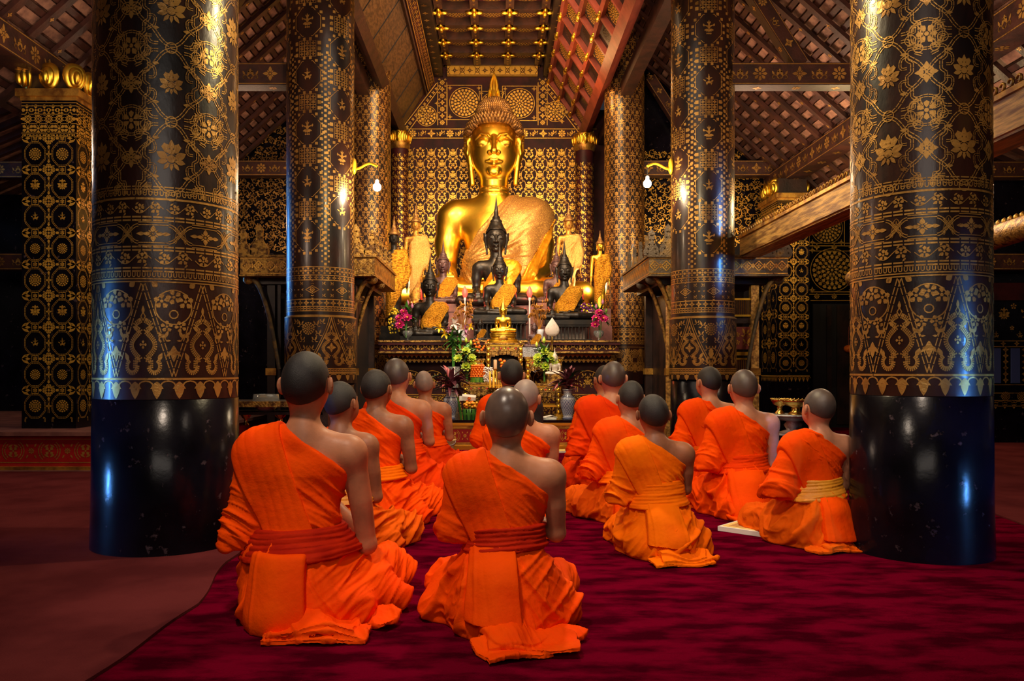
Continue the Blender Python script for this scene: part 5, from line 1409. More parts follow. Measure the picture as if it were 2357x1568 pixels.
PEOPLE = [
 dict(label='tall kneeling person with black hair and deep red sash beside the left column', px=690, ytop=812, D=3.12, h=.0047, lean=(.03, -.03), head=(.10, 0, -.10), relb=(.225, .06, .235), lelb=(-.215, .02, .27),
      robe='robe_orange', under='robe_orange', sash='sash_red', sash_z=(.215, .315), skin='skin', hair='hair_black', nap=.012, knees=(.14, .26), flare=[((.12, .10, .13), (.33, .06, .05), .09, .055), ((.05, -.1, .1), (.20, -.10, .04), .09, .06)],
      panel=(-.125, .045, -.01), slabs=[(.11, -.26, .165, .07, .04, .014), (.12, -.245, .155, .072, .0, .034), (.10, -.24, .14, .07, .10, .052), (.27, -.10, .09, .06, -.5, .03)], seed=1, neckz=.02, sleeve=1.05),
 dict(label='kneeling person with a shiny shaved head and dark red sash mid-carpet', px=1163, ytop=893, D=2.98, h=.0047, lean=(.01, -.02), head=(.16, 0, -.04), relb=(.195, .05, .345), lelb=(-.19, .04, .35),
      robe='robe_orange', under='robe_orange', sash='sash_red', sash_z=(.300, .385), skin='skin', hair='hair_shaved', nap=.010, hw=1.03, knees=(.24, .22), flare=[((-.10, .12, .14), (-.27, .10, .04), .08, .05), ((.1, .0, .12), (.23, .0, .07), .08, .06)],
      panel=(-.13, .035, .07), strip=.33, slabs=[(.02, -.30, .12, .085, .35, .014), (.10, -.27, .15, .075, -.10, .034), (.17, -.16, .10, .075, -.5, .03), (.03, -.22, .10, .08, .6, .05)], seed=5),
 dict(label='kneeling child with black hair and bright yellow sash ahead of the tall red-sashed one', px=790, ytop=880, D=4.15, h=.0058, yaw=-.15, lean=(-.05, .02), head=(.06, 0, -.35), robe='robe_orange', under='robe_under', sash='sash_yellow', sash_z=(.27, .39), skin='skin_dark',
      knees=(.12, .24), flare=[((.1, .1, .1), (.25, .05, .06), .09, .06)], panel=None, strip=False, slabs=[(.10, -.22, .14, .08, .1, .02), (.12, -.20, .12, .07, .3, .04)], seed=9, fold=1.25, width=.88, relb=(.17, .04, .30)),
 dict(label='kneeling person with round black hair and pale orange sash between child and shaved one', px=868, ytop=852, D=5.0, h=.0060, yaw=-.12, lean=(-.03, .02), head=(.05, 0, -.25), robe='robe_orange', under='robe_orange', sash='robe_yellow', skin='skin_dark', hair='hair_black', hw=1.06,
      knees=(.14, .26), flare=[((.1, .1, .1), (.28, .0, .05), .09, .05)], panel=None, strip=False, slabs=[(.14, -.22, .15, .07, .25, .02), (.16, -.20, .12, .06, .3, .04)], seed=13, fold=1.25, relb=(.20, .04, .32)),
 dict(label='kneeling person with dark shaved head in deep orange beside the elderly one', px=922, ytop=826, D=6.0, h=.0072, yaw=-.10, lean=(-.06, .02), head=(.02, 0, -.06), robe='robe_deep', under='robe_deep', sash='robe_deep', skin='skin', hair='hair_stubble', hw=1.03,
      knees=(.14, .26), flare=[((.1, .1, .1), (.26, -.02, .05), .09, .05)], panel=None, strip=False, slabs=[(.12, -.22, .16, .07, .15, .02), (.15, -.2, .12, .06, .3, .04)], seed=17, fold=1.25, relb=(.19, .05, .36), sash_z=(.27, .37)),
 dict(label='elderly kneeling person with a grey shaved head beside the blue and white vase', px=985, ytop=855, D=7.2, h=.0085, yaw=-.08, lean=(-.06, .02), head=(.12, 0, .15), robe='robe_orange', under='robe_deep', sash='robe_orange', skin='skin', hair='hair_grey', hw=.94,
      knees=(.14, .22), flare=[((.1, .1, .1), (.24, -.02, .05), .08, .05)], panel=None, strip=False, slabs=[(.1, -.2, .14, .07, .1, .02)], seed=19, fold=1.25, relb=(.19, .05, .33)),
 dict(label='kneeling person with brown shaved head partly hidden by the one mid-carpet', px=1196, ytop=875, D=4.75, h=.0060, lean=(.05, .0), head=(.04, 0, -.30), robe='robe_orange', under='robe_orange', sash='robe_deep', skin='skin', hair='hair_grey', panel=(-.14, .04, .05), seed=23, fold=1.25, slabs=[(.05, -.22, .14, .07, .1, .02)], relb=(.185, .05, .33)),
 dict(label='black-haired person in a black top, orange cloth on one shoulder, before the gilded table', px=1172, ytop=828, D=6.55, h=.0085, lean=(.03, .0), head=(.05, 0, .12), robe='robe_orange', under='robe_orange', sash='robe_deep', skin='skin', hair='hair_black', panel=None, seed=27, black=True, strip=False, nap=.02, slabs=()),
 dict(label='kneeling person with grey shaved head and deep orange robe beside the altar vase', px=1405, ytop=833, D=6.1, h=.0072, yaw=.08, lean=(.04, .0), head=(.04, 0, -.05), robe='robe_deep', under='robe_deep', sash='robe_deep', skin='skin_pale', hair='hair_stubble', knees=(.18, .14), flare=[((-.1, .15, .1), (-.20, .15, .04), .08, .05)],
      panel=(-.14, .04, .05), seed=31, fold=1.55, slabs=[(-.02, -.2, .14, .07, .1, .02)], sleeve=1.2, lelb=(-.215, .03, .30)),
 dict(label='almost hidden kneeling person, only orange shoulder and ear showing beside a grey shaved head', px=1390, ytop=842, D=6.95, h=.0085, yaw=.10, lean=(.02, .0), head=(.04, 0, .2), robe='robe_orange', under='robe_orange', sash='robe_orange', skin='skin', hair='hair_black', hw=.9, panel=None, seed=35, fold=1.55, slabs=(), sleeve=1.2),
 dict(label='kneeling person with black hair and pale sash behind the yellow-orange robed child', px=1440, ytop=878, D=5.1, h=.0060, yaw=.15, lean=(.07, .0), head=(.05, 0, .05), robe='robe_orange', under='robe_under', sash='robe_yellow', skin='skin', hair='hair_black', knees=(.24, .13), flare=[((-.1, .15, .12), (-.25, .16, .05), .09, .06)],
      panel=(-.11, .10, .04), seed=39, fold=1.55, slabs=[(.0, -.22, .14, .06, .15, .02), (.02, -.2, .12, .06, -.2, .04)], sleeve=1.15, lelb=(-.22, .04, .32)),
 dict(label='kneeling child in a yellow-orange robe with a wide pleated matching sash', px=1520, ytop=910, D=4.15, h=.0052, yaw=.05, lean=(-.05, .02), head=(.14, 0, .03), robe='robe_yellow', under='robe_yellow', sash='robe_yellow', sash_z=(.275, .415), skin='skin_dark', hair='hair_black', hw=1.05, knees=(.15, .13),
      flare=[((-.10, .12, .12), (-.17, .10, .06), .09, .06), ((.08, -.02, .12), (.20, -.02, .07), .1, .08), ((0, -.1, .1), (.05, -.19, .09), .08, .07)], panel=(-.10, .08, .09), strip=.30, seed=43, fold=1.55, width=.98, slabs=[(.05, -.28, .17, .055, .05, .018), (.08, -.26, .15, .06, .12, .045), (.06, -.24, .13, .06, -.1, .07)], lelb=(-.21, .05, .31), relb=(.17, .06, .36), sleeve=1.1),
 dict(label='kneeling person with dark cropped hair before the foot of the medallion column', px=1635, ytop=845, D=6.35, h=.0075, yaw=.12, lean=(.01, .0), head=(.02, 0, .30), robe='robe_orange', under='robe_deep', sash='robe_under', skin='skin_pale', hair='hair_black', knees=(.22, .14), panel=(-.12, .05, .05), seed=47, fold=1.55, slabs=[(.0, -.2, .14, .07, .1, .02)], sleeve=1.2, lelb=(-.22, .03, .32)),
 dict(label='kneeling person with grey shaved head, protruding ears and pleated deep orange sash', px=1712, ytop=852, D=5.25, h=.0060, yaw=.10, lean=(.02, .0), head=(.03, 0, -.02), robe='robe_orange', under='robe_orange', sash='robe_deep', sash_z=(.27, .38), skin='skin_pale', hair='hair_stubble', ears=1.25, knees=(.18, .14),
      flare=[((-.1, .15, .12), (-.20, .12, .05), .08, .05), ((-.05, -.05, .1), (-.08, -.16, .04), .1, .07)], panel=(-.13, .07, .02), seed=51, fold=1.55, slabs=[(.0, -.22, .17, .06, .1, .018), (.10, -.20, .14, .06, .35, .03)], sleeve=1.15, lelb=(-.215, .03, .33), relb=(.185, .02, .31)),
 dict(label='kneeling child with grey shaved head and mustard sash beside the big column foot', px=1880, ytop=897, D=4.4, h=.0054, yaw=.18, lean=(.06, .0), head=(.03, 0, .15), robe='robe_orange', under='robe_under', sash='sash_yellow', sash_z=(.265, .385), skin='skin_pale', hair='hair_stubble', hw=1.03, ears=1.2, knees=(.17, .13),
      flare=[((-.1, .12, .12), (-.20, .08, .07), .10, .08)], panel=(-.06, .12, .06), strip=.45, seed=55, fold=1.55, slabs=[(.02, -.22, .20, .06, .05, .018), (.05, -.20, .16, .06, .15, .04)], sleeve=1.35, lelb=(-.235, .03, .31)),
]
for p in PEOPLE: make_person(**p)
# ------------------------------------------------------------------ statues (unit: one hundredth of the great statue's height in the picture)
def statue_body(P, H, palm=True):
    d = ell(P, (0, .05, .42), (.98, .62, .42))                                       # hips
    d = smin(d, chain(P, [(0, .10, .4), (0, .06, 1.0), (0, -.02, 1.75)], [.74, .58, .72], .2, 1.35), .2)
    d = smin(d, cap(P, (-.86, .02, 2.12), (.86, .02, 2.12), .34, .34, 1.15), .30)
    d = smin(d, cap(P, (0, .05, 2.25), (-.82, .05, 2.28), .30, .20), .25); d = smin(d, cap(P, (0, .05, 2.25), (.82, .05, 2.28), .30, .20), .25)
    d = smin(d, cap(P, (0, .02, 2.3), (0, -.02, 3.1), .345, .30), .18)
    for z in (2.62, 2.74): d = smin(d, ell(P, (0, 0, z), (.355, .355, .025)), .03)
    # crossed legs
    for s in (-1, 1):
        d = smin(d, chain(P, [(s * .55, .0, .30), (s * 1.45, -.55, .32), (s * 1.95, -.80, .28)], [.42, .36, .26], .1), .18)
    d = smin(d, chain(P, [(1.95, -.85, .26), (.9, -1.05, .30), (-.2, -1.05, .34)], [.26, .24, .17], .1), .10)   # upper shin
    d = smin(d, chain(P, [(-1.95, -.85, .22), (-.9, -1.20, .16), (.2, -1.22, .14)], [.24, .20, .14], .1), .05)
    d = smin(d, chain(P, [(-.2, -1.08, .36), (-.70, -1.10, .40)], [.15, .09]), .06)
    # right arm, hand over the shin
    d = smin(d, chain(P, [(-1.02, .03, 2.10), (-1.08, .05, 1.5), (-1.08, .02, .98)], [.30, .27, .22], .1), .14)
    d = smin(d, chain(P, [(-1.10, .02, .98), (-1.04, -.50, .72), (-.98, -.92, .66)], [.21, .20, .14], .1), .08)
    d = smin(d, rbox(P, (-.98, -1.16, .52), (.15, .06, .15), .05), .06)
    for k in range(4): d = smin(d, chain(P, [(-1.10 + k * .078, -1.20, .42), (-1.11 + k * .082, -1.27, .26), (-1.11 + k * .082, -1.28, .10)], [.045, .042, .034]), .02)
    d = smin(d, chain(P, [(-.86, -1.08, .56), (-.78, -1.14, .44), (-.76, -1.16, .34)], [.05, .045, .035]), .03)
    # left arm, hand in the lap
    d = smin(d, chain(P, [(1.02, .03, 2.10), (1.10, .06, 1.5), (1.10, .04, .95)], [.30, .27, .23], .1), .14)
    d = smin(d, chain(P, [(1.12, .04, .95), (.80, -.45, .68), (.32, -.72, .60)], [.22, .20, .13], .1), .08)
    d = smin(d, rbox(P, (.02, -.80, .57), (.22, .12, .05), .045), .05)
    for k in range(4): d = smin(d, cap(P, (-.15, -.88 + k * .06, .60), (-.48, -.86 + k * .05, .60), .042, .032), .02)
    d = smin(d, cap(P, (.05, -.72, .63), (-.10, -.70, .70), .045, .035), .02)
    return d
def statue_head(H, fine=True):
    h = ell(H, (0, .0, 3.85), (.525, .56, .56))
    h = smin(h, ell(H, (0, -.04, 3.34), (.43, .45, .47)), .28)
    h = smin(h, ell(H, (0, -.08, 3.55), (.485, .47, .52)), .15)
    h = smin(h, ell(H, (0, -.455, 3.06), (.13, .08, .10)), .10)                      # chin
    # brow arcs running into the nose
    for s in (-1, 1):
        pts = [(s * .045, -.585, 3.72), (s * .14, -.565, 3.86), (s * .30, -.50, 3.90), (s * .43, -.37, 3.80)]
        h = smin(h, chain(H, pts, [.022, .022, .020, .012]), .035)
        h = smax(h, -ell(H, (s * .25, -.575, 3.76), (.15, .06, .07)), .05)
        h = smin(h, ell(H, (s * .245, -.455, 3.70), (.150, .115, .105)), .02)       # lidded eye
        h = smax(h, -chain(H, [(s * .10, -.585, 3.645), (s * .24, -.590, 3.625), (s * .38, -.52, 3.655)], [.012, .016, .012]), .012)
    h = smin(h, chain(H, [(0, -.575, 3.80), (0, -.66, 3.60), (0, -.735, 3.46)], [.050, .062, .078]), .045)
    for s in (-1, 1): h = smin(h, ell(H, (s * .095, -.635, 3.45), (.065, .08, .055)), .03)
    # mouth
    h = smin(h, chain(H, [(-.19, -.515, 3.275), (-.07, -.60, 3.300), (0, -.605, 3.285), (.07, -.60, 3.300), (.19, -.515, 3.275)], [.018, .035, .032, .035, .018]), .025)
    h = smin(h, chain(H, [(-.17, -.510, 3.245), (0, -.600, 3.205), (.17, -.510, 3.245)], [.016, .048, .016]), .022)
    h = smax(h, -chain(H, [(-.20, -.555, 3.268), (0, -.655, 3.256), (.20, -.555, 3.268)], [.009, .010, .009]), .010)
    for s in (-1, 1):                                                                # long ears
        e = chain(H, [(s * .56, .02, 3.92), (s * .57, .03, 3.6), (s * .53, .0, 3.25), (s * .50, -.02, 2.88)], [.075, .085, .062, .060], .03)
        e = smin(e, chain(H, [(s * .58, -.03, 3.80), (s * .655, .06, 3.98), (s * .70, .12, 4.03)], [.05, .055, .02], .02), .03)
        e = smin(e, chain(H, [(s * .655, .06, 3.97), (s * .66, .07, 3.65), (s * .58, .04, 3.35)], [.04, .045, .03], .02), .02)
        e = smax(e, -chain(H, [(s * .585, -.09, 3.85), (s * .60, -.07, 3.55)], [.035, .03]), .02)
        h = smin(h, e, .03)
    return h
def hair_shell(H):
    c = smin(ell(H, (0, .06, 3.96), (.585, .63, .56)), ell(H, (0, .08, 4.50), (.34, .35, .30)), .22)
    front = H[2] - (4.16 - 1.1 * np.abs(H[0]) ** 3 * 1.4)
    c = np.maximum(c, np.minimum(1e3, (4.15 - .55 * np.clip(np.abs(H[0]) - .35, 0, 1) * 1.6 - H[2]) * .9 + np.clip((H[1] + .12) * -6.0, -9, 0) * -0 + np.clip((H[1] + .05), 0, 1) * -9))
    return c
def finial_flame(g, c, s, m):
    """flame of layered tongues rising from a small cup"""
    c = np.array(c, float)
    g.lathe([(.20 * s, 0), (.26 * s, .05 * s), (.22 * s, .10 * s), (.15 * s, .16 * s), (.10 * s, .3 * s)], c, m, 24)
    for k in range(6):
        a = k * PI / 3 + PI / 6; t = np.linspace(0, 1, 8)
        r = (.16 + .07 * np.sin(t * PI) - .15 * t) * s; z = (.12 + .55 * t) * s
        g.tube(np.stack([c[0] + r * math.cos(a), c[1] + r * math.sin(a) * .6, c[2] + z], 1), (.05 * (1 - t) + .006) * s, m, 6)
    t = np.linspace(0, 1, 12)
    for s2 in (-1, 0, 1): g.tube(np.stack([c[0] + s2 * (.09 * np.sin(t * PI)) * s, c[1] + 0 * t - .03 * s, c[2] + (.15 + .78 * t) * s], 1), (.065 * (1 - t) ** .7 + .008) * s, m, 8)
    g.lathe([(.13 * s, .15 * s), (.12 * s, .40 * s), (.07 * s, .65 * s), (.045 * s, .78 * s), (.0, 1.08 * s)], c, m, 12)

def shawl_field(P, full, o=.05):
    S = full - o
    cutd = ((P[0] - .40) * .82 + (2.72 - P[2]) * -.0 )                               # right neckline to left waist
    n = np.array((-1.62, 1.20)); n = n / np.linalg.norm(n)
    S = smax(S, -((P[0] - .36) * -n[0] * 1.0 + (2.70 - P[2]) * n[1]) , .02)
    return S

def seated_statue(hb, hh, body_m, hair_m, name, label, cat='statue', loc=(0, 0, 0), sc=1.0, curls=True):
    root = thing(name, label, cat, loc, s=sc)
    F = Fd((-2.35, -1.55, -.02), (2.35, .75, 3.05), hb); P = (F.x, F.y, F.z)
    B = np.maximum(statue_body(P, P), -P[2])
    g = sdf_g(F, B, body_m)
    F = Fd((-.80, -.85, 2.70), (.80, .72, 4.60), hh); H = (F.x, F.y, F.z)
    Hd = smin(statue_head(H), cap(H, (0, .02, 2.6), (0, -.0, 3.3), .335, .31), .08)
    Hd = smax(Hd, 2.80 - H[2], .01)
    sdf_g(F, Hd, body_m, g=g); g.build('body', root)
    C = hair_shell(H); g = sdf_g(F, C, hair_m)
    F2 = Fd((-.5, -.45, 4.2), (.5, .55, 4.85), hh); 
    g.ball((0, .08, 4.52), (.31, .32, .27), hair_m, 20, 12)
    if curls:
        for zc, cyc, rx, ry, rz, zmin in ((3.96, .06, .60, .645, .575, 0), (4.50, .08, .33, .35, .30, 4.42)):
            n = 0
            for i in range(13):
                ph = (i + .5) / 13 * PI / 1.55; m = max(6, int(2 * PI * math.sin(ph) * 8.5))
                for k in range(m):
                    a = 2 * PI * (k + .5 * (i % 2)) / m; nx, ny, nz = math.sin(ph) * math.cos(a), math.sin(ph) * math.sin(a), math.cos(ph)
                    p = np.array((rx * nx, cyc + ry * ny, zc + rz * nz))
                    if p[2] < zmin: continue
                    lim = 4.17 - .9 * max(0, abs(p[0]) - .32) if p[1] < .0 else 3.3
                    if p[2] < lim: continue
                    if zmin == 0 and p[2] > 4.36: continue
                    nn = np.array((nx, ny, nz * .9 + .22)); nn /= np.linalg.norm(nn)
                    g.tube([p - nn * .02, p + nn * .045, p + nn * .085, p + nn * .115], [.042, .046, .028, .006], hair_m, 6)
    g.build('curled_hair', root)
    return root
def shawl_parts(root, hb, lace, satin=None, big=True):
    F = Fd((-1.15, -1.30, .30), (1.65, .50, 2.85), hb); P = (F.x, F.y, F.z)
    d = chain(P, [(0, .10, .4), (0, .06, 1.0), (0, -.02, 1.75)], [.78, .60, .72], .2, 1.35)
    d = smin(d, cap(P, (-.86, .02, 2.12), (.86, .02, 2.12), .34, .34, 1.15), .30)
    d = smin(d, cap(P, (0, .05, 2.25), (.82, .05, 2.28), .30, .20), .25)
    d = smin(d, chain(P, [(1.02, .03, 2.05), (1.12, .06, 1.5), (1.10, -.05, 1.25)], [.31, .28, .26], .1), .30)
    d = smin(d, cap(P, (-.2, -.25, .75), (.3, -.45, .60), .45, .30), .3)
    d = smin(d, cap(P, (.72, -.05, 1.9), (.70, -.42, .80), .36, .26), .25)
    D0 = d - .055
    line = lambda P, x0, z0, x1, z1: ((P[0] - x0) * (z1 - z0) - (P[2] - z0) * (x1 - x0)) / math.hypot(x1 - x0, z1 - z0)
    S = smax(D0, line(P, .40, 2.70, -.80, 1.10), .03)                   # keep the side below the neckline
    low = line(P, 1.36, 2.05, .60, .60)
    S1 = smax(S, -low * -1.0 if False else np.maximum(.42 - P[2], -9), .03)
    S1 = smax(S1, line(P, 1.40, 2.00, .55, .62) * -1.0, .02) if False else S1
    S1 = smax(S1, (P[0] - (.62 + (P[2] - .62) * .56)), .02)
    def f1(V, N):
        al = V[:, 0] * .75 + V[:, 2] * .66; ac = -V[:, 0] * .60 + V[:, 2] * .80
        r = np.sqrt((V[:, 0] + .75) ** 2 + (V[:, 2] - 1.0) ** 2); a = np.arctan2(V[:, 2] - 1.0, V[:, 0] + .75)
        c = crease(np.stack([r * .10, a * 1.3, V[:, 1] * .1], 1), 15, 3)
        return (.034 if big else .035) * c * np.clip(1.5 - r * .45, .2, 1) + (.004 if big else .012) * wob(V, 20, 4)
    sdf_g(F, S1, lace, f1).build('shawl', root)
    if satin:
        S2 = smax(D0 - .015, (.62 + (P[2] - .62) * .56) - P[0] - .04, .02); S2 = smax(S2, .36 - P[2], .03)
        S2 = smax(S2, P[0] - (1.08 + (P[2] - .62) * .24), .02)
        def f2(V, N):
            ac = V[:, 0] * .9 - V[:, 2] * .42
            return .045 * crease(np.stack([ac, V[:, 2] * .1, V[:, 1] * .2], 1), 16, 8) + .01 * wob(V, 12, 4)
        sdf_g(F, S2, satin, f2).build('satin_lining', [c for c in root.children if c.name.startswith('shawl')][0])

BS = 14.1 / F_PX * 100
great = seated_statue(.030, .0125, 'gold', 'gold_hair', 'golden_buddha_statue', 'giant seated golden statue towering over the altar in a lace and satin shawl', loc=(xof(1137, 14.1), 14.1, zof(712, 14.1)), sc=BS)
g = G(); finial_flame(g, (0, .08, 4.74), .78, 'gold'); g.build('flame_finial', [c for c in great.children if c.name.startswith('curled_hair')][0])
shawl_parts(great, .028, 'shawl_lace', 'shawl_satin')

small = seated_statue(.050, .030, 'bronze_black', 'bronze_black', 'seated_statue', 'black seated statue in front of the purple one, gold scarf across its chest', loc=(xof(1150, 11.95), 11.95, zof(727, 11.95)), sc=.178, curls=False)
shawl_parts(small, .042, 'shawl_gold', big=False)
g = G(); t_ = np.linspace(0, 1, 9)
g.lathe([(.30, 4.55), (.34, 4.70), (.22, 4.80), (.20, 4.92), (.13, 5.0), (.10, 5.3), (.05, 5.7), (.0, 6.15)], (0, .08, 0), 'bronze_black', 14); g.build('spire', small)
def recolor(root, old, new):
    for c in list(root.children):
        hit = False
        for i, m in enumerate(c.data.materials):
            if m and m.name == old: hit = True
        if hit:
            c.data = c.data.copy()
            for i, m in enumerate(c.data.materials):
                if m and m.name == old: c.data.materials[i] = MATS[new]
def drop(root, name):
    for c in list(root.children):
        if c.name.startswith(name): bpy.data.objects.remove(c)
def place(px, pyb, D, sc, label, body='bronze_black', shawl='shawl_gold', rz=0.0, spire=True):
    o = dup(small, (xof(px, D), D, zof(pyb, D)), rz, label, s=sc)
    if body != 'bronze_black': recolor(o, 'bronze_black', body)
    if shawl != 'shawl_gold': recolor(o, 'shawl_gold', shawl) if shawl else drop(o, 'shawl')
    if not spire: drop(o, 'spire')
    return o
place(1142, 706, 12.55, .278, 'tall black seated statue with a pointed spire and bright orange satin scarf', shawl='shawl_satin')
place(990, 775, 11.6, .190, 'black seated statue at the left front with a fringed gold scarf and wide ears', spire=True)
place(1299, 738, 11.75, .190, 'black seated statue at the right on an arcaded black pedestal')
place(1020, 702, 12.6, .165, 'small dark bronze statue with a gold scarf, before the golden knee at the left', body='bronze_purple')
place(1281, 700, 12.75, .155, 'small purplish statue half hidden behind the black one at the right', body='bronze_purple')
o = place(1158, 765, 10.56, .077, 'small bright gold statue on a stepped gold throne above the gilded table', body='gold', shawl=None)
place(1156, 826, 10.55, .062, 'small black monk figure in a gold robe inside the gilded table', body='bronze_black', spire=False)
place(1230, 800, 10.45, .066, 'small brown statue draped with beads left of the white crystal leaf', body='bronze_purple', spire=False)
place(1105, 785, 11.12, .062, 'small glossy black statue behind the marigold sticks', body='bronze_black', spire=False, shawl='shawl_gold')
place(1277, 862, 10.15, .055, 'small white seated statue beside the lime lotus bouquet at the right', body='white_marble', shawl=None)

# pedestals
def pedestal(px, py0, py1, D, w, d, label, m='bronze_black', arcade=False, steps=2):
    z0, z1 = (1.313 if py1 == 785 else (.3426 if py1 == 999 else zof(py1, D))), zof(py0, D); t = thing('pedestal', label, 'pedestal', (xof(px, D), D, z0)); h = z1 - z0; g = G()
    if arcade:
        g.box((0, 0, h * .06), (w, d, h * .12), m); g.box((0, 0, h * .88), (w, d, h * .22), m); g.box((0, 0, h * .73), (w * .92, d * .92, h * .1), m)
        g.box((0, d * .3, h * .4), (w * .8, d * .3, h * .7), 'mirror_white' if arcade == 2 else m)
        g.build('plinth', t); n = 13; g = G()
        for k in range(n):
            x = -w * .45 + w * .9 * k / (n - 1); g.box((x, -d * .42, h * .34), (w * .018, d * .05, h * .5), m)
            if k < n - 1:
                cx = x + w * .0375; tt = np.linspace(0, PI, 7); g.tube(np.stack([cx - w * .036 * np.cos(tt), np.full(7, -d * .42), h * (.55 + .14 * np.sin(tt))], 1), w * .008, m, 5)
        g.build('arcade', t)
    else:
        for k in range(steps):
            f = 1 - .07 * (k % 2) - .02 * k; g.box((0, 0, h * (k + .5) / steps), (w * f, d * f, h / steps), m)
        g.build('plinth', t)
    return t
pedestal(1150, 727, 785, 11.95, .80, .6, 'black openwork pedestal under the black statue in the middle', arcade=1)
pedestal(1305, 738, 785, 11.75, .66, .5, 'black arcaded pedestal with pale mirror work behind it, at the right', arcade=2)
pedestal(990, 775, 785, 11.6, .78, .5, 'low black slab under the black statue at the left front', steps=1)
pedestal(1142, 706, 785, 12.55, 1.28, .60, 'stepped purple-brown base under the tall spired statue', m='mauve_wood', steps=4)
pedestal(1020, 702, 785, 12.6, .72, .45, 'purple-brown base under the small bronze statue at the left', m='mauve_wood', steps=5)
pedestal(1281, 700, 785, 12.7, .70, .45, 'purple-brown base under the small statue at the right', m='mauve_wood', steps=5)
pedestal(1230, 800, 822, 10.45, .3, .2, 'silvery grey block under the beaded brown statue', m='silver', steps=1)
pedestal(1156, 826, 999, 10.55, .28, .2, 'black block under the small black monk figure', steps=1)
pedestal(1277, 862, 883, 10.15, .20, .18, 'small gilt block under the small white statue', m='carved_gilt', steps=2)
pedestal(907, 752, 785, 12.3, .40, .34, 'dark block under the half hidden standing statue at the left column')
pedestal(1381, 712, 785, 12.35, .32, .30, 'brown block under the glittering standing statue at the right end', m='mauve_wood')
t = thing('pedestal', 'stepped gold throne under the small bright gold statue', 'pedestal', (xof(1158, 10.56), 10.56, zof(790, 10.56))); g = G()
for k, (w, z, h) in enumerate(((.40, .0, .03), (.36, .03, .025), (.30, .055, .02), (.33, .075, .03), (.34, .105, .02), (.30, .125, .016))):
    g.lathe([(w / 2, z), (w / 2 * 1.02, z + h * .5), (w / 2, z + h)], (0, 0, 0), 'gold', 20, sy=.6)
for s in (-1, 1): g.box((s * .15, -.06, -.012), (.05, .05, .03), 'gold')
g.build('throne', t); g = G(); g.lathe([(.001, .0), (.055, .002), (.06, .03), (.03, .06)], (0, -.115, .03), 'gold_dull', 10, sy=.2); g.build('crest', t)

# ---- standing statues
def standing_statue(label, px, pyb, D, sc, body='gold_dull', shawl='shawl_brocade', flip=1):
    root = thing('standing_statue', label, 'statue', (xof(px, D), D, zof(pyb, D)), s=sc)
    F = Fd((-.75, -.45, -.02), (.75, .45, 4.75), .035); P = (F.x, F.y, F.z)
    d = chain(P, [(0, 0, 0), (0, 0, 1.2), (0, .0, 1.9), (0, 0, 2.45), (0, .0, 3.0)], [.30, .30, .33, .25, .32], .15, 1.4)
    d = smin(d, cap(P, (-.38, 0, 3.25), (.38, 0, 3.25), .13, .13), .2); d = smin(d, cap(P, (0, 0, 3.2), (0, 0, 3.62), .15, .13), .1)
    for s in (-1, 1):
        d = smin(d, chain(P, [(s * .45, 0, 3.22), (s * .52, .02, 2.6), (s * .55, -.05, 2.05), (s * .56, -.08, 1.75)], [.125, .10, .08, .06], .05), .05)
        d = smin(d, rbox(P, (s * .57, -.09, 1.60), (.03, .05, .10), .02), .04)
        for k in range(4): d = smin(d, cap(P, (s * .57, -.13 + k * .028, 1.52), (s * .60, -.14 + k * .03, 1.34), .016, .012), .008)
        d = smin(d, cap(P, (s * .13, -.1, .05), (s * .15, -.3, .0), .10, .07), .05)
    h = ell(P, (0, .0, 3.95), (.20, .22, .24)); h = smin(h, ell(P, (0, -.03, 3.78), (.15, .17, .17)), .08)
    h = smin(h, chain(P, [(0, -.22, 3.98), (0, -.25, 3.85)], [.02, .03]), .02)
    for s in (-1, 1): h = smin(h, chain(P, [(s * .21, .0, 4.0), (s * .215, .0, 3.65)], [.035, .022]), .02); h = smax(h, -ell(P, (s * .085, -.215, 3.95), (.05, .025, .018)), .015)
    h = smin(h, chain(P, [(-.06, -.185, 3.74), (.06, -.185, 3.74)], [.018, .018]), .015)
    d = smin(d, h, .06); sdf_g(F, np.maximum(d, -P[2]), body).build('body', root)
    g = G(); g.lathe([(.22, 4.05), (.27, 4.08), (.27, 4.13), (.20, 4.22), (.13, 4.30), (.10, 4.45), (.05, 4.6), (0, 4.95)], (0, 0, 0), 'gold_hair', 16); g.build('crown', root)
    F = Fd((-.85, -.5, .2), (.95, .5, 3.6), .035); P = (F.x, F.y, F.z)
    b = chain(P, [(0, 0, .5), (0, .0, 1.9), (0, 0, 2.45), (0, .0, 3.0)], [.33, .35, .28, .34], .15, 1.4) 
    b = smin(b, cap(P, (-.38, 0, 3.25), (.38, 0, 3.25), .13, .13), .2); b = smin(b, chain(P, [(.40, 0, 3.2), (.62, -.04, 2.6), (.50, -.06, 1.9)], [.15, .13, .12], .1), .3) - .03
    S = smax(b, -((P[0] - .05) * .80 + (3.52 - P[2]) * .60 - .05), .02); S = smax(S, (.35 + (P[0] + .3) * 1.7) - P[2], .03)
    def f1(V, N): 
        r = np.sqrt((V[:, 0] - .5) ** 2 + (V[:, 2] - 3.3) ** 2); a = np.arctan2(V[:, 2] - 3.3, V[:, 0] - .5)
        return .035 * crease(np.stack([r * .1, a * .8, V[:, 1] * .1], 1), 17, 5) + .006 * wob(V, 26, 4)
    sdf_g(F, S, shawl, f1).build('shawl', root)
    if flip < 0:
        root.scale = (-sc, sc, sc)
    return root
s0 = standing_statue('standing golden statue with a pointed hat and brocade scarf, left of the giant one', 957, 700, 12.95, .315)
dup(s0, (xof(1309, 13.0), 13.0, zof(700, 13.0)), 0, 'standing golden statue with a pointed hat and brocade scarf, right of the giant one', s=.320)
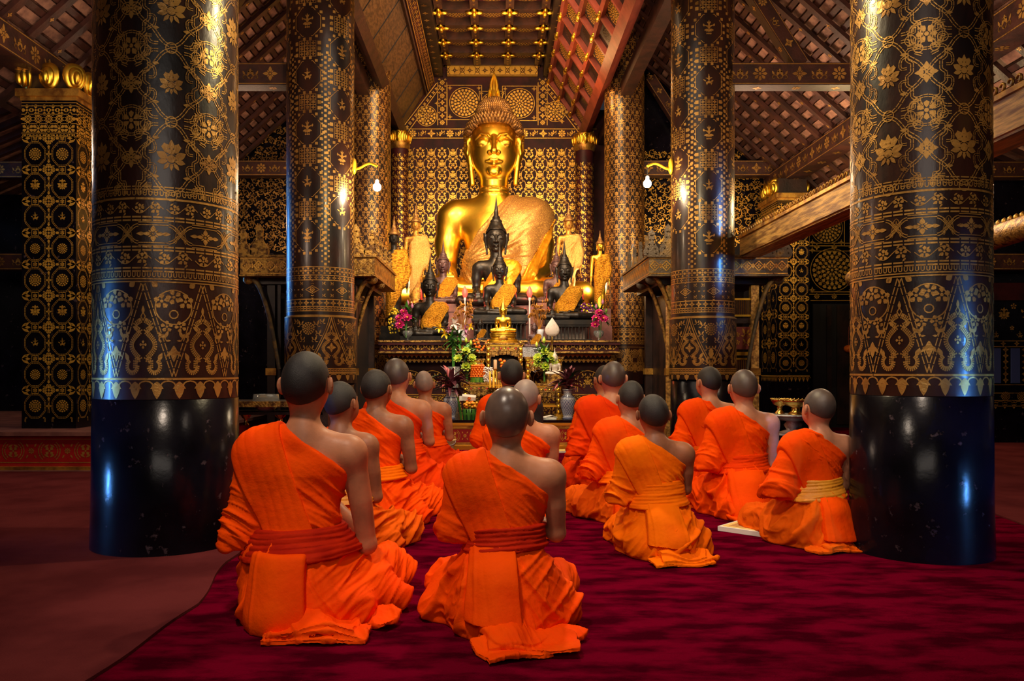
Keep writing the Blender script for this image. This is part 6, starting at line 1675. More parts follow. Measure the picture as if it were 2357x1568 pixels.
o = dup(s0, (xof(907, 12.3), 12.3, zof(752, 12.3)), .1, 'dark standing statue in a gold scarf, half hidden by the floral column at the left', s=.335); recolor(o, 'gold_dull', 'bronze_black'); recolor(o, 'shawl_brocade', 'shawl_gold')
o = dup(s0, (xof(1381, 12.35), 12.35, zof(712, 12.35)), -.05, 'smaller standing gold statue wrapped in glittering cloth at the right end', s=.24); recolor(o, 'shawl_brocade', 'shawl_gold'); recolor(o, 'gold_dull', 'gold')

# ------------------------------------------------------------------ the altar itself
t = thing('altar', 'long dark altar with gold scrollwork frieze carrying all the statues', 'altar', (0, 11, 0))
D = 11.0; xl, xr = xof(872, D), xof(1426, D); W_ = xr - xl; cx = (xl + xr) / 2; zt = zof(784, D)
g = G(); g.box((cx, 1.75, zt - .03), (W_, 3.6, .06), 'lacquer_wall'); g.box((cx, 1.78, zt - .11), (W_ - .02, 3.56, .14), 'lacquer_wall')
g.box((cx, 2.73, zt + .31), (W_ * .96, 1.74, .62), 'lacquer_wall')
fn = flat((xl, -.04, 0), (1, 0, 0), (0, 0, 1), n=(0, -1, 0)); P = Pt(); g2 = G()
for z, y in ((zt - .012, -.055), (zt - .158, -.055)): g.box((cx, y + .02, z), (W_, .05, .024), 'carved_gilt')
repeat(P, SWIRL, .03, W_ - .03, zt - .085, .105, 1.9); g.pat(P, flat((xl, .0, 0), (1, 0, 0), (0, 0, 1), n=(0, -1, 0), eps=.008), 'stencil_bright')
g.build('altar_top', t)
g = G(); g.box((cx, 1.9, zt - .20), (W_ * .95, 3.3, .08), 'lacquer_wall'); g.box((cx, 1.95, zt - .27), (W_ * .97, 3.3, .06), 'lacquer_wall')
g.box((cx, 2.0, .60), (W_ * .86, 3.2, 1.0), 'lacquer_wall'); g.box((cx, 1.95, .16), (W_ * .92, 3.3, .14), 'lacquer_wall'); g.box((cx, 1.93, .05), (W_ * .98, 3.36, .10), 'dark_wood')
for (yy, zz, w, m_) in ((.245, zt - .20, .95, FL4), (.295, zt - .27, .97, QUA), (.30, .16, .92, QUA)):
    P = Pt(); n = int(W_ * w / .06)
    for k in range(n): P.petal(.05, .05, PI, x=(k + .5) * W_ * w / n, y=.025, fat=.3); P.disc(.010, x=(k + 1) * W_ * w / n, y=.012)
    P.line(0, W_ * w, .032, .008)
    g.pat(P, flat((cx - W_ * w / 2, yy + .004, zz), (1, 0, 0), (0, 0, 1), n=(0, -1, 0)), 'stencil_bright')
P = Pt(); w = W_ * .86; n = 9; cw = w / n
for k in range(n):
    x = (k + .5) * cw
    for s in (-1, 1):
        tt = np.linspace(0, 1, 9); P.stroke(np.stack([x + s * cw * .46 * (1 - tt ** 2), .78 + .13 * tt + .03 * np.sin(tt * PI)], 1), .010); P.vline(x + s * cw * .46, .62, .78, .008)
        P.put(KAN if s > 0 else KANL, x + s * .07, .66, .12); P.put(KAN if s > 0 else KANL, x + s * .05, .80, .09)
    P.put(DIA if k % 2 else LOT, x, .76, .085)
    P.put(MAN3, x, .44, .10)
    for s in (-1, 1):
        for u in (-1, 1): P.put(KAN if s > 0 else KANL, x + s * .11, .40 + u * .08, .10)
for z in (.58, .555, .27): P.line(0, w, z, .010)
pendants(P, 0, w, .55, .05, .06); repeat(P, FL4, 0, w, .30, .04, 1.5)
g.pat(P, flat((cx - w / 2, .40, 0), (1, 0, 0), (0, 0, 1), n=(0, -1, 0)), 'stencil_bright')
g.build('altar_body', t)

# ---- low red bench
D = 9.55; xl, xr = xof(1018, D), xof(1331, D); W_ = xr - xl; cx = (xl + xr) / 2
t = thing('offering_bench', 'low red and gold bench in front of the altar carrying the vases', 'bench', (cx, D + .68, 0)); g = G()
g.box((0, 0, .325), (W_ + .04, 1.40, .035), 'black_lacquer'); g.build('bench_top', t)
g = G(); g.box((0, 0, .295), (W_ + .06, 1.42, .030), 'gold'); g.box((0, 0, .262), (W_ + .02, 1.38, .03), 'gold_dull'); g.box((0, 0, .022), (W_ + .06, 1.42, .045), 'gold'); g.box((0, 0, .058), (W_ + .02, 1.38, .03), 'gold_dull'); g.build('gold_moulding', t)
g = G(); g.box((0, 0, .16), (W_, 1.36, .20), 'red_lacquer')
frieze_band(g, flat((-W_ / 2, -.68, 0), (1, 0, 0), (0, 0, 1), n=(0, -1, 0)), W_, .075, .245, 'stencil_bright'); g.build('painted_panel', t)

# ---- gilded altar tables: three stepped openwork units
def gilded_table(px0, px1, pyt, D, d, label, zb=0.3426):
    x0, x1 = xof(px0, D), xof(px1, D); w = x1 - x0; zt = zof(pyt, D) - zb; t = thing('gilded_table', label, 'table', ((x0 + x1) / 2, D, zb)); g = G()
    g.box((0, 0, zt - .012), (w + .03, d + .03, .024), 'carved_gilt'); g.box((0, 0, zt - .035), (w, d, .022), 'gold'); g.build('table_top', t)
    n = max(4, int(w / .05))
    for s in (-1, 1):
        g = G()
        g.box((0, s * d * .46, zt - .075), (w * .96, .03, .06), 'carved_gilt')
        for k in range(n):
            x = -w * .46 + w * .92 * (k + .5) / n; dep = .05 + .06 * abs(2 * (k + .5) / n - 1) ** 2
            g.box((x, s * d * .46, zt - .10 - dep / 2), (w / n * .8, .022, dep), 'carved_gilt', taper=1.0); g.ball((x, s * d * .46 - .012, zt - .075), (.012, .008, .012), 'wax_red' if k % 2 else 'gold', 6, 5)
        g.build('apron', t)
    for sx in (-1, 1):
        for sy in (-1, 1):
            g = G(); x, y = sx * (w / 2 - .03), sy * (d / 2 - .03)
            g.box((x, y, zt * .5 - .03), (.05, .05, zt - .06), 'carved_gilt'); g.box((x, y, .02), (.075, .07, .04), 'gold')
            for q in range(int(zt / .07)): g.ball((x, y - .027, .06 + q * .07), (.024, .012, .03), 'gold', 6, 5)
            g.build('leg', t)
    for sy in (-1, 1): g = G(); g.box((0, sy * (d / 2 - .03), .14), (w - .08, .025, .022), 'gold'); g.build('stretcher', t)
    return t
gilded_table(1119, 1203, 790, 10.55, .36, 'tall gilded openwork table in the middle carrying the small gold statue')
gilded_table(1084, 1114, 826, 10.45, .30, 'narrow gilded table left of the tall one')
gilded_table(1209, 1292, 822, 10.45, .34, 'gilded table right of the tall one, lime lotus bouquet on it')
gilded_table(1066, 1194, 880, 10.12, .26, 'lower gilded table in front at the left with candles')
gilded_table(1200, 1290, 883, 10.12, .26, 'lower gilded table in front at the right')

# ------------------------------------------------------------------ pulpits with carved canopies behind the second columns
def pulpit(side, label):
    D0, D1 = 9.30, 11.2
    xi, xo = (xof(1494, D0), xof(1813, D0)) if side > 0 else (xof(862, D0), xof(553, D0))
    cx = (xi + xo) / 2; w = abs(xo - xi); d = D1 - D0; cm = 'grey_carving' if side > 0 else 'carved_gilt'
    zc0, zc1 = zof(632, D0), zof(592, D0)
    t = thing('pulpit', label, 'pulpit', (cx, (D0 + D1) / 2, 0), group=None); g = G()
    g.box((0, 0, (zc0 + zc1) / 2), (w, d, zc1 - zc0), cm); g.box((0, 0, zc1 + .012), (w + .04, d + .04, .024), cm); g.box((0, 0, zc0 - .01), (w + .02, d + .02, .02), cm)
    for (fn, L) in ((flat((-w / 2, -d / 2, 0), (1, 0, 0), (0, 0, 1), n=(0, -1, 0)), w), (flat((-w / 2 * side, -d / 2, 0), (0, 1, 0), (0, 0, 1), n=(-side, 0, 0)), d)):
        P = Pt(); n = int(L / .13)
        for k in range(n):
            x = (k + .5) * L / n; zz = (zc0 + zc1) / 2; q = .055
            P.stroke([(x - q, zz), (x, zz + q), (x + q, zz), (x, zz - q)], .010, True); P.put(FL4, x, zz, .028); P.petal(.03, .02, 0, x=x + L / n / 2, y=zz); P.petal(.03, .02, PI, x=x + L / n / 2, y=zz)
        P.line(0, L, zc1 - .012, .010); P.line(0, L, zc0 + .012, .010)
        g.pat(P, fn, 'gold_dull')
    rim = g.build('canopy_rim', t)
    k = 0
    for (x, y, hgt, wd_) in [(s * w / 2 * .96, -d / 2 * .97, .30, .17) for s in (-1, 1)] + [(s * w / 2 * .72, -d / 2 * .97, .36, .20) for s in (-1, 1)] + [(-side * w / 2 * .97, -d / 2 * .97 + .25 + q * .42, .26, .15) for q in range(4)] + [(0, -d * .2, .75, .35), (side * .25, 0, .6, .3), (-side * .3, -d * .1, .55, .3)]:
        g = G(); t1 = np.linspace(0, 1, 7)
        poly = [(-wd_ / 2, 0)] + [(-wd_ / 2 * (1 - a) ** .8 - .02 * math.sin(a * 9), hgt * a) for a in t1[1:-1]] + [(0, hgt)] + [(wd_ / 2 * (1 - a) ** .8 + .02 * math.sin(a * 9), hgt * a) for a in t1[1:-1][::-1]] + [(wd_ / 2, 0)]
        M = np.eye(4); 
        if abs(abs(x) - w / 2 * .97) < .02 and y > -d / 2 * .9: M[:3, :3] = rotm(0, 0, PI / 2)
        M[:3, 3] = (x, y, zc1 + .02); g.prism(poly[::-1], .035, cm, M)
        for q in range(5): 
            for s in (-1, 1): g.ball(np.array((x, y, zc1 + .05 + q * hgt * .17)) + (M[:3, :3] @ np.array((s * wd_ * .28 * (1 - q / 5.), -.02, 0))), .012, cm, 6, 4)
        g.build('finial', rim); k += 1
    # curved brackets under the rim
    for (sx, y) in ((-1, -d * .42), (1, -d * .42), (-side, -d * .1)):
        x = sx * w / 2 * .95; xb = x * .52
        tt = np.linspace(0, 1, 12); pts = np.stack([x * .98 + (xb - x) * tt ** .8 * 1.0, np.full(12, y), zc0 - .02 - (zc0 - .95) * tt ** 1.7], 1)
        g = G(); g.tube(pts, .045 - .015 * tt, 'carved_gilt' if sx == -side else 'grey_carving', 8, flat=.7); g.ball(pts[0] + (0, 0, -.02), (.07, .05, .06), cm, 8, 6); g.build('bracket', t)
    g = G(); g.lathe([(.12, zc0 - .02), (.36, zc0 - .04), (.30, zc0 - .16), (.16, zc0 - .26)], (0, 0, 0), 'dark_wood', 20); g.box((0, 0, zc0 - .05), (w * .8, d * .8, .08), 'dark_wood'); g.build('canopy_underside', t)
    # body
    bw, bd = w * .62, d * .72; zb = zc0 - .1
    for sx in (-1, 1):
        for sy in (-1, 1): g = G(); g.box((sx * bw / 2, sy * bd / 2, zb / 2), (.09, .09, zb), 'gold_wood' if (side > 0 and sy < 0) else 'dark_wood'); g.box((sx * bw / 2, sy * bd / 2, .9), (.12, .12, .08), 'gold_dull'); g.build('post', t)
    g = G(); yf = -bd / 2 + .02
    if side > 0:
        for (z0, z1, m_) in ((.25, .50, 'carved_gilt'), (.53, .80, 'carved_gilt'), (.86, 1.05, 'stencil_bright'), (1.09, 1.13, 'gold'), (1.16, 1.42, 'red_plain'), (1.46, 1.52, 'dark_wood'), (1.55, 1.74, 'stencil_bright')):
            g.box((0, yf, (z0 + z1) / 2), (bw * .96, .05, z1 - z0), m_)
            if m_ == 'stencil_bright':
                for q in range(44): g.box((-bw * .47 + q * bw * .94 / 43, yf - .028, (z0 + z1) / 2), (.012, .014, (z1 - z0) * .92), 'lacquer_wall')
                for q in (0, 1): g.box((0, yf - .03, (z0, z1)[q]), (bw * .97, .03, .022), 'gold')
        P = Pt()
        for q in range(6):
            for s in (0, 1): P.put(KAN if (q + s) % 2 else KANL, -bw * .42 + q * bw * .165, 1.18 + s * .11, .12); P.put(FL5, -bw * .36 + q * bw * .165, 1.24 + s * .09, .03)
        g.pat(P, flat((0, yf - .026, 0), (1, 0, 0), (0, 0, 1), n=(0, -1, 0)), 'stencil_bright')
        g.box((0, 0, .12), (bw * 1.1, bd * 1.1, .24), 'carved_gilt'); g.box((0, .1, 1.0), (bw * .9, bd * .8, 1.7), 'dark_wood')
    else:
        g.box((0, 0, .9), (bw * .95, bd * .95, 1.7), 'black_void')
        for q in range(6): g.box((-bw * .4 + q * bw * .16, yf - .05, 1.0), (.035, .04, 1.8), 'dark_wood')
        g.box((0, yf - .05, .14), (bw * 1.1, .1, .28), 'dark_wood')
    g.build('panelled_body', t)
pulpit(1, 'carved wooden pulpit with spiked canopy behind the right column, gilded panels below')
pulpit(-1, 'dark pulpit with gilt spiked canopy behind the left column')

# ------------------------------------------------------------------ long gilded water trough along the right side
t = thing('water_trough', 'long gilded wooden beam with a carved crest slanting across the right side', 'trough', (2.86, 6.2, 2.30)); g = G()
g.box((0, 0, 0), (.24, 6.1, .20), 'gold_wood'); g.box((0, 0, .105), (.28, 6.1, .03), 'gold_dull'); g.box((0, 0, -.105), (.20, 6.1, .02), 'gold_wood'); g.build('beam', t)
g = G()
for k in range(86):
    y = -3.03 + k * .0708
    a = np.linspace(.2, PI * 1.5, 7)
    g.tube(np.stack([np.full(7, -.13), y + .022 * np.cos(a), .148 + .020 * np.sin(a)], 1), .008, 'gold_dull', 5)
g.build('carved_crest', t)
t = thing('serpent_rail', 'scaly golden serpent body along the far right side', 'carving', (4.25, 7.4, 2.02)); g = G()
tt = np.linspace(0, 1, 30); g.tube(np.stack([0 * tt, -2.4 + 4.8 * tt, .05 * np.sin(tt * 6)], 1), .10, 'carved_gilt', 14)
for k in range(60): g.ball((0, -2.35 + k * .08, .105 + .05 * math.sin((k / 60.) * 6)), (.025, .03, .035), 'gold_dull', 6, 4)
g.build('body', t)
# ------------------------------------------------------------------ flowers, vases, candles, lamps
def rdir(a, e): return np.array((math.cos(a) * math.cos(e), math.sin(a) * math.cos(e), math.sin(e)))
def blade(g, base, d, L, w, m, droop=.5, fold=.25, n=9, tip=1.0):
    """long leaf or petal curving over"""
    d = np.array(d, float); d /= np.linalg.norm(d); s = np.cross(d, (0, 0, 1.0))
    if np.linalg.norm(s) < .05: s = np.array((1.0, 0, 0))
    s /= np.linalg.norm(s); p = np.array(base, float); P = []; cur = d.copy()
    for i in range(n):
        t = i / (n - 1); ww = w * math.sin(PI * min(1, .12 + .88 * t) ** .8) ** .8 * (1 if t < .98 else .1)
        u = np.cross(s, cur)
        P.append([p - s * ww / 2 + u * ww * fold, p - s * ww * .25 + u * ww * fold * .35, p, p + s * ww * .25 + u * ww * fold * .35, p + s * ww / 2 + u * ww * fold])
        p = p + cur * L / (n - 1); cur = cur + np.array((0, 0, -droop / (n - 1))); cur /= np.linalg.norm(cur)
    P = np.array(P); g.grid(P, m); g.grid(P[:, ::-1] - np.array((0, 0, .0015)), m)
def lotus_bloom(g, c, r, m, mc='petal_yellow', d=(0, -.5, .8), open_=.6):
    d = np.array(d, float); d /= np.linalg.norm(d); q = Vector((0, 0, 1)).rotation_difference(Vector(d)); R = np.array(q.to_matrix())
    for ring, (k, e, l) in enumerate(((5, 1.25, .75), (7, 1.0, .95), (8, .95 - open_ * .5, 1.1), (8, .7 - open_ * .8, 1.15))):
        for i in range(k):
            a = 2 * PI * (i + .5 * (ring % 2)) / k
            n = 6; t = np.linspace(0, 1, n); w = r * .84 * np.sin(PI * np.minimum(1, .15 + .85 * t) ** .9) ** .7
            th = e + (.75 - 1.2 * t) * .55 * (1 - .3 * ring / 3)
            th = np.minimum(th, 1.5); dr = np.cumsum(np.cos(th)) * r * l / n + r * .08; dz = np.cumsum(np.sin(th)) * r * l / n - r * .35
            dirv = np.array((math.cos(a), math.sin(a), 0)); sd = np.array((-math.sin(a), math.cos(a), 0))
            ctr = dr[:, None] * dirv + dz[:, None] * np.array((0, 0, 1.0))
            P = np.stack([ctr + sd * (f * w)[:, None] + (abs(f) * w * .35)[:, None] * (np.array((0, 0, 1.0)) - dirv * .5) for f in (-.5, -.25, 0, .25, .5)], 1)
            g.grid(P @ R.T + np.array(c), m)
    g.ball(np.array(c) + d * r * .05, r * .22, mc, 8, 6)
def lotus_bud(g, c, r, m, d=(0, 0, 1)):
    q = Vector((0, 0, 1)).rotation_difference(Vector(d)); R = np.array(q.to_matrix())
    g.lathe([(.25 * r, -r), (.62 * r, -.5 * r), (.68 * r, 0), (.5 * r, .6 * r), (.22 * r, 1.2 * r), (.0, 1.7 * r)], c, m, 10, rot=R)
def marigold(g, c, r, m):
    rs = np.random.RandomState(int(abs(c[0] * 977 + c[2] * 613)) % 9999)
    g.ball(c, (r, r, r * .82), m, 14, 10, warp=lambda P: 1 + .16 * np.sin(P[..., 0] * 17 + c[0] * 9) * np.sin(P[..., 1] * 15 + 1) + .12 * np.sin(P[..., 2] * 21))
def holder(label, cat, name, loc): return thing(name, label, cat, loc)
def P3(px, py, D): return np.array(W(px, py, D))

# blue and white vases and their dark plants
def vase(px, D, zb, h, label):
    t = thing('porcelain_vase', label, 'vase', (xof(px, D), D, zb), group='blue and white vases on the bench'); r = h * .26; g = G()
    pr = [(.60, 0), (.66, .02), (.66, .05), (.58, .07), (.74, .22), (.95, .45), (1.0, .60), (.92, .72), (.62, .80), (.55, .86), (.60, .95), (.72, 1.0), (.60, 1.0), (.48, .93)]
    prof = np.array([(a * r, b * h) for a, b in pr]); g.lathe(prof, (0, 0, 0), 'porcelain', 36)
    zz = prof[:12, 1]; rr = prof[:12, 0]; rf = lambda z: np.interp(z, zz, rr); P = Pt(); n = 16; C = 2 * PI * r; ch = h * .062
    def fn(p):
        a = p[:, 0] / r - PI / 2; q = rf(p[:, 1]) + .0012; return np.stack([q * np.cos(a), q * np.sin(a), p[:, 1]], 1)
    for j in range(9):
        for k in range(n):
            x = (k + .5 * (j % 2)) * C / n; z = h * .14 + j * ch; q = C / n * .46
            P.stroke([(x - q, z), (x, z + ch * .8), (x + q, z), (x, z - ch * .8)], .0032, True); P.disc(.0045, x, z, 6)
    for j in range(2):
        for k in range(n): P.stroke([(k * C / n, h * (.80 + .06 * j)), ((k + .5) * C / n, h * (.83 + .06 * j)), ((k + 1) * C / n, h * (.80 + .06 * j))], .003)
    g.pat(P, fn, 'cobalt'); g.build('vase_body', t)
    for b in (.02, .055, .735, .76, .97): g = G(); g.lathe([(np.interp(b * h, zz, rr) + .0005, b * h - .004), (np.interp(b * h, zz, rr) + .003, b * h), (np.interp(b * h, zz, rr) + .0005, b * h + .004)], (0, 0, 0), 'cobalt', 30, cap=False); g.build('blue_band', t)
    return t
def dark_plant(px, D, z, seed, label):
    rs = np.random.RandomState(seed); t = thing('leafy_plant', label, 'plant', (xof(px, D), D, z), group='purple-leaved plants in the vases')
    g = G()
    for k in range(4): g.tube([(0, 0, -.12), (rs.uniform(-.02, .02), rs.uniform(-.02, .02), .10)], .006, 'leaf_purple', 5)
    g.build('stem', t)
    for k in range(40):
        a = rs.uniform(0, 2 * PI); e = rs.uniform(.05, 1.35); g = G()
        blade(g, (0, 0, rs.uniform(-.0, .10)), rdir(a, e), rs.uniform(.20, .32), rs.uniform(.045, .075), 'leaf_wine' if k % 9 == 0 else ('leaf_dark' if k % 11 == 0 else 'leaf_purple'), droop=rs.uniform(.5, 1.5))
        g.build('leaf', t)
vase(1037, 9.75, .3426, .335, 'blue and white vase at the left end of the red bench'); dark_plant(1037, 9.75, .68, 1, 'purple-leaved plant in the vase beside the marigold basket')
vase(1307, 9.75, .3426, .350, 'blue and white vase at the right end of the red bench'); dark_plant(1307, 9.75, .69, 2, 'purple-leaved plant in the vase at the right end of the bench')

def bouquet(label, px, py, D, blooms, buds, leaves, foliage_m='leaf_green', stem_to=None, group=None, name='flower_bouquet', extra=None):
    c = P3(px, py, D); t = thing(name, label, 'bouquet', c, group=group); rs = np.random.RandomState(int(px))
    for (x, z, r, m, *rest) in blooms:
        g = G(); lotus_bloom(g, ((x - px) * D / F_PX, -.05, (py - z) * D / F_PX), r * D / F_PX, m, open_=rest[0] if rest else .6, d=((x - px) * .012, -.8, .6)); g.build('bloom', t)
    for (x, z, r, m) in buds:
        g = G(); b = np.array(((x - px) * D / F_PX, -.03, (py - z) * D / F_PX)); lotus_bud(g, b, r * D / F_PX, m); g.tube([b - (0, 0, r * D / F_PX), (0, 0, -.05)], .004, 'leaf_green', 5); g.build('bud', t)
    for k in range(leaves):
        a = rs.uniform(0, 2 * PI); g = G(); blade(g, (rs.uniform(-.03, .03), 0, rs.uniform(-.05, .06)), rdir(a, rs.uniform(-.4, 1.3)), rs.uniform(.10, .21), rs.uniform(.03, .06), foliage_m if k % 3 else 'leaf_dark', droop=rs.uniform(.2, 1)); g.build('leaf', t)
    if stem_to is not None:
        g = G()
        for k in range(6): g.tube([(rs.uniform(-.03, .03), 0, .02), (rs.uniform(-.015, .015), 0, stem_to - c[2])], .004, 'leaf_green', 5)
        g.build('stems', t)
    if extra: extra(t, c, D)
    return t
LG = 'lime lotus bouquets on the gilded tables'
def gyp(t, c, D):
    rs = np.random.RandomState(3); g = G()
    for k in range(70): g.ball((rs.uniform(-.16, .16), rs.uniform(-.06, .02), rs.uniform(-.20, .08)), .006, 'petal_white', 5, 4)
    tag(g.build('tiny_flowers', t), kind='stuff')
bouquet('lime green lotus bouquet left of the gilded table beside marigolds', 1075, 818, 10.2, [(1073, 808, 10, 'petal_lime'), (1055, 826, 11, 'petal_lime', .3), (1086, 824, 11, 'petal_lime', .3), (1073, 843, 11, 'petal_lime', .9), (1090, 838, 8, 'petal_lime')], [(1073, 784, 5, 'petal_lime'), (1084, 790, 5, 'petal_lime'), (1050, 808, 3, 'leaf_lime')], 26, extra=gyp, stem_to=.775)
bouquet('lime green lotus bouquet right of the gilded table above the purple plant', 1253, 822, 10.2, [(1254, 809, 10, 'petal_lime'), (1238, 824, 12, 'petal_lime', .3), (1270, 822, 12, 'petal_lime', .3), (1255, 842, 11, 'petal_lime', .9), (1236, 836, 9, 'petal_lime', .9), (1276, 832, 9, 'petal_lime', .9)], [(1252, 784, 6, 'petal_lime'), (1235, 794, 5, 'petal_lime')], 26, extra=gyp, stem_to=.775)
def yel(t, c, D):
    rs = np.random.RandomState(8); g = G()
    for k in range(60): g.ball((rs.uniform(-.24, -.10), rs.uniform(-.03, .05), rs.uniform(-.24, .10)), rs.uniform(.010, .018), 'petal_yellow', 6, 4)
    tag(g.build('yellow_sprays', t), kind='stuff')
bouquet('pink lotus bouquet with yellow sprays at the left end of the altar', 935, 727, 11.35, [(930, 718, 9, 'petal_pink'), (919, 732, 9, 'petal_pink'), (938, 732, 12, 'petal_pink', .3), (921, 747, 11, 'petal_pink', .7)], [(939, 698, 5, 'petal_mauve'), (949, 705, 5, 'petal_mauve')], 26, extra=yel, stem_to=1.36)
def vio(t, c, D):
    rs = np.random.RandomState(9); g = G()
    for k in range(40): g.ball((rs.uniform(-.26, -.10), rs.uniform(-.03, .05), rs.uniform(.04, .18)), rs.uniform(.008, .016), 'petal_violet' if k % 3 else 'petal_yellow', 6, 4)
    tag(g.build('orchid_sprays', t), kind='stuff')
bouquet('pink lotus bouquet with violet orchids at the right end of the altar', 1381, 727, 11.35, [(1378, 719, 9, 'petal_pink'), (1371, 733, 10, 'petal_pink'), (1388, 734, 12, 'petal_pink', .3), (1369, 748, 10, 'petal_pink', .3)], [(1387, 696, 5, 'petal_mauve'), (1372, 706, 5, 'petal_mauve'), (1395, 716, 4, 'leaf_lime')], 26, extra=vio, stem_to=1.36)
for px, lab in ((938, 'clear footed glass vase under the pink lotuses at the left'), (1378, 'clear footed glass vase under the pink lotuses at the right')):
    g = G(); g.lathe([(.05, 0), (.05, .008), (.012, .016), (.012, .045), (.055, .07), (.072, .11), (.065, .145), (.060, .145), (.065, .11), (.04, .07)], (0, 0, 0), 'glass', 24, cap=False); o = g.build('glass_vase'); o.location = (xof(px, 11.35), 11.35, 1.313); tag(o, lab, 'vase')
# dried golden bunches in white vases
def dried(px, label):
    D = 11.3; c = P3(px, 722, D); t = thing('dried_bouquet', label, 'bouquet', c, group='bunches of dried golden flowers'); rs = np.random.RandomState(px)
    for k in range(16):
        g = G(); p = (rs.uniform(-.13, .13), rs.uniform(-.05, .05), rs.uniform(-.08, .12)); lotus_bloom(g, p, rs.uniform(.022, .034), 'dried_gold', 'dried_gold', d=(p[0] * 3, -.7, .6)); g.build('bloom', t)
    for k in range(7):
        g = G(); p = np.array((rs.uniform(-.16, .16), rs.uniform(-.03, .03), rs.uniform(.08, .20))); lotus_bud(g, p, .020, 'dried_gold'); g.tube([p, (0, 0, -.16)], .003, 'dried_gold', 4); g.build('bud', t)
    g = G()
    for k in range(26): g.tube([(rs.uniform(-.14, .14), rs.uniform(-.05, .05), rs.uniform(-.02, .1)), (rs.uniform(-.02, .02), 0, -.24)], .0025, 'dried_gold', 4)
    tag(g.build('twigs', t), kind='stuff')
    g = G(); g.lathe([(.035, 0), (.045, .1), (.055, .155), (.05, .16)], (0, 0, 0), 'porcelain', 20); o = g.build('white_vase'); o.location = (c[0] + .02, D, 1.313); tag(o, label.replace('bunch of dried golden flowers', 'plain white vase holding dried golden flowers'), 'vase')
dried(1064, 'bunch of dried golden flowers between the two left black statues'); dried(1240, 'bunch of dried golden flowers left of the right arcaded pedestal')
# lilies
D = 10.9; c = P3(1045, 775, D); t = thing('flower_bouquet', 'bouquet of yellow, white and pink lilies on the left front of the altar', 'bouquet', c); rs = np.random.RandomState(5)
for (x, y, m, r) in ((1013, 755, 'petal_yellow', .085), (1025, 768, 'petal_yellow', .095), (1033, 760, 'petal_mauve', .06), (1046, 745, 'petal_white', .11), (1060, 757, 'petal_white', .08), (1072, 757, 'petal_mauve', .075), (1072, 768, 'petal_mauve', .06), (1083, 752, 'petal_yellow', .07)):
    g = G(); p = np.array(((x - 1045) * D / F_PX, rs.uniform(-.08, -.02), (775 - y) * D / F_PX))
    for k in range(6): a = k * PI / 3 + x; blade(g, p, (math.cos(a), -.7, math.sin(a)), r, r * .42, m, droop=.3, fold=.15, n=6)
    g.ball(p, .01, 'petal_yellow', 6, 4); g.build('lily', t)
for k in range(26): g = G(); blade(g, (rs.uniform(-.06, .10), 0, rs.uniform(-.10, .05)), rdir(rs.uniform(PI, 2 * PI), rs.uniform(-.6, 1.2)), rs.uniform(.10, .18), .03, 'leaf_green', droop=.7); g.build('leaf', t)
g = G()
for k in range(5): g.tube([(k * .015 - .03, 0, 0), (-.02 + k * .004, .02, zof(860, D) - c[2])], .005, 'leaf_green', 5)
g.build('stems', t)
g = G(); g.lathe([(.06, 0), (.06, .30), (.08, .62), (.07, .62)], (0, 0, 0), 'glass', 20, cap=False); o = g.build('glass_vase'); o.location = (c[0] - .0, D - .08, .3426); tag(o, 'tall glass vase under the lilies', 'vase')
# marigolds
def marigold_mound(px, pyt, pyb, D, w, label, green=.06, mk=('marigold_orange',), cone=.7, ring=8):
    zt, zb = zof(pyt, D), zof(pyb, D); t = thing('marigold_offering', label, 'flowers', (xof(px, D), D, zb)); h = zt - zb
    g = G(); g.lathe([(w / 2 * .96, 0), (w / 2 * 1.02, green), (w / 2 * .9, green + .01)], (0, 0, 0), 'leaf_green', 24)
    for k in range(12): a = k * PI / 6; g.box((w / 2 * 1.0 * math.cos(a), w / 2 * 1.0 * math.sin(a), green / 2), (.006, .03, green), 'leaf_lime', rotm(0, 0, a))
    g.build('leaf_cup', t); r = .017; rows = max(2, int((h - green) / (r * 1.5))); n = 0
    for j in range(rows):
        rad = w / 2 * (1 - (1 - cone) * j / rows) - r * .4; k_ = max(3, int(2 * PI * rad / (r * 1.9)))
        for k in range(k_):
            a = 2 * PI * (k + .5 * (j % 2)) / k_
            if math.sin(a) > .45 or n > 92: continue
            g = G(); marigold(g, (rad * math.cos(a), rad * math.sin(a), green + r + j * r * 1.5), r, mk[(k + j) % len(mk)]); g.build('marigold', t); n += 1
    g = G(); g.lathe([(w / 2 * .8, green), (w / 2 * cone * .85, h - r), (.001, h)], (0, 0, 0), mk[0], 16); g.build('flower_core', t)
    return t
marigold_mound(1100, 838, 880, 10.10, .175, 'mound of packed orange marigolds on a green leaf cup left of the candles', .055, cone=.86)
def marigold_string(pts, D, label, m=('marigold_orange',), r=.020):
    p0 = P3(*pts[0], D); t = thing('marigold_string', label, 'garland', p0)
    for i, (x, y) in enumerate(pts): g = G(); marigold(g, P3(x, y, D) - p0, r, m[i % len(m)]); g.build('marigold', t)
    g = G(); g.tube([P3(x, y, D) - p0 for x, y in pts], .004, 'leaf_green', 5); g.build('stem', t)
marigold_string([(1091, 785), (1098, 782), (1093, 792), (1101, 790), (1096, 799), (1102, 800), (1099, 808), (1109, 806), (1104, 797), (1115, 798), (1112, 802), (1119, 791), (1124, 785)], 10.6, 'cluster of orange marigolds on sticks beside the small black statue', r=.019)
marigold_string([(1152, 829), (1161, 832), (1155, 836), (1160, 840), (1155, 843), (1162, 846), (1157, 851), (1161, 856), (1157, 861), (1162, 866), (1159, 872)], 10.0, 'hanging string of orange and yellow marigolds on the gilded table', ('marigold_orange', 'marigold_orange', 'marigold_yellow'), .022)
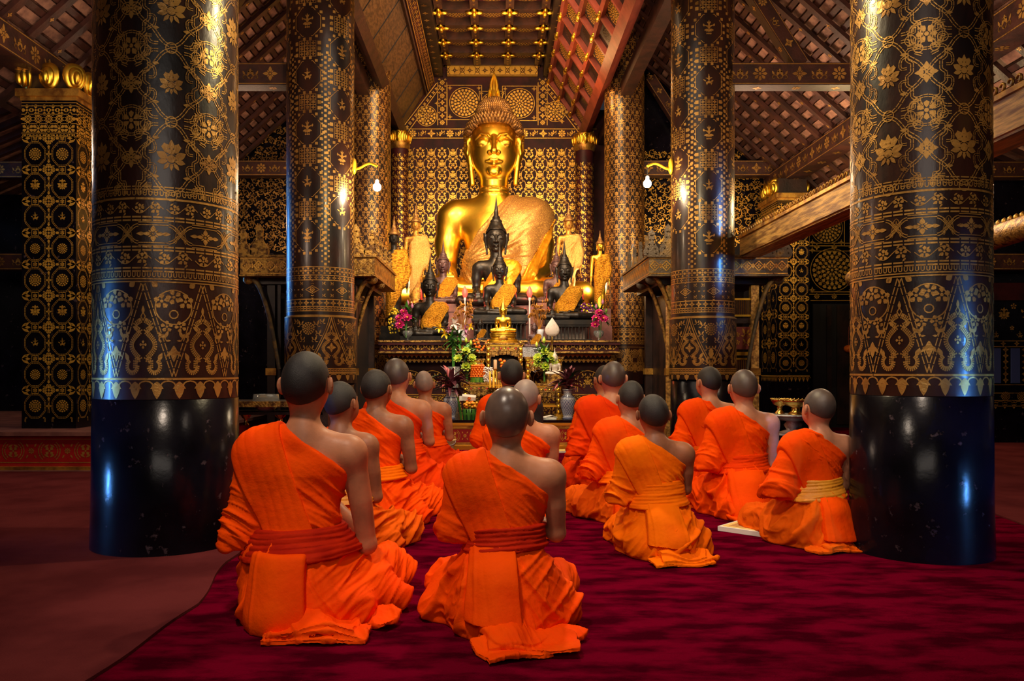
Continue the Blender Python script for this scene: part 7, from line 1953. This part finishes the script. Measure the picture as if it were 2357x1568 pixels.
D = 9.62; t = thing('marigold_basket', 'green leaf basket of yellow and orange marigolds on the red bench', 'flowers', (xof(1080, D), D, .3426)); g = G()
g.lathe([(.062, 0), (.080, .07), (.078, .12), (.06, .12)], (0, 0, 0), 'leaf_green', 18)
for k in range(16): a = k * PI / 8; g.box((.074 * math.cos(a), .074 * math.sin(a), .06), (.005, .02, .12), 'leaf_dark' if k % 2 else 'leaf_green', rotm(0, .12, a))
g.build('leaf_cup', t); rs = np.random.RandomState(6)
for k in range(26):
    g = G(); a = rs.uniform(PI * .9, PI * 2.1); q = rs.uniform(.01, .09); marigold(g, (q * math.cos(a), q * math.sin(a) * .6, .14 + rs.uniform(0, .09) * (1 - q * 5 * .6)), .0165, 'marigold_yellow' if k % 3 else 'marigold_orange'); g.build('marigold', t)
g = G(); marigold(g, (0, -.02, .25), .02, 'marigold_orange'); g.build('marigold', t)
g = G(); blade(g, (-.10, -.02, .0), (-.15, -.1, 1), .30, .055, 'leaf_green', droop=.1); g.build('fern_frond', t)
g = G(); g.box((0, .02, 0), (.19, .003, .055), 'paper', rotm(-.15, 0, 0)); g.box((.02, -.01, .030), (.16, .003, .03), 'cloth_white', rotm(-.5, .1, 0)); o = g.build('name_card'); o.location = (xof(1076, D), D - .02, zof(917, D)); tag(o, 'blank white card propped above the marigold basket', 'card')
# candles
def candle(px, py0, py1, D, r, m, label, group=None, flame=False, hold=None):
    z0, z1 = zof(py1, D), zof(py0, D); t = thing('candle', label, 'candle', (xof(px, D), D, z0), group=group); g = G(); g.lathe([(r, 0), (r, z1 - z0 - r * .3), (r * .6, z1 - z0)], (0, 0, 0), m, 12); wx = g.build('wax', t); g = G(); g.tube([(0, 0, z1 - z0 - .005), (0, 0, z1 - z0 + .02)], .002, 'cord_black', 4); g.build('wick', wx)
    if hold: g = G(); g.lathe([(.035, -hold), (.035, -hold + .01), (.010, -hold + .025), (.010, -.03), (.03, -.02), (.03, 0)], (0, 0, 0), 'brass', 14); g.build('candlestick', t)
candle(1128, 855, 892, 9.93, .012, 'wax_yellow', 'thick yellow candle, the outer one of the pair before the gilded table', hold=.365); candle(1136, 853, 892, 9.93, .012, 'wax_yellow', 'thick yellow candle, the inner one of the pair before the gilded table', hold=.365)
for k in range(4): candle(1143.5 + k * 3.6, 855 + (k % 2), 893, 9.88 + k * .03, .004, 'wax_yellow', 'thin yellow taper, %s in the row beside the two thick candles' % ('nearest to them', 'second from them', 'third from them', 'farthest from them')[k], 'thin yellow tapers', hold=.360)
candle(1140, 828, 849, 10.18, .022, 'wax_cream', 'short thick cream candle above the yellow ones', hold=.165); candle(970, 662, 690, 12.2, .014, 'wax_red', 'thin red candle in front of the golden knee at the left', hold=.64); candle(1341, 665, 690, 12.2, .014, 'wax_red', 'thin red candle in front of the golden knee at the right', hold=.64)
g = G()
for s in (0,): g.lathe([(.02, 0), (.07, .02), (.08, .10), (.06, .15), (.01, .17)], (0, 0, 0), 'cloth_white', 12)
for px, lab in ((1070, 'red electric candle bulb at the left of the tall black statue'), (1219, 'red electric candle bulb at the right of the tall black statue')):
    D = 12.2; t = thing('electric_candle', lab, 'lamp', W(px, 690, D)); g = G(); g.lathe([(.001, 0), (.025, .02), (.045, .07), (.04, .11), (.015, .17), (0, .19)], (0, 0, .02), 'red_glow', 16); g.build('bulb', t); g = G(); g.lathe([(.04, -.64), (.04, -.62), (.012, -.59), (.012, -.02), (.02, 0), (.02, .03)], (0, 0, 0), 'porcelain', 12); g.build('stand', t)
    light('POINT', 'bulb_light', tuple(W(px, 676, D) + Vector((0, -.12, 0))), 3.0, (1, .08, .05), .05)
# crystal leaf
D = 10.5; t = thing('crystal_leaf', 'pale frosted crystal bodhi leaf on a brass stem', 'ornament', W(1271, 775, D)); g = G()
pr = [(.001, 0), (.05, .008), (.085, .04), (.095, .08), (.085, .12), (.05, .175), (.02, .215), (0, .245)]; g.lathe(pr, (0, 0, 0), 'crystal', 24, sy=.3)
for k in range(14): a = k * 2.4; r_ = .02 + .004 * k; g.ball((r_ * math.cos(a), -.022, .09 + r_ * math.sin(a)), .005, 'crystal', 5, 4)
g.build('leaf', t); g = G(); g.lathe([(.03, -.258), (.012, -.20), (.018, -.14), (.008, -.10), (.018, -.06), (.010, 0)], (0, 0, 0), 'brass', 12); g.build('stem', t)
# white garland, papers, bucket, booklets
D = 10.0; g = G(); rs = np.random.RandomState(2)
for k in range(160): a = rs.uniform(0, 2 * PI); g.ball((rs.uniform(-.055, .055), rs.uniform(-.02, .02), rs.uniform(-.12, .06)), .010, 'petal_white', 5, 4)
o = g.build('jasmine_garland'); o.location = W(1124, 857, D); tag(o, 'loose white jasmine garland heaped left of the cream candle', 'garland', kind='stuff')
D = 9.5; t = thing('booklets', 'small stack of open white booklets on the right of the red bench', 'booklets', (xof(1262, 9.65), 9.72, .3426)); g = G(); g.box((0, 0, .006), (.19, .13, .012), 'paper'); g.box((.01, 0, .018), (.17, .12, .010), 'paper', rotm(0, .03, .2)); g.build('lower_booklet', t); g = G(); g.box((-.02, 0, .030), (.13, .11, .006), 'cloth_white', rotm(0, -.18, .1)); g.box((.07, 0, .034), (.07, .11, .005), 'cloth_white', rotm(0, .3, .1)); g.build('open_booklet', t)
g = G(); g.box((0, 0, .010), (.22, .20, .018), 'paper'); g.box((0, 0, .021), (.20, .18, .004), 'paper_yellow'); o = g.build('prayer_book'); o.location = (xof(1290, 9.3), 9.25, .0); o.rotation_euler = (0, 0, .2); tag(o, 'yellow-topped prayer book on the carpet against the red bench', 'book')
D = 9.35; t = thing('plastic_tub', 'round cream plastic tub on the carpet at the left end of the bench', 'tub', (xof(1033, D), D, 0)); g = G(); g.lathe([(.055, 0), (.075, .11), (.085, .12), (.085, .135), (.07, .135), (.06, .02)], (0, 0, 0), 'plastic_cream', 26); g.build('tub_body', t); g = G(); a = np.linspace(0, PI, 12); g.tube(np.stack([.08 * np.cos(a), -.05 * np.sin(a) - .02, .12 - .05 * np.sin(a)], 1), .003, 'porcelain', 5); g.build('handle', t)
D = 4.72; t = thing('prayer_book', 'large white and orange prayer book lying open on the carpet beside the mustard-sashed child', 'book', (xof(1738, D), D, 0), rz=-.75); g = G(); g.box((0, 0, .014), (.34, .24, .026), 'paper'); g.build('page_block', t); g = G(); g.box((0, 0, .029), (.30, .20, .004), 'paper_yellow')
for k in range(9): g.box((0, -.08 + k * .02, .0315), (.24, .006, .001), 'red_plain')
g.build('printed_page', t)
g = G(); g.box((0, 0, .012), (.22, .16, .022), 'paper'); g.box((0, 0, .024), (.23, .17, .003), 'paper_yellow'); o = g.build('prayer_book'); o.location = (xof(1010, 6.85), 6.85, 0); o.rotation_euler = (0, 0, -.3); tag(o, 'small closed prayer book on the carpet behind the elderly kneeling person', 'book')
# gold bowls at the right
D = 6.9
def footed_bowl(px, py0, py1, D, w, m, label, gold_beads=True):
    z0, z1 = zof(py1, D), zof(py0, D); h = z1 - z0; t = thing('footed_bowl', label, 'bowl', (xof(px, D), D, z0)); g = G(); r = w / 2
    g.lathe([(r * .55, 0), (r * .5, h * .08), (r * .26, h * .25), (r * .32, h * .4), (r * .26, h * .48), (r * .7, h * .62), (r * .95, h * .85), (r, h), (r * .9, h), (r * .6, h * .65)], (0, 0, 0), m, 28, cap=False); g.build('bowl_body', t); g = G()
    for k in range(24): a = k * PI / 12; g.ball((r * math.cos(a), r * math.sin(a), h), r * .07, m, 6, 4)
    g.build('beaded_rim', t)
footed_bowl(1795, 918, 952, 7.0, .15, 'brass', 'small footed golden bowl, left of the wider one'); footed_bowl(1832, 920, 954, 6.9, .24, 'brass', 'wide footed golden dish filled with petals beside the mustard-sashed child')
t = thing('silver_stand', 'embossed silver stand carrying the golden bowls', 'stand', (xof(1825, 6.95), 6.95, zof(1000, 6.95))); g = G(); h = zof(954, 6.95) - zof(1000, 6.95); g.lathe([(.14, 0), (.13, .015), (.05, .04), (.075, .08), (.05, .11), (.15, .13), (.23, h - .01), (.23, h), (.001, h)], (0, 0, 0), 'silver', 28); g.build('stand_body', t)
t = thing('offering_stand', 'low black lacquer table with gold edging under the silver stand', 'table', (xof(1835, 7.0), 7.0, 0)); g = G(); zt = zof(1000, 6.95); g.box((0, 0, zt - .02), (.62, .44, .04), 'black_lacquer'); g.box((0, 0, zt - .045), (.64, .46, .012), 'gold_dull'); g.build('table_top', t)
for sx in (-1, 1):
    for sy in (-1, 1): g = G(); g.lathe([(.03, 0), (.018, .05), (.026, .12), (.018, zt - .06)], (sx * .26, sy * .18, 0), 'gold_dull', 10); g.build('leg', t)
# left side table and things on it
D = 6.3; zt = zof(922, D); t = thing('side_table', 'narrow dark table with carved gilt edge behind the left column', 'table', (xof(640, D), D, 0)); w = .85; g = G(); g.box((0, 0, zt - .015), (w, .40, .03), 'dark_wood'); g.box((0, -.2, zt - .02), (w, .02, .042), 'carved_gilt'); g.build('table_top', t)
for sx in (-1, 1): g = G(); g.box((sx * (w / 2 - .04), 0, zt / 2 - .02), (.06, .34, zt - .04), 'dark_wood'); g.build('leg', t)
g = G(); g.box((0, 0, .60), (w - .1, .34, .02), 'dark_wood'); g.build('shelf', t)
D = 6.15; g = G(); g.lathe([(.05, 0), (.085, .03), (.10, .08), (.092, .13), (.086, .13), (.093, .08), (.06, .02)], (0, 0, 0), 'glass', 28, cap=False); o = g.build('glass_bowl'); o.location = (xof(608, D), 6.2, .612); tag(o, 'round clear glass bowl on the shelf of the side table', 'bowl')
footed_bowl(646, 948, 978, 6.25, .10, 'brass', 'small brass cup on the side table behind the tall kneeling person')
footed_bowl(566, 952, 978, 6.25, .08, 'brass', 'tiny brass cup on the side table beside the left column')
D = 7.0; t = thing('black_sign', 'black sign with gold writing above the yellow-sashed child', 'sign', W(745, 1000, D)); g = G(); g.box((0, 0, .10), (.20, .02, .20), 'black_lacquer'); g.build('board', t); g = G(); P = Pt(); rs = np.random.RandomState(12)
for j, z in enumerate((.165, .115, .06)):
    P.line(-.085, .085, z + .022, .003)
    for k in range(9):
        x = -.08 + k * .019; a = np.linspace(0, 1.6 * PI, 7); P.stroke(np.stack([x + .005 * np.cos(a + k), z + .006 * np.sin(a + k)], 1), .0028); P.stroke([(x + .006, z - .006), (x + .008, z + .010)], .0025)
g.pat(P, flat((0, -.011, 0), (1, 0, 0), (0, 0, 1), n=(0, -1, 0), eps=.001), 'stencil_bright'); g.build('lettering', t)
g = G(); g.box((0, 0, -.0), (.22, .06, .36), 'dark_wood'); o = g.build('sign_stand'); o.location = W(745, 1000, D) + Vector((0, .05, -.18)); tag(o, 'dark wooden stand under the black sign', 'stand')
# hanging lamps
def bulb_lamp(px, py, D, ax, apy, label):
    c = W(px, py, D); t = thing('hanging_bulb', label, 'lamp', c); g = G(); r = 9.5 * D / F_PX
    g.lathe([(.001, -r), (r * .38, -r * .92), (r * .71, -r * .70), (r * .93, -r * .35), (r, 0), (r * .95, r * .32), (r * .78, r * .62), (r * .52, r * .85), (r * .46, r * .95), (.0, r * 1.0)], (0, 0, 0), 'bulb_glow', 20); g.build('bulb', t)
    g = G(); g.lathe([(r * .48, r * .9), (r * .5, r * 1.7), (r * .2, r * 2.0)], (0, 0, 0), 'porcelain', 14); g.build('socket', t)
    a = np.array(W(ax, apy, D + .12)) - np.array(c); e = np.array((0, 0, (py - apy) * D / F_PX)); g = G(); g.tube([e * .99, (e[0], 0, r * 2)], .004, 'cord_black', 5); g.build('cord', t)
    g = G(); tt = np.linspace(0, 1, 10); g.tube(np.stack([a[0] * tt, a[1] * tt + .0 * tt, e[2] + (a[2] - e[2]) * tt + .03 * np.sin(tt * PI * 1.6)], 1), .014, 'yellow_paint', 7); g.ball(a, (.03, .05, .09), 'yellow_paint', 10, 7); g.build('arm', t)
bulb_lamp(868, 431, 8.75, 815, 383, 'bare glowing bulb on a yellow arm left of the altar'); bulb_lamp(1490, 423, 8.88, 1544, 383, 'bare glowing bulb on a yellow arm right of the altar')
light('POINT', 'bulb_light', tuple(W(868, 431, 8.75) + Vector((0, -.06, -.04))), 38, (1, .74, .45), .05); light('POINT', 'bulb_light', tuple(W(1490, 423, 8.85) + Vector((0, -.06, -.04))), 38, (1, .74, .45), .05)
D = 10.0; t = thing('globe_lamp', 'round etched glass globe lamp glowing beside the mandala panels', 'lamp', W(1944, 484, D)); r = 20 * D / F_PX; g = G(); g.ball((0, 0, 0), r, 'globe_glass', 28, 18); g.build('globe', t); g = G(); g.ball((0, 0, 0), r * .36, 'bulb_glow', 12, 8); g.build('bulb', t); g = G(); g.tube([(0, 0, r), (0, 0, r + .04), (.12, 0, .92)], .006, 'cord_black', 5); g.build('cord', t)
light('POINT', 'globe_light', tuple(W(1944, 484, D) + Vector((0, -.10, 0.14))), 85, (1, .72, .35), .06)
D = 13.10; t = thing('hanging_mallet', 'small orange padded mallet hanging by a string before the dark door', 'mallet', W(1953, 803, D)); g = G(); g.ball((0, 0, 0), (.075, .075, .06), 'marigold_orange', 12, 8); g.build('mallet_head', t); g = G(); g.tube([(0, 0, .05), (.005, 0, .35)], .006, 'red_plain', 5); g.build('handle', t)

# repeats of one kind share a group phrase
GROUPS = {'seated_statue': 'small seated statues on and before the altar', 'standing_statue': 'standing statues beside the giant one', 'pedestal': 'pedestals under the statues',
          'gilded_table': 'gilded openwork tables before the altar', 'temple_column': 'patterned columns of the nave', 'temple_pilaster': 'square patterned pilasters of the aisles', 'pulpit': 'pulpits behind the columns',
          'candle': 'candles before the statues', 'electric_candle': 'red electric candles', 'hanging_bulb': 'bare bulbs on yellow arms', 'glass_vase': 'glass vases on the altar', 'white_vase': 'white vases of dried flowers',
          'flower_bouquet': 'fresh bouquets of the altar', 'footed_bowl': 'brass footed bowls', 'floor_rug': 'rose-brown rugs', 'prayer_book': 'prayer books on the carpet', 'marigold_string': 'strings of marigolds'}
for o in list(scene.objects):
    k = o.name.split('.')[0]
    if o.parent is None and k in GROUPS and not o.get('group'): o['group'] = GROUPS[k]
